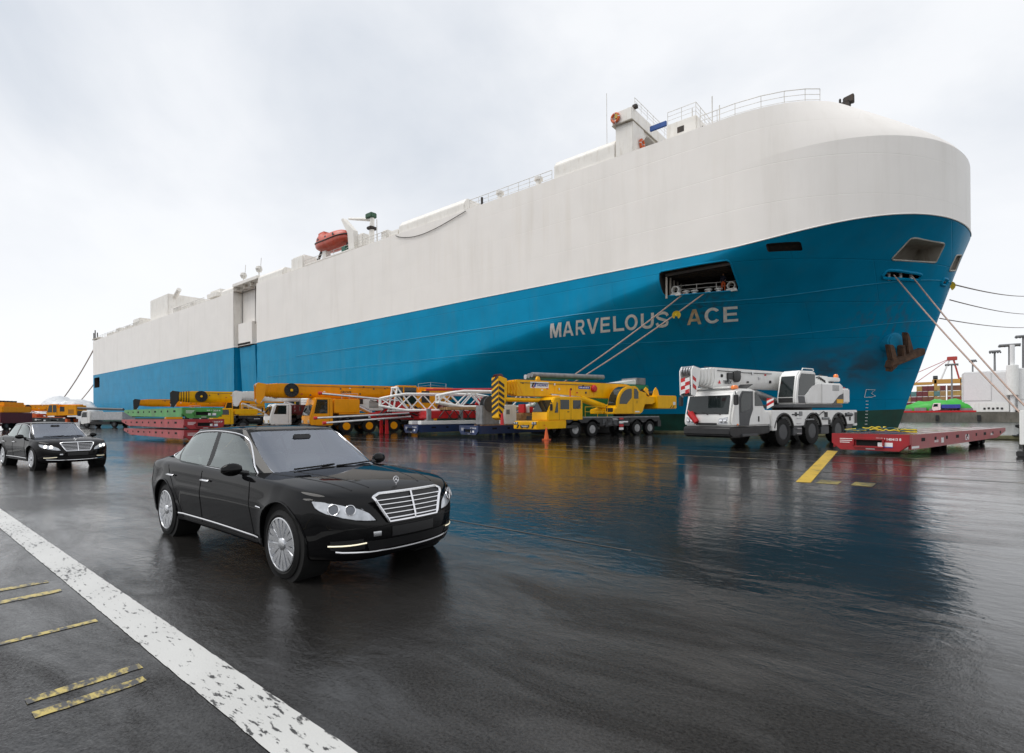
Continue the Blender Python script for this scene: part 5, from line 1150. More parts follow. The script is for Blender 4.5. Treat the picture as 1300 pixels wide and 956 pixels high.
    sg = slab('maker_sign', b, M['bolt_white'], [(2.95, -.018, 3.42), (1.35, -.018, 3.42), (1.35, -.018, 3.85), (2.95, -.018, 3.85)][::-1], .012, 0)
    text('lettering', sg, M['sign_blue'], 'TADANO', .26, (2.42, -.004, 3.55), FACE_PY, .02, width=1.0)
    for q, (xa, xb) in enumerate(((2.86, 2.72), (2.66, 2.52))): slab('sign_emblem', sg, M['sign_blue'] if q else M['black'], [(xa, -.005, 3.5), (xb, -.005, 3.5), (xb - .12, -.005, 3.79), (xa - .12, -.005, 3.79)][::-1], .004, 0)
    pl = slab('model_plate', b, M['sign_blue'], [(-1.45, -.018, 3.45), (-2.6, -.018, 3.45), (-2.6, -.018, 3.66), (-1.45, -.018, 3.66)][::-1], .012, 0)
    for q in range(6): slab('plate_mark', pl, M['bolt_white'], [(-1.55 - q * .16, -.005, 3.51), (-1.65 - q * .16, -.005, 3.51), (-1.65 - q * .16, -.005, 3.60), (-1.55 - q * .16, -.005, 3.60)][::-1], .003, 0)
    MB().lathe([(.27, 0), (.27, .12), (.2, .2), (.001, .21)], (-2.95, -.02, 3.5), 'y', 18).build('hose_drum', M['red'], b)
    pr('boom_lug', b, Yw, [(2.2, 3.93), (1.8, 3.93), (1.93, 4.25), (2.07, 4.25)], -.5, -.3, 'y', .01)
    side_panel('warning_label', b, M['bolt_white'], [(.6, 2.9), (.1, 2.9), (.1, 3.0), (.6, 3.0)], -.018 if False else -.019, -.0 if False else .01)
    clutter(T, -5.4, -2.5, 1.22, .75, 1.3, 3, 10); clutter(T, -9.0, -5.6, 1.0, .8, 1.3, 4, 8); boom_kit(b, -.02, 1, -2.8, 3.8, 2.9, 3.9, 2, 10)
    handrail(T, [(-3.2, 1.15, 1.42), (-2.2, 1.15, 1.42), (-1.0, 1.15, 1.42)], .7, Yw)
    for k in range(4): MB().tube([(-7.3, .25 + .05 * k, 3.2), (-7.9, .3, 3.45 + .05 * k), (-8.7, .2 + .05 * k, 3.0)], .03, 5).build('hose', K, T)
    for xx in (-3.0, -1.2, .8, 2.6): bx('boom_rib', b, M['cr_amber'], xx, xx + .03, -.019, -.010, 2.9, 3.9, 0)
    MB().tube([(4.0, -.1, 3.98), (-2, -.1, 4.0), (-6.4, -.2, 3.95)], .018, 5).build('hoist_rope', K, b); MB().tube([(4.0, -.5, 3.98), (-6.4, -.5, 3.95)], .018, 5).build('hoist_rope', K, b)
    return T
yellow_crane((-21.35, 31.5, 0), R(-105))

# ---- generic all-terrain crane for those standing further back
def at_crane(name, label, loc, rz, paint, carrier, axles, r=.62, rim=None, bz=(3.1, 4.25), bw=.95, x_tip=5.2, x_rear=-9, bcol=None, collars=5, collar_m=None, hose=True, cabz=2.95, fo=3.0, opcab=(-4.6, -6.8), head=True, upper=True, cab=True, ro=2.2, stripe=False, hm=None, cabm=None):
    T = thing(name, label, 'crane', loc, rz, 'cranes parked on the quay'); K = M['chassis']; rim = rim or M['dark_grey']; bcol = bcol or paint; cabm = cabm or carrier; xr = axles[-1] - ro
    bx('chassis', T, K, xr, fo - .6, -.8, .8, .75, 1.45, .03)
    for s in (1, -1):
        pr('side_fairing', T, K if not stripe else carrier, arch_profile(fo - 2.6, xr, axles, 1.05, 1.75, r + .2, r), s * .85, s * 1.32, 'y', .02)
        for a in axles: truck_wheel(T, a, s * 1.1, r, .44, s, rim)
        bx('outrigger_beam', T, carrier, xr - .35, xr + .1, s * .6, s * 1.34, .75, 1.5, .03)
    bx('deck_plate', T, carrier, xr + .1, fo - 2.6, -1.3, 1.3, 1.752, 1.86, .02)
    if cab:
        c = MB().prism([(fo, .75), (fo + .05, 1.5), (fo - .28, 2.6), (fo - .5, cabz), (fo - 1.9, cabz), (fo - 2.05, cabz - .15), (fo - 2.05, .75)], -1.32, 1.32, 'y').build('cab', cabm, T, .07, 3)
        slab('windscreen', c, M['vglass'], [(fo + .02, -1.15, 1.68), (fo + .02, 1.15, 1.68), (fo - .27, 1.1, 2.62), (fo - .27, -1.1, 2.62)], .02, .01)
        for s in (1, -1):
            side_panel('side_window', c, M['vglass'], [(fo - .35, 1.85), (fo - 1.55, 1.85), (fo - 1.55, cabz - .18), (fo - .62, cabz - .18)], s * 1.322)
            side_panel('door_seam', c, M['gap'], [(fo - 1.72, .9), (fo - 1.74, .9), (fo - 1.74, cabz - .1), (fo - 1.72, cabz - .1)], s * 1.321, .004)
            h = bx('headlight', c, M['lens'], fo + .02, fo + .08, s * .7, s * 1.2, 1.0, 1.25, .02)
            mirror_arm(c, fo - .2, s * 1.3, 2.6, s)
        bx('bumper', T, K, fo - .5, fo + .14, -1.3, 1.3, .55, .92, .04)
        bx('engine_cover', T, carrier, fo - 4.6, fo - 2.15, -1.25, 1.25, 1.87, cabz - .1, .06)
    if upper:
        MB().lathe([(.95, 1.86), (.95, 2.1)], (opcab[1] + .4, 0, 0), 'z', 24).build('turntable', K, T)
        o0, o1 = opcab; zt = bz[1] + .05
        oc = MB().prism([(o0 + .1, 2.1), (o0 + .1, 2.6), (o0 - .35, zt - .2), (o0 - .6, zt), (o1, zt), (o1, 2.1)], .5, 1.35, 'y').build('operator_cab', paint, T, .06, 3)
        side_panel('cab_side_window', oc, M['vglass'], [(o0 - .1, 2.75), (o0 - 1.05, 2.75), (o0 - 1.05, zt - .18), (o0 - .52, zt - .18)], 1.352); side_panel('cab_side_window', oc, M['vglass'], [(o0 - 1.2, 2.75), (o1 + .1, 2.75), (o1 + .1, zt - .18), (o0 - 1.2, zt - .18)], 1.352)
        slab('cab_front_window', oc, M['vglass'], [(o0 + .08, .58, 2.7), (o0 + .08, 1.27, 2.7), (o0 - .33, 1.27, zt - .24), (o0 - .33, .58, zt - .24)], .02, .01)
        pr('superstructure', T, paint, [(o1 + .1, 2.1), (o1 + .1, bz[0] + .5), (o1 - 2.0, bz[1] - .1), (o1 - 3.6, bz[1] - .2), (o1 - 3.8, 2.2)], -1.3, 1.3, 'y', .05)
        bx('counterweight', T, K, o1 - 4.6, o1 - 3.85, -1.3, 1.3, 2.0, 3.0, .05)
        side_panel('engine_grille', T, K, [(o1 - .5, 2.9), (o1 - 1.4, 2.9), (o1 - 1.4, bz[1] - .45), (o1 - .5, bz[1] - .45)], 1.302)
    b, x = boom(T, bcol, x_rear, x_tip, -.3, bz[0], bz[1], bw, collars, head_m=collar_m, clen=.24)
    if head: boom_head(T, b, hm or bcol, x - .05, -.3, bz[0], bz[1], bw, stripes=False)
    if hose: reel(b, x_tip - 1.0, -.3 + bw / 2 + .02, (bz[0] + bz[1]) / 2 + .05, .62)
    MB().tube([(opcab[0] + 1.6, -.3, 1.9), (opcab[0] + 4.4, -.3, bz[0] - .05)], .22, 12).build('luffing_cylinder', M['steel'], T)
    sd = int(abs(loc[0]) * 10)
    for s in (1, -1): clutter(T, xr + .2, fo - 2.8, s * 1.33, 1.2, 1.7, sd + s, 12)
    boom_kit(b, -.3 + bw / 2, 1, x_rear * .5, x_tip - 1.6, bz[0], bz[1], sd, 12); handrail(T, [(fo - 2.9, 1.2, cabz - .1), (fo - 3.6, 1.2, cabz - .1), (fo - 4.4, 1.2, cabz - .1)], .5, M['steel'])
    if upper:
        for k in range(6): bx('engine_louvre', T, M['chassis'], opcab[1] - 3.2, opcab[1] - 2.1, 1.302, 1.312, 2.5 + k * .14, 2.56 + k * .14, 0)
        handrail(T, [(opcab[1] - .2, 1.2, bz[1] - .3), (opcab[1] - 1.6, 1.2, bz[1] - .1), (opcab[1] - 3.4, 1.2, bz[1] - .2)], .55, M['steel'])
        for k in range(4): MB().tube([(opcab[0] + .2, .2 + .08 * k, 2.3), (opcab[0] + 1.0, .3 + .06 * k, 2.9), (opcab[0] + 1.9, .2, bz[0] - .1)], .03, 5).build('hose', M['chassis'], T)
    return T, b
G_, gb = at_crane('mobile_crane', 'amber yellow crane with yellow wheel rims and black hose reel, behind the near sedan', (-44.7, 28.6, 0), R(-104), M['cr_amber'], M['cr_amber'], (0, -2.2, -4.7, -6.9), .66, rim=M['cr_amber'], bz=(3.25, 4.55), x_tip=5.6, x_rear=-12.0, cabz=3.3, fo=3.3, opcab=(-4.6, -7.2), bw=1.05, collars=5)
text('lettering', gb, M['black'], 'GROVE', .32, (.2, .245, 3.75), FACE_PY, .02)
# ------------------------------------------------------------------ roll trailers and their loads
M['rack_red'] = mat('trailer_red_paint', (.30, .010, .016), .38, var=.15, vs=1.5, dirt=(.12, .03, .02), dirtamt=.6)
M['rack_pale'] = mat('faded_red_paint', (.36, .05, .055), .5, var=.2, vs=1.5, dirt=(.16, .06, .04), dirtamt=.6)
M['rack_green'] = mat('trailer_green_paint', (.05, .27, .05), .45, var=.2, vs=1.5, dirt=(.10, .07, .04), dirtamt=.7)
M['rack_navy'] = mat('trailer_navy_paint', (.012, .030, .095), .4, var=.2, vs=1.5, dirt=(.03, .03, .04), dirtamt=.5)
M['deck_wet'] = mat('wet_deck_plate', (.13, .055, .05), .16, var=.3, vs=1.0, rvar=.08)
def roll_trailer(label, loc, rz, m, L_=12.6, W_=2.6, zb=.18, h=.60, wheels=True, group='low cargo trailers', code=None, deck=None, beam=None, end_holes=True):
    T = thing('roll_trailer', label, 'trailer', loc, rz, group); y = W_ / 2; zt = zb + h; beam = beam or m
    bx('deck', T, deck or m, -L_, -.14, -y + .02, y - .02, zt - .10, zt, .01)
    ep = pr('end_plate', T, m, [(-y, zt + .01), (y, zt + .01), (y, zb + .26), (y - .32, zb), (-y + .32, zb), (-y, zb + .26)], -.13, 0, 'x', .012)
    if end_holes:
        bx('coupling_slot', ep, M['gap'], -.01, .004, -.42, .42, zb + .18, zb + .40, 0); bx('slot_lip', ep, m, -.02, .09, -.52, .52, zb + .40, zb + .48, .02); bx('slot_lip', ep, m, -.02, .07, -.5, .5, zb + .10, zb + .17, .02)
        for q in (-1, 1): pr('slot_cheek', ep, m, [(-.0, zb + .17), (.10, zb + .2), (.10, zb + .42), (-.0, zb + .45)], q * .50 - .03, q * .50 + .03, 'y', .01)
    for s in (1, -1):
        b = pr('side_beam', T, beam, [(-.14, zt - .004), (-L_, zt - .004), (-L_ - .02, zt - .18), (-L_ + 1.6, zb + .16), (-2.2, zb + .08), (-.14, zb + .08)], s * (y - .09), s * y, 'y', .01)
        for k in range(9):
            xx = -1.4 - k * (L_ - 2.4) / 8; w = .11 if k % 3 else .2
            side_panel('lashing_pocket', b, M['gap'], [(xx - w, zt - .27), (xx + w, zt - .27), (xx + w, zt - .14), (xx - w, zt - .14)], s * (y + .001), .003, 0)
    for k in range(4): bx('cross_member', T, M['chassis'], -2 - k * 3, -1.85 - k * 3, -y + .12, y - .12, zb + .1, zt - .12, 0)
    for k in range(3): bx('deck_rib', T, deck or m, -L_ + .1, -.2, -y + .5 + k * (W_ - 1) / 2 - .03, -y + .5 + k * (W_ - 1) / 2 + .03, zt + .001, zt + .012, 0)
    if wheels:
        for xx in (-L_ + 2.2, -L_ + 3.0):
            for yy in (-.75, .75): wheel(T, xx, yy, .24, .4, 1, None, 0, .13)
    if code:
        text('lettering', ep, M['bolt_white'], code, .13, (.002, .22, zt - .22), FACE_PX, .02, width=.82)
        pl = bx('label_plate', ep, M['bolt_white'], .001, .012, .30, .78, zb + .16, zb + .32, 0); bx('label_band', pl, M['sign_blue'], .001, .016, .30, .78, zb + .14, zb + .17, 0)
        for q in range(3): bx('small_print', ep, M['bolt_white'], .001, .004, -1.0, -.45 - .1 * q, zt - .2 - q * .07, zt - .175 - q * .07, 0)
        bx('small_print', ep, M['bolt_white'], .001, .004, -.1, .2, zb + .05, zb + .09, 0)
    return T
t_ = roll_trailer('long empty red roll trailer at the right, with white code lettering and straps on deck', (-2.48, 24.12, 0), R(-104), M['rack_red'], 13.4, 2.6, .14, .62, True, code='CREU 140413 8', deck=M['deck_wet'])
for s in (1,):
    text('lettering', t_, M['bolt_white'], 'C40', .34, (-6.6, 1.302, .36), FACE_PY, .02); text('lettering', t_, M['bolt_white'], '1404138', .14, (-2.6, 1.302, .40), FACE_PY, .02)
    bx('label_plate', t_, M['bolt_white'], -3.75, -3.45, 1.30, 1.306, .36, .56, 0); bx('load_plate', t_, M['bolt_white'], -.95, -.2, 1.30, 1.306, .26, .34, 0); text('lettering', t_, M['bolt_white'], '140413', .16, (-10.6, 1.302, .45), FACE_PY, .02)
def heap(label, loc, cols, n, spread, seed, name='lashing_straps'):
    rnd = random.Random(seed); T = thing(name, label, 'straps', loc)
    for k in range(n):
        P = []; x, y, a = rnd.uniform(-spread, spread), rnd.uniform(-.35, .35), rnd.uniform(0, 6.28)
        for i in range(18):
            a += rnd.uniform(-.9, .9); x = max(-spread, min(spread, x + .11 * math.cos(a))); y = max(-.45, min(.45, y + .11 * math.sin(a))); P.append((x, y, .03 + .10 * (1 - abs(x) / spread) * rnd.random() + .012 * k))
        MB().tube(P, .024, 5).build('strap', cols[k % len(cols)], T)
    return T
M['strap_yellow'] = mat('yellow_strap', (.62, .47, .03), .7); M['strap_blue'] = mat('blue_green_strap', (.02, .10, .13), .7)
heap('tangle of yellow and dark blue lashing straps lying on the red trailer deck', (-2.25, 25.6, .765), [M['strap_yellow'], M['strap_blue'], M['strap_yellow']], 12, 1.15, 3)
# the stack beside the sedans
roll_trailer('dark red roll trailer at the bottom of the stack under the green one', (-37.1, 13.75, 0), 0, M['rack_red'], 12.4, 2.4, .16, .62, False, 'stacked trailers', code='140362', beam=M['rack_pale'])
roll_trailer('dark red roll trailer in the middle of the stack, directly under the green one', (-37.0, 13.72, 0), R(.6), M['rack_red'], 12.4, 2.4, .84, .62, False, 'stacked trailers', code='140377', beam=M['rack_pale'])
roll_trailer('weathered green roll trailer lying on top of two red ones', (-37.35, 13.75, 0), R(-.5), M['rack_green'], 12.4, 2.4, 1.54, .66, False, 'stacked trailers', code='HU 2214')
# navy trailers with crane parts
n1 = roll_trailer('navy blue roll trailer under the white lattice boom, left of its twin', (-33.9, 28.0, 0), R(-104), M['rack_navy'], 12.4, 2.6, .18, .66, True, 'navy trailers', code='4120')
n2 = roll_trailer('navy blue roll trailer right beside the yellow truck crane, carrying grey drums', (-26.9, 27.5, 0), R(-104), M['rack_navy'], 12.4, 2.6, .18, .66, True, 'navy trailers', code='4133')
def lattice(label, loc, rz, L_, w, h, m, bays, pitch=0):
    T = thing('lattice_boom_section', label, 'boom', loc, rz, 'lattice boom sections'); T.rotation_euler = (0, pitch, rz)
    ch = [(-w / 2, 0), (w / 2, 0), (w / 2, h), (-w / 2, h)]
    def tp(x): k = min(1, .45 + 1.6 * min(x, L_ - x) / L_ * 2); return k
    for y, z in ch: MB().tube([(-x, y * tp(x), h / 2 + (z - h / 2) * tp(x)) for x in [L_ * k / 10 for k in range(11)]], .10, 7).build('chord', m, T)
    for f in range(4):
        a, b = ch[f], ch[(f + 1) % 4]; o = MB()
        for k in range(bays):
            x0, x1 = L_ * k / bays, L_ * (k + 1) / bays; p, q = (a, b) if k % 2 else (b, a)
            o.tube([(-x0, p[0] * tp(x0), h / 2 + (p[1] - h / 2) * tp(x0)), (-x1, q[0] * tp(x1), h / 2 + (q[1] - h / 2) * tp(x1))], .055, 5)
        o.build('lacing', m, T)
    for x in (0, -L_): 
        o = MB()
        for f in range(4): a, b = ch[f], ch[(f + 1) % 4]; k = tp(abs(x)); o.tube([(x, a[0] * k, h / 2 + (a[1] - h / 2) * k), (x, b[0] * k, h / 2 + (b[1] - h / 2) * k)], .08, 6)
        o.build('end_frame', m, T)
    return T
lattice('white lattice boom section lying across the left navy trailer, tapered end to the left', (-36.6, 27.0, 2.05), R(-120), 10.0, 1.7, 1.35, M['cr_white'], 8)
lattice('white lattice boom section behind the striped tip of the yellow crane', (-30.2, 27.6, 2.25), R(-112), 9.0, 1.6, 1.2, M['cr_white'], 8)
a_ = thing('a_frame', 'white steel A frame standing upright at the left end of the lattice boom', 'frame', (-36.2, 28.2, 0), R(-104))
for q in (-.5, .5):
    MB().tube([(.35, q, 2.0), (0, q, 3.95)], .07, 7).build('leg', M['cr_white'], a_); MB().tube([(-1.6, q, 2.0), (0, q, 3.95)], .07, 7).build('leg', M['cr_white'], a_)
MB().tube([(0, -.6, 3.95), (0, .6, 3.95)], .09, 8).build('head_beam', M['cr_white'], a_); MB().tube([(.35, -.7, 2.0), (-1.6, -.7, 2.0)], .06, 6).build('base_rail', M['cr_white'], a_); MB().tube([(.35, .7, 2.0), (-1.6, .7, 2.0)], .06, 6).build('base_rail', M['cr_white'], a_)
# red crawler frame on the left trailer
r_ = thing('crawler_crane_base', 'red dismantled crane base with black hoses on the left navy trailer', 'machine', (-33.9, 28.0, .845), R(-104))
bx('frame', r_, M['red'], -8.5, -1.2, -.9, .9, .5, 1.1, .05); bx('frame_rail', r_, M['cr_white'], -6.5, -.35, .55, 1.15, .02, .32, .03); bx('frame_rail', r_, M['cr_white'], -6.5, -.35, -1.15, -.55, .02, .32, .03)
for xx in (-1.2, -4.2): bx('support_post', r_, M['mid_grey'], xx - .16, xx + .16, .70, 1.0, .32, 1.3, .03); bx('support_head', r_, M['mid_grey'], xx - .3, xx + .3, .62, 1.08, .32, .42, .02)
for k in range(6): MB().tube([(-2 - k * .9, 1.05, .55), (-2.5 - k * .9, 1.15, 1.2), (-3.2 - k * .9, 1.0, .5)], .05, 6).build('hose', M['chassis'], r_)
MB().lathe([(.42, -.5), (.42, -.44), (.28, -.44), (.28, .44), (.42, .44), (.42, .5)], (-3.0, .2, 1.35), 'y', 18).build('winch_drum', M['maroon'], r_); MB().lathe([(.42, -.5), (.42, -.44), (.28, -.44), (.28, .44), (.42, .44), (.42, .5)], (-5.5, .2, 1.35), 'y', 18).build('winch_drum', M['maroon'], r_)
pr('bracket', r_, M['red'], [(-6, 1.1), (-8.4, 1.1), (-7.6, 2.3), (-6.9, 2.3)], -.6, -.4, 'y', .03); pr('bracket', r_, M['red'], [(-6, 1.1), (-8.4, 1.1), (-7.6, 2.3), (-6.9, 2.3)], .4, .6, 'y', .03); MB().tube([(-1.5, -.2, 2.9), (-9.0, -.2, 3.1)], .10, 8).build('pendant_bar', M['red'], r_)
# red outrigger frame standing in front of the amber crane
f_ = thing('red_spreader_frame', 'red steel frame with long bright tubes in front of the amber crane wheels', 'machine', (-38.3, 28.6, 0), R(-108))
for z, y, x0, x1, dz in ((1.45, .9, 6.0, -2.0, .35), (1.05, 1.3, 5.4, -2.0, .45), (3.45, .8, 5.6, -1.0, -.55)):
    MB().tube([(x0, y, z), (x1, y, z + dz)], .085, 9).build('bright_tube', M['steel'], f_); MB().tube([(x0 + .02, y, z), (x0 - .25, y, z + .02)], .13, 9).build('tube_collar', M['red'], f_)
for y in (-.6, .6):
    pr('side_plate', f_, M['red'], [(.8, 1.35), (-4.2, 1.2), (-4.6, 1.7), (-2.6, 2.1), (-.8, 3.1), (.4, 3.0), (-.3, 2.1), (1.2, 1.8)], y - .06, y + .06, 'y', .02)
for xx, zz in ((-.2, 2.8), (.6, 1.6), (-3.6, 1.45), (-2.0, 1.8)): MB().tube([(xx, -.7, zz), (xx, .7, zz)], .14, 10).build('cross_tube', M['red'], f_)
for k in range(9): MB().tube([(.8 - k * .5, .72, 1.5 + .2 * (k % 4)), (-.2 - k * .4, .85, 2.6 - .15 * (k % 5)), (-1.3 - k * .4, .75, 1.4 + .2 * (k % 3))], .06, 6).build('hose', M['chassis'], f_)
pr('foot', f_, M['red'], [(.1, .02), (-.2, .02), (-.15, 1.5), (.05, 1.5)], .62, .8, 'y', .02); pr('foot', f_, M['red'], [(.1, .02), (-.2, .02), (-.15, 1.5), (.05, 1.5)], -.8, -.62, 'y', .02); MB().tube([(-.5, .75, 1.75), (-4.2, .75, 2.15)], .16, 10).build('hydraulic_ram', M['red'], f_)
# load of the right navy trailer
for (dx, dy, nm, lb, mm, sz) in ((-1.3, .55, 'winch_unit', 'grey winch unit standing on the right navy trailer', 'mid_grey', (1.5, .9, 1.45)), (-3.1, .55, 'control_cabinet', 'white control cabinet with square window on the right navy trailer', 'cr_white', (1.1, .8, 1.5)), (-4.9, .5, 'steel_crate', 'timber crate of red white parts on the right navy trailer', 'timber', (1.6, .9, .9))):
    t = thing(nm, lb, 'machine part', (n2.location.x + dx * math.cos(R(-104)) - dy * math.sin(R(-104)), n2.location.y + dx * math.sin(R(-104)) + dy * math.cos(R(-104)), .845), R(-104), 'crane parts on the trailers')
    l, w, h = sz; bx('body', t, M[mm], -l / 2, l / 2, -w / 2, w / 2, .06, h, .05); bx('skid', t, M['timber'], -l / 2 - .1, l / 2 + .1, -w / 2, -w / 2 + .15, 0, .058, .005); bx('skid', t, M['timber'], -l / 2 - .1, l / 2 + .1, w / 2 - .15, w / 2, 0, .058, .005)
    if nm == 'control_cabinet': bx('window', t, M['mid_grey'], .1, .4, w / 2, w / 2 + .01, .8, 1.15, 0); MB().lathe([(.25, -.3), (.25, .3)], (0, 0, h + .2), 'y', 14).build('motor', M['chassis'], t)
    if nm == 'winch_unit': MB().lathe([(.6, -.3), (.6, -.26), (.4, -.26), (.4, .26), (.6, .26), (.6, .3)], (0, .2, h + .1), 'y', 20).build('drum', M['dark_grey'], t)
    if nm == 'steel_crate':
        for k in range(4): bx('part', t, M['red'] if k % 2 else M['bolt_white'], -.7 + k * .35, -.5 + k * .35, -.3, .45, h, h + .35 + .1 * k, .03)
tb = thing('timber_beams', 'row of raw timber beams under the right lattice boom section', 'timber', (-29.3, 28.8, 2.0), R(-110))
for k in range(4): bx('beam', tb, M['timber'], -7, 1.2, -.75 + k * .42, -.5 + k * .42, 0, .22, .02)
# green machine behind the yellow crane
gm = thing('green_machine', 'dark green machine with grey tubes on top, behind the yellow truck crane boom', 'machine', (-24.2, 36.6, 0), R(-104))
bx('body', gm, M['green_paint'], -5.5, 2.6, -1.3, 1.3, 1.0, 3.0, .08); bx('upper_body', gm, M['green_paint'], -8.5, -.5, -1.2, 1.2, 3.2, 4.15, .08); bx('undercarriage', gm, M['chassis'], -6, 3, -1.4, 1.4, .05, .98, .05)
for k in range(3): MB().tube([(4.2, -.5 + k * .4, 4.55 + .06 * k), (-3.6, -.5 + k * .4, 4.75)], .19, 10).build('grey_tube', M['mid_grey'] if k else M['steel'], gm)
pr('roof_wedge', gm, M['cr_white'], [(-4, 4.2), (-8, 4.2), (-8, 4.75)], -.8, .8, 'y', .04); bx('vent_block', gm, M['mid_grey'], -8.4, -7.2, -.9, .9, 4.2, 4.8, .03)
# ------------------------------------------------------------------ cranes and trucks further left
at_crane('mobile_crane', 'yellow crane with black boom collars and black reel, behind the green trailer', (-64.0, 27.6, 0), R(-103), M['cr_yellow'], M['cr_yellow'], (0, -2.6, -5.0), .62, bz=(3.25, 4.5), x_tip=5.0, x_rear=-9.5, collars=5, collar_m=M['black'], cab=True, cabz=2.6, hm=M['black'])
at_crane('mobile_crane', 'far yellow crane with black tip, its boom just above the trailer stack at left', (-89.6, 31.0, 0), R(-103), M['cr_amber'], M['cr_amber'], (0, -2.6, -5.0), .62, bz=(3.2, 4.3), x_tip=5.0, x_rear=-9.5, collars=5, collar_m=M['cr_amber'], hose=False, hm=M['black'])
D_, db = at_crane('mobile_crane', 'white crane with maroon cab between the yellow and the amber cranes', (-52.9, 28.6, 0), R(-103), M['cr_white'], M['maroon'], (0, -2.2, -4.6), .62, bz=(3.15, 4.15), x_tip=4.6, x_rear=-8.5, bw=.85, collars=3, cab=True, cabz=2.9, cabm=M['cr_white'], hose=False, opcab=(-3.2, -5.2), fo=3.0)
reel(db, 2.2, .15, 3.75, .3); MB().lathe([(1.0, 1.9), (1.0, 3.4), (.8, 3.6)], (-1.2, .5, 0), 'z', 22).build('white_tank', M['cr_white'], D_); stripes_board(D_, .6, .9, 1.3, 1.9, 2.8, 5, M['red'], M['bolt_white'])
# white truck
def truck(label, loc, rz, body_m, cab_m, L_=8.0, name='truck', box_h=2.9):
    T = thing(name, label, 'truck', loc, rz); K = M['chassis']
    bx('chassis', T, K, -L_ + 1.6, 1.2, -.5, .5, .7, 1.0, .02)
    c = MB().prism([(1.5, .55), (1.55, 1.5), (1.3, 2.7), (1.0, 2.85), (-.5, 2.85), (-.5, .75), (1.0, .55)], -1.2, 1.2, 'y').build('cab', cab_m, T, .07, 3)
    slab('windscreen', c, M['vglass'], [(1.545, -1.05, 1.6), (1.545, 1.05, 1.6), (1.31, 1.0, 2.6), (1.31, -1.0, 2.6)], .02, .01)
    for s in (1, -1):
        side_panel('side_window', c, M['vglass'], [(1.25, 1.75), (.15, 1.75), (.15, 2.6), (1.05, 2.6)], s * 1.202); bx('headlight', c, M['lens'], 1.5, 1.56, s * .7, s * 1.1, .85, 1.05, .02)
        mirror_arm(c, 1.2, s * 1.2, 2.5, s); side_panel('door_seam', c, M['gap'], [(.02, .8), (.0, .8), (.0, 2.75), (.02, 2.75)], s * 1.201, .004)
        for a in (0.35, -L_ + 3.2): truck_wheel(T, a, s * 1.0, .52, .34, s, M['dark_grey'])
    bx('cargo_body', T, body_m, -L_ + 1.4, -.7, -1.22, 1.22, 1.25, box_h, .05); bx('side_guard', T, K, -L_ + 4.0, -.4, -1.15, 1.15, .5, 1.0, .03); bx('bumper', T, K, 1.3, 1.62, -1.2, 1.2, .4, .75, .04)
    return T
te = truck('white truck with grey body, parked left of the trailer stack', (-113.5, 24.6, 0), R(-152), mat('pale_grey_body', (.42, .43, .44), .5), M['cr_white'], 8.5, box_h=2.6)
MB().tube([(-6.0, 0, 3.0), (3.4, 0, 3.3)], .22, 10).build('knuckle_boom', M['dark_grey'], te)
# orange and yellow machines at the left edge
at_crane('mobile_crane', 'orange and yellow crane with large black reel, behind the far sedan', (-139.0, 20.6, 0), R(-140), M['cr_amber'], M['cr_orange'], (0, -2.6, -5.0), .62, bz=(3.0, 4.3), x_tip=2.0, x_rear=-9.0, collars=5, collar_m=M['cr_orange'], cabz=2.6, hm=M['cr_orange'], opcab=(-3.6, -5.6), bcol=M['cr_amber'])
def rear_truck(label, loc, rz):
    T = thing('crane_truck', label, 'truck', loc, rz); K = M['chassis']
    bx('body', T, M['maroon'], -3.5, 3.0, -1.3, 1.3, .9, 2.5, .05); bx('upper_body', T, M['cr_amber'], -3.4, 2.6, -1.25, 1.25, 2.52, 3.5, .1); bx('roof_housing', T, M['cr_amber'], -2.4, 1.8, -.9, .9, 3.52, 4.1, .08)
    bx('number_board', T, M['cr_yellow'], 3.0, 3.04, -.75, .75, 1.5, 2.0, .01); bx('bumper', T, M['maroon'], 2.9, 3.2, -1.3, 1.3, .5, .88, .04)
    for k in range(5): bx('roof_lamp', T, K, -1.8 + k * .8, -1.4 + k * .8, -.3, .3, 4.1, 4.35, .05)
    for s in (1, -1):
        for a in (1.8, -1.6, -2.8): truck_wheel(T, a, s * 1.0, .52, .4, s, M['dark_grey'])
        bx('lamp', T, M['tail_red'], 3.0, 3.06, s * .95, s * 1.2, 1.1, 1.4, .01)
rear_truck('maroon and yellow machine truck with yellow number board at the left edge', (-112.0, 13.4, 0), R(-40))
# wrapped white cargo far left
def tarp(label, loc, l, w, h, seed, name='tarped_cargo', m=None, group=None):
    rnd = random.Random(seed); rows = []
    for i in range(19):
        t = i / 18; x = (t - .5) * l; k = math.sin(PI * max(.02, min(.98, t))) ** .35; row = []
        for j in range(15):
            a = PI * j / 14; bump_ = 1 + .10 * math.sin(5 * t * 6.28 + seed) * math.sin(3 * a) + .05 * rnd.uniform(-1, 1)
            row.append((x + .1 * rnd.uniform(-1, 1), math.copysign(abs(math.cos(a)) ** .6, math.cos(a)) * w / 2 * k, max(.0, h * math.sin(a) ** .6 * k * bump_)))
        rows.append(row)
    return tag(MB().grid(rows).build(name, m or M['tarp'], None), label, 'cargo', group)
M['tarp'] = mat('white_plastic_wrap', (.62, .64, .66), .35, var=.12, vs=.8, bump=.4, bs=3)
for k, (u, v, l, w, h) in enumerate(((-170, 33, 16, 9, 6.0), (-150, 30, 12, 7, 4.6), (-205, 36, 22, 9, 7.5))):
    t = tarp(('white plastic wrapped cargo mound next to the white truck', 'low white wrapped cargo mound left of the white truck', 'tall pale wrapped cargo mound below the stern line')[k], (0, 0, 0), l, w, h, k + 4); t.location = (u, v, 0); t['group'] = 'wrapped cargo mounds'
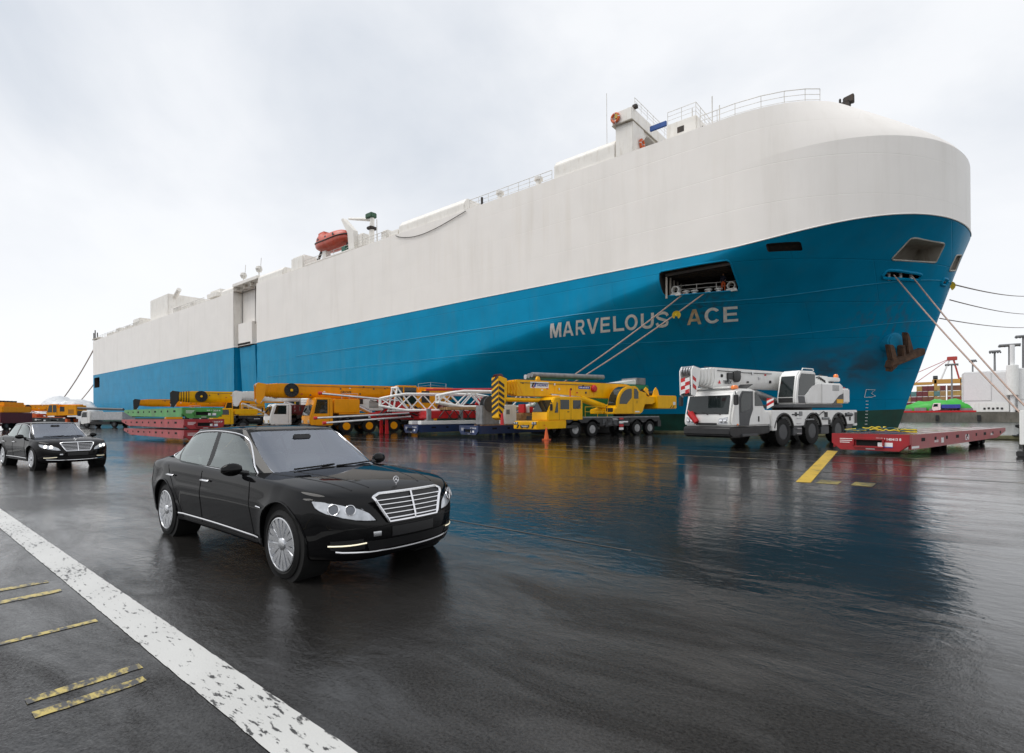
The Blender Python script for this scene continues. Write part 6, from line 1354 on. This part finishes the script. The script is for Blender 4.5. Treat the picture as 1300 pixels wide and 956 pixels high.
# traffic cone
cn = thing('traffic_cone', 'small orange traffic cone in front of the yellow truck crane', 'cone', (-19.9, 27.4, 0))
bx('base', cn, M['cr_orange'], -.21, .21, -.21, .21, .004, .05, .01); MB().lathe([(.16, .05), (.04, .78), (.001, .79)], (0, 0, 0), 'z', 18).build('cone', M['cr_orange'], cn); MB().lathe([(.118, .30), (.086, .5)], (0, 0, 0), 'z', 18).build('reflective_band', M['bolt_white'], cn)
# white outrigger leg at the right edge
ol = thing('outrigger_leg', 'white steel outrigger leg with black foot at the right edge', 'outrigger', (1.95, 25.65, 0), R(-104))
bx('post', ol, M['cr_white'], -.16, .16, -.16, .16, .42, 1.62, .02); bx('foot', ol, M['chassis'], -.24, .24, -.24, .24, .0, .2, .03); MB().tube([(0, 0, .2), (0, 0, .44)], .10, 10).build('ram', M['chassis'], ol)
bx('beam', ol, M['cr_white'], -2.6, -.17, -.12, .12, 1.2, 1.5, .02); MB().tube([(-.2, .14, .7), (-1.6, .14, 1.3)], .05, 6).build('brace', M['cr_white'], ol); MB().tube([(-.2, -.14, 1.3), (-1.6, -.14, .6)], .05, 6).build('brace', M['cr_white'], ol); bx('end_plate', ol, M['cr_white'], -2.75, -2.6, -.3, .3, .5, 1.4, .02); bx('blue_tag', ol, M['sign_blue'], -2.8, -2.76, -.1, .1, .45, .7, .01)
# ------------------------------------------------------------------ ropes, crew, boat and gear of the ship
M['rope'] = mat('mooring_rope', (.42, .31, .26), .8, var=.2, vs=6); M['rope_dark'] = mat('dark_mooring_rope', (.20, .15, .13), .8)
def rope(label, p, q, sag, r=.05, m='rope', group='mooring lines'):
    p, q = Vector(p), Vector(q); n = 24
    o = MB().tube([p.lerp(q, k / n) - Vector((0, 0, sag * 4 * (k / n) * (1 - k / n))) for k in range(n + 1)], r, 6)
    return tag(o.build('mooring_line', M[m]), label, 'rope', group)
ym = lambda u: hull(*as_of(u, 11.7))[1]
rope('left one of two mooring lines running down across the ship name to the quay', (-17.6, ym(-17.6) - .05, 11.9), (-36.4, 41.0, .55), .5, .06)
rope('right one of two mooring lines running down past the last letters of the name', (-15.9, ym(-15.9) - .05, 11.9), (-36.0, 41.0, .55), .6, .06)
b1, b2 = hull(1.66, .815), hull(1.72, .808)
rope('left one of the pale twin bow lines slanting down to the quay at right', b1, (3.5, 41.0, .6), .25, .05); rope('right one of the pale twin bow lines slanting down to the quay at right', b2, (3.9, 41.0, .6), .25, .05)
f2 = hull(1.89, .786)
rope('uppermost of three thin lines leading right from the stem', f2, (9.27, 124.6, 21.0), .3, .06, 'rope_dark'); rope('middle one of three thin lines leading right from the stem', (-.2, 60.5, 11.4), (9.25, 124.6, 18.0), .25, .05, 'rope_dark'); rope('lowest of three thin lines leading right from the stem', (-.9, 60.8, 9.9), (9.24, 124.6, 15.7), .25, .05, 'rope_dark')
rope('upper stern line sloping down to the left of the ship', (-199.2, 43.2, 22.5), (-262, 41.0, 1.0), 2.5, .16); rope('lower stern line sloping down to the left behind the wrapped cargo', (-199.2, 43.2, 12.0), (-240, 41.0, .8), 1.5, .14)
def guard(label, p, r=.42):
    T = thing('rat_guard', label, 'rat guard', p); M['rg'] = M.get('rg') or mat('rat_guard_yellow', (.62, .44, .03), .5)
    vs = [(0, 0, 0)] + [(.12, r * math.cos(R(-60 + 300 * k / 16)), r * math.sin(R(-60 + 300 * k / 16))) for k in range(17)]
    o = MB().add(vs, [(0, k, k + 1) for k in range(1, 17)]); o.add([(x + .03, y, z) for x, y, z in vs], [(0, k + 1, k) for k in range(1, 17)]); o.build('cone_disc', M['rg'], T); MB().tube([(-.1, 0, 0), (.25, 0, 0)], .1, 8).build('collar', M['rg'], T)
    T.rotation_euler = (0, R(20), R(-60)); return T
q_ = Vector((-15.9, ym(-15.9), 11.75)).lerp(Vector((-36.0, 41.0, .55)), .125); guard('yellow rat guard on the right mooring line above the ship name', (q_.x, q_.y - .05, q_.z - .2), .36)
guard('dull yellow rat guard on the upper line at the stem', (f2[0] + .3, f2[1] + 1.6, f2[2] - .1), .4)
for u in (-36.6, 3.0, -60.0): 
    t = thing('bollard', {-36.6: 'black quay bollard holding the mooring lines behind the yellow crane', 3.0: 'black quay bollard behind the red trailer, right of the bow', -60.0: 'black quay bollard behind the amber crane at the quay edge'}[u], 'bollard', (u, 41.1, .2), 0, 'quay bollards')
    MB().lathe([(.34, 0), (.30, .06), (.20, .12), (.19, .42), (.34, .5), (.34, .62), (.2, .68), (.001, .69)], (0, 0, 0), 'z', 18).build('post', M['chassis'], t); bx('base', t, M['chassis'], -.45, .45, -.4, .4, -.002, .05, .01)
# lifeboat
lbm = mat('lifeboat_orange', (.52, .085, .05), .4, var=.12, vs=.8, dirt=(.5, .25, .2), dirtamt=.5)
lb = thing('lifeboat', 'faded orange enclosed lifeboat hanging in its davit on the upper deck', 'lifeboat', (-70.6, 44.0, 26.0))
rows = []
for i in range(21):
    t = i / 20; x = (t - .5) * 8.4; w = 1.5 * max(.03, 1 - abs(2 * t - 1) ** 3.2) ** .6; zb = .1 + 1.0 * abs(2 * t - 1) ** 2.6; zt = 2.0 + .7 * max(0, 1 - abs(2 * t - 1) ** 4) + (.5 if .10 < t < .34 else 0); row = []
    for k in range(25):
        a = 2 * PI * k / 24; c_, s_ = math.cos(a), math.sin(a); row.append((x, w * math.copysign(abs(c_) ** .75, c_), (1.25 + (zt - 1.25) * s_ if s_ > 0 else 1.25 + (1.25 - zb) * s_)))
    rows.append(row)
o = MB().grid(rows); o.add(rows[0][:24], [tuple(range(24))]); o.add(rows[-1][:24], [tuple(range(24))]); o.build('hull', lbm, lb, merge=.001, ang=50)
MB().tube([(p[0] * 1.01, (1.5 * max(.03, 1 - abs(p[0] / 4.2) ** 3.2) ** .6 + .03) * -1, 1.35 + .35 * abs(p[0] / 4.2) ** 2) for p in [(x_, 0) for x_ in [-4.1 + 8.2 * k / 20 for k in range(21)]]], .09, 6).build('rubbing_band', M['chassis'], lb)
bx('conning_hatch', lb, lbm, -3.2, -1.6, -.7, .7, 2.6, 3.3, .2, 3); MB().tube([(3.2, 0, -.2), (3.6, 0, .6)], .12, 8).build('rudder', M['chassis'], lb)
for x_ in (-2.0, 0, 2.0): MB().lathe([(.2, 0), (.2, .04), (.001, .05)], (x_, -1.42, 1.85), 'y', 14).build('porthole', M['vglass'], lb)
def buoy(label, p, ax):
    T = thing('lifebuoy', label, 'lifebuoy', p, 0, 'lifebuoys on the bridge wing'); n = 16
    for k in range(4):
        P = []
        for j in range(7): a = R(90 * k + 90 * j / 6); P.append((.36 * math.cos(a), 0, .36 * math.sin(a)) if ax == 'y' else (0, .36 * math.cos(a), .36 * math.sin(a)))
        MB().tube(P, .11, 8, cap=False).build('ring_segment', M['cr_orange'], T)
        a = R(90 * k); c = (.36 * math.cos(a), 0, .36 * math.sin(a)) if ax == 'y' else (0, .36 * math.cos(a), .36 * math.sin(a)); a2 = R(90 * k + 9); c2 = (.36 * math.cos(a2), 0, .36 * math.sin(a2)) if ax == 'y' else (0, .36 * math.cos(a2), .36 * math.sin(a2)); MB().tube([c, c2], .12, 8).build('white_band', M['bolt_white'], T)
buoy('red lifebuoy at the outer end of the bridge wing', (-23.1, Y0 - .40, 28.05), 'y'); buoy('red lifebuoy beside the opening below the bridge wing', (-21.45, Y0 + 1.5, 25.9), 'x')
# crew member standing in the mooring opening
def person(label, loc, rz):
    T = thing('person', label, 'person', loc, rz); J = {}; me = bpy.data.meshes.new('body')
    V = [(0, 0, .92), (0, 0, 1.12), (.01, 0, 1.34), (.02, 0, 1.47), (.03, 0, 1.56), (.045, 0, 1.68),           # pelvis..head
         (0, .10, .88), (.03, .12, .48), (0, .13, .08), (.13, .14, .03), (0, -.10, .88), (-.02, -.12, .48), (-.05, -.13, .08), (.08, -.14, .03),
         (.01, .19, 1.40), (.05, .24, 1.13), (.24, .20, 1.02), (.31, .18, 1.02), (.01, -.19, 1.40), (.03, -.25, 1.13), (.20, -.22, .98), (.27, -.20, .98)]
    Ed = [(0, 1), (1, 2), (2, 3), (3, 4), (4, 5), (0, 6), (6, 7), (7, 8), (8, 9), (0, 10), (10, 11), (11, 12), (12, 13), (2, 14), (14, 15), (15, 16), (16, 17), (2, 18), (18, 19), (19, 20), (20, 21)]
    rad = [.15, .145, .15, .06, .075, .085, .10, .07, .05, .05, .10, .07, .05, .05, .075, .055, .04, .04, .075, .055, .04, .04]
    me.from_pydata(V, Ed, []); o = bpy.data.objects.new('body', me); C.objects.link(o); o.parent = T
    md = o.modifiers.new('s', 'SKIN'); sd = me.skin_vertices[0].data
    for k, r in enumerate(rad): sd[k].radius = (r, r)
    sd[0].use_root = True; o.modifiers.new('u', 'SUBSURF').levels = 1
    dg = bpy.context.evaluated_depsgraph_get(); nm = bpy.data.meshes.new_from_object(o.evaluated_get(dg)); o.modifiers.clear(); o.data = nm
    for m_ in (mat('orange_trousers', (.60, .10, .02), .8), mat('navy_jacket', (.012, .016, .035), .8), mat('skin', (.42, .24, .17), .6), M['chassis']): nm.materials.append(m_)
    for p in nm.polygons:
        c = p.center; p.use_smooth = True
        p.material_index = 3 if c.z < .10 else 2 if c.z > 1.49 or (c.x > .22 and .9 < c.z < 1.1) else 0 if c.z < .93 else 1
    MB().lathe([(.135, 0), (.13, .06), (.10, .11), (.05, .14), (.001, .145)], (.045, 0, 1.69), 'z', 16).build('helmet', M['cr_yellow'], T); MB().lathe([(.17, 0), (.13, .015)], (.065, 0, 1.685), 'z', 16).build('helmet_brim', M['cr_yellow'], T)
    for s in (1, -1):
        for k in range(4): MB().tube([(.30, s * .19 + (k - 1.5) * .02 , 1.02 if s > 0 else .98), (.36, s * .19 + (k - 1.5) * .022, 1.01 if s > 0 else .97), (.375, s * .19 + (k - 1.5) * .022, .96)], .010, 5).build('finger', nm.materials[2], T)
    return T
person('crew member in yellow helmet, navy jacket and orange trousers standing in the mooring opening', (-14.95, ym(-14.95) + .75, 11.77), R(-80))
# ------------------------------------------------------------------ the far side of the harbour
M['pier'] = mat('pier_concrete', (.13, .12, .10), .8, var=.35, vs=.3, dirt=(.05, .05, .03), dirtamt=.6)
pw = MB().box(-45, 150, 196, 330, -6, 1.35).build('far_pier', M['pier'], bevel=.1); struct(pw)
for k in range(12): 
    fx_ = bx('fender', pw, M['chassis'], -40 + k * 9, -39.2 + k * 9, 195.6, 196, -1, .6, .05)
land = MB().box(-200, 600, 331, 900, -6, 1.2).build('far_quay', M['pier']); struct(land)
tr = thing('red_barge_deck', 'long low red flat deck lying on the far pier edge', 'platform', (0, 0, 0)); bx('deck', tr, M['red'], -18, 5, 200, 206, 1.36, 1.9, .1)
gt = tarp('bright green tarpaulin mound behind the red deck', (0, 0, 0), 20, 12, 4.0, 11, 'green_tarpaulin', mat('bright_green_sheet', (.03, .34, .03), .45, var=.15, vs=.3)); gt.location = (-2, 214, 1.35); gt.scale = (1.15, 1, 1.0)
tb_ = truck('small blue and white van in front of the green tarpaulin', (-3.5, 207.5, 1.36), R(180), M['sign_blue'], M['bolt_white'], 6.5, 'van', 2.4)
for k in range(5): tag(bx('steel_pipe_bundle', None, M['mid_grey'], -13 + k * 3.6, -10 + k * 3.6, 207, 209, 1.36, 2.6 + .3 * (k % 2), .1), ('leftmost', 'second', 'third', 'fourth', 'rightmost')[k] + ' grey bundle in the row before the green tarpaulin', 'bundle', 'grey bundles on the far pier')
def module(label, u0, u1, v0, v1, z1, group='white modules on the far pier'):
    T = thing('white_module', label, 'module', (u0, v0, 1.36), 0, group); w = u1 - u0; d = v1 - v0; h = z1 - 1.36
    bx('shell', T, M['bolt_white'], 0, w, 0, d, .0, h, .5, 3); bx('base_panel', T, M['cr_white'], w * .18, w * .98, -.12, 0, .1, h * .23, .05); bx('side_panel', T, M['bolt_white'], w * .02, w * .62, -.1, 0, h * .28, h * .97, .05)
    for k in range(5): bx('vent', T, M['chassis'], w * .45 + k * w * .09, w * .50 + k * w * .09, -.2, -.12, h * .06 + .1 * (k % 2), h * .11 + .1 * (k % 2), .05)
    return T
module('large white boxy module on the far pier, left one with the cut corner', 2.0, 12.5, 209, 222, 13.4); module('large white boxy module cut by the right edge of the picture', 13.6, 32, 209, 224, 13.9)
mc = thing('grey_column', 'pale grey vertical column between the two white modules', 'column', (13.0, 208.4, 1.36)); MB().tube([(0, 0, 4.8), (0, 0, 13.4)], 1.35, 18).build('casing', M['cr_white'], mc, .1); MB().tube([(0, 0, 0), (0, 0, 19.2)], .55, 12).build('stem', M['bolt_white'], mc)
def mast(label, u, v, z1, w):
    T = thing('light_mast', label, 'light mast', (u, v, 1.3), 0, 'harbour light masts'); MB().tube([(0, 0, 0), (0, 0, z1 - 1.3)], .5, 8, .28).build('pole', M['mid_grey'], T); bx('lamp_crown', T, M['mid_grey'], -w, w, -w, w, z1 - 1.5, z1 - .9, .1)
    for k in range(5): bx('floodlight', T, M['dark_grey'], -w + k * w * .45, -w + k * w * .45 + .5, -w - .3, -w, z1 - 2.1, z1 - 1.5, .05)
for n_, u, v, z, w in (('light mast with flat lamp crown rising left of the grey column', 12.0, 270, 24.0, 1.6), ('light mast with the widest lamp crown right behind the grey column', 16.2, 273, 26.2, 3.0), ('light mast cut by the right edge of the picture', 20.2, 276, 29.5, 2.2), ('light mast with wide crown beside the distant gantry crane', -.6, 345, 25.0, 2.6), ('thin short light mast above the left white module', 7.0, 330, 25.4, 1.3)): mast(n_, u, v, z, w)
# container stacks
cols = [mat('container_' + n, c, .55, var=.15, vs=.4, dirt=(.12, .07, .05), dirtamt=.5) for n, c in (('maroon', (.16, .03, .035)), ('tan', (.36, .22, .09)), ('brown', (.17, .07, .04)), ('rust', (.24, .07, .04)), ('blue', (.02, .06, .22)), ('teal', (.10, .22, .22)), ('ochre', (.42, .27, .08)))]
cn_ = ('maroon', 'tan', 'brown', 'rust red', 'blue', 'teal', 'ochre'); rnd = random.Random(5); RN = ('bottom', 'second', 'third', 'fourth', 'top')
cm = {}
def container(ci, u, v, z, l, w, label):
    key = (ci, l)
    if key not in cm:
        o = MB().box(0, l, 0, w, .1, 2.75)
        for k in range(int(l / .6)): o.box(.15 + k * .6, .38 + k * .6, -.05, 0, .25, 2.6)
        for x_ in (0, l - .16):
            for y_ in (-.06, w - .1): o.box(x_, x_ + .16, y_, y_ + .16, 0, 2.9)
        cm[key] = o.mesh('container'); cm[key].materials.append(cols[ci])
    o = bpy.data.objects.new('shipping_container', cm[key]); C.objects.link(o); o.location = (u, v, z); tag(o, label, 'container', 'stacked shipping containers on the far quay')
for tier in range(5):
    for k in range(9):
        if tier == 4 and k in (0, 3): continue
        ci = rnd.choice((0, 0, 1, 2, 0, 6, 5, 1)); container(ci, -26 + k * 2.55, 372, 1.25 + tier * 2.95, 2.44, 6.1, '%s container end, %s tier, number %s from the ship stem' % (cn_[ci], RN[tier], ('one', 'two', 'three', 'four', 'five', 'six', 'seven', 'eight', 'nine')[k]))
    for k in range(4):
        ci = rnd.choice((1, 6, 3, 2, 3, 1)) if (tier, k) != (2, 2) else 4; container(ci, -2.6 + k * 6.25, 372 + .5 * tier, 1.25 + tier * 2.95, 6.06, 2.44, '%s long side container, %s tier, number %s right of the stacked ends' % (cn_[ci], RN[tier], ('one', 'two', 'three', 'four')[k]))
# distant gantry crane
gc = thing('gantry_crane', 'distant yellow gantry crane with red and white tip above the containers', 'crane', (-4, 540, 1.2)); gy = mat('gantry_yellow', (.50, .27, .06), .6); gr = mat('gantry_red', (.42, .05, .04), .6)
for x_ in (-7, 9):
    for y_ in (0, 14): bx('leg', gc, gy, x_ - .9, x_ + .9, y_, y_ + 1.8, 0, 27, .1)
bx('girder', gc, gy, -9, 14, 0, 2.5, 22.5, 26.0, .2); bx('jib', gc, gy, -26, -9, 0, 2.5, 22.0, 24.2, .2); bx('jib', gc, gr, -33, -26, 0, 2, 21.8, 23.6, .2); bx('jib_tip', gc, M['bolt_white'], -37, -33, 0, 2, 21.6, 23.2, .2); bx('jib_tip', gc, gr, -40, -37, 0, 2, 21.4, 22.8, .2); bx('machine_house', gc, M['dark_grey'], -8.5, -5.5, 0, 4, 26, 29, .2)
MB().tube([(-3.5, 1, 26), (2.0, 1, 42)], .6, 6).build('tower_leg', M['bolt_white'], gc); MB().tube([(7.5, 1, 26), (4.0, 1, 42)], .6, 6).build('tower_leg', gr, gc); bx('tower_top', gc, gr, .2, 6.5, 0, 2, 40.5, 43.5, .3)
for q in (-36, -20): MB().tube([(2, 1, 42), (q, 1, 23.5)], .25, 5).build('stay', gr, gc)
# ------------------------------------------------------------------ painted marks on the pavement
def strip_mark(m, x0, x1, y0, y1, z=.004, name='painted_line', jit=.0028):
    """painted strip with slightly ragged edges"""
    rnd = random.Random(int(abs(x0 * 31 + y0 * 17))); long_x = (x1 - x0) > (y1 - y0); L_ = max(x1 - x0, y1 - y0); n = max(4, min(700, int(L_ / .06))); rows = []
    for k in range(n + 1):
        t = k / n; e = jit * (3 if k in (0, n) else 1); a, b = rnd.uniform(-1, 1) * e, rnd.uniform(-1, 1) * e
        rows.append([(lerp(x0, x1, t), y0 + a, z), (lerp(x0, x1, t), y1 + b, z)] if long_x else [(x0 + a, lerp(y0, y1, t), z), (x1 + b, lerp(y0, y1, t), z)])
    o = MB().grid(rows).build(name, m, smooth=False, recalc=False)
    if o.data.polygons[0].normal.z < 0: o.data.flip_normals()
    return struct(o)
strip_mark(M['white_line'], -60, -20, 1.20, 1.46); strip_mark(M['white_line'], -20, 8, 1.20, 1.46)
strip_mark(M['yellow_line'], -5.22, -5.155, -3, 1.13)
for (x0, x1, y0, y1) in ((-6.86, -6.76, -.6, 1.10), (-6.41, -6.30, -.6, 1.12), (-4.06, -3.97, .55, 1.10), (-3.84, -3.75, .55, 1.06)): strip_mark(M['yellow_line'], x0, x1, y0, y1, .004, 'painted_letter_stroke', .005)

mark('painted_line', worn('fresh_yellow_road_paint', (.66, .43, .03), .30, .46, (1, 1, 1), 4.0), [(-4.08, 25.6), (-3.68, 25.45), (-2.50, 13.6), (-2.80, 13.55)], .006)
for (x0, x1) in ((-2.42, -1.98), (-1.74, -1.34)): mark('painted_letter_stroke', M['yellow_line'], [(x0, 13.62), (x1, 13.62), (x1, 14.35), (x0, 14.35)])
strip_mark(M['faint_line'], -70, 40, 19.6, 19.78); strip_mark(M['faint_line'], -70, 40, 22.6, 22.75); strip_mark(M['faint_line'], -60, 30, 16.2, 16.32)
strip_mark(M['scuff'], -6.4, -2.9, 5.62, 5.66)
# seams between the paving bays
sm_ = worn('tar_seam', (.008, .008, .008), .42, .6, (.3, 1, 1), 2.0)
for y in (24.8,): strip_mark(sm_, -200, 60, y, y + .03, .003)
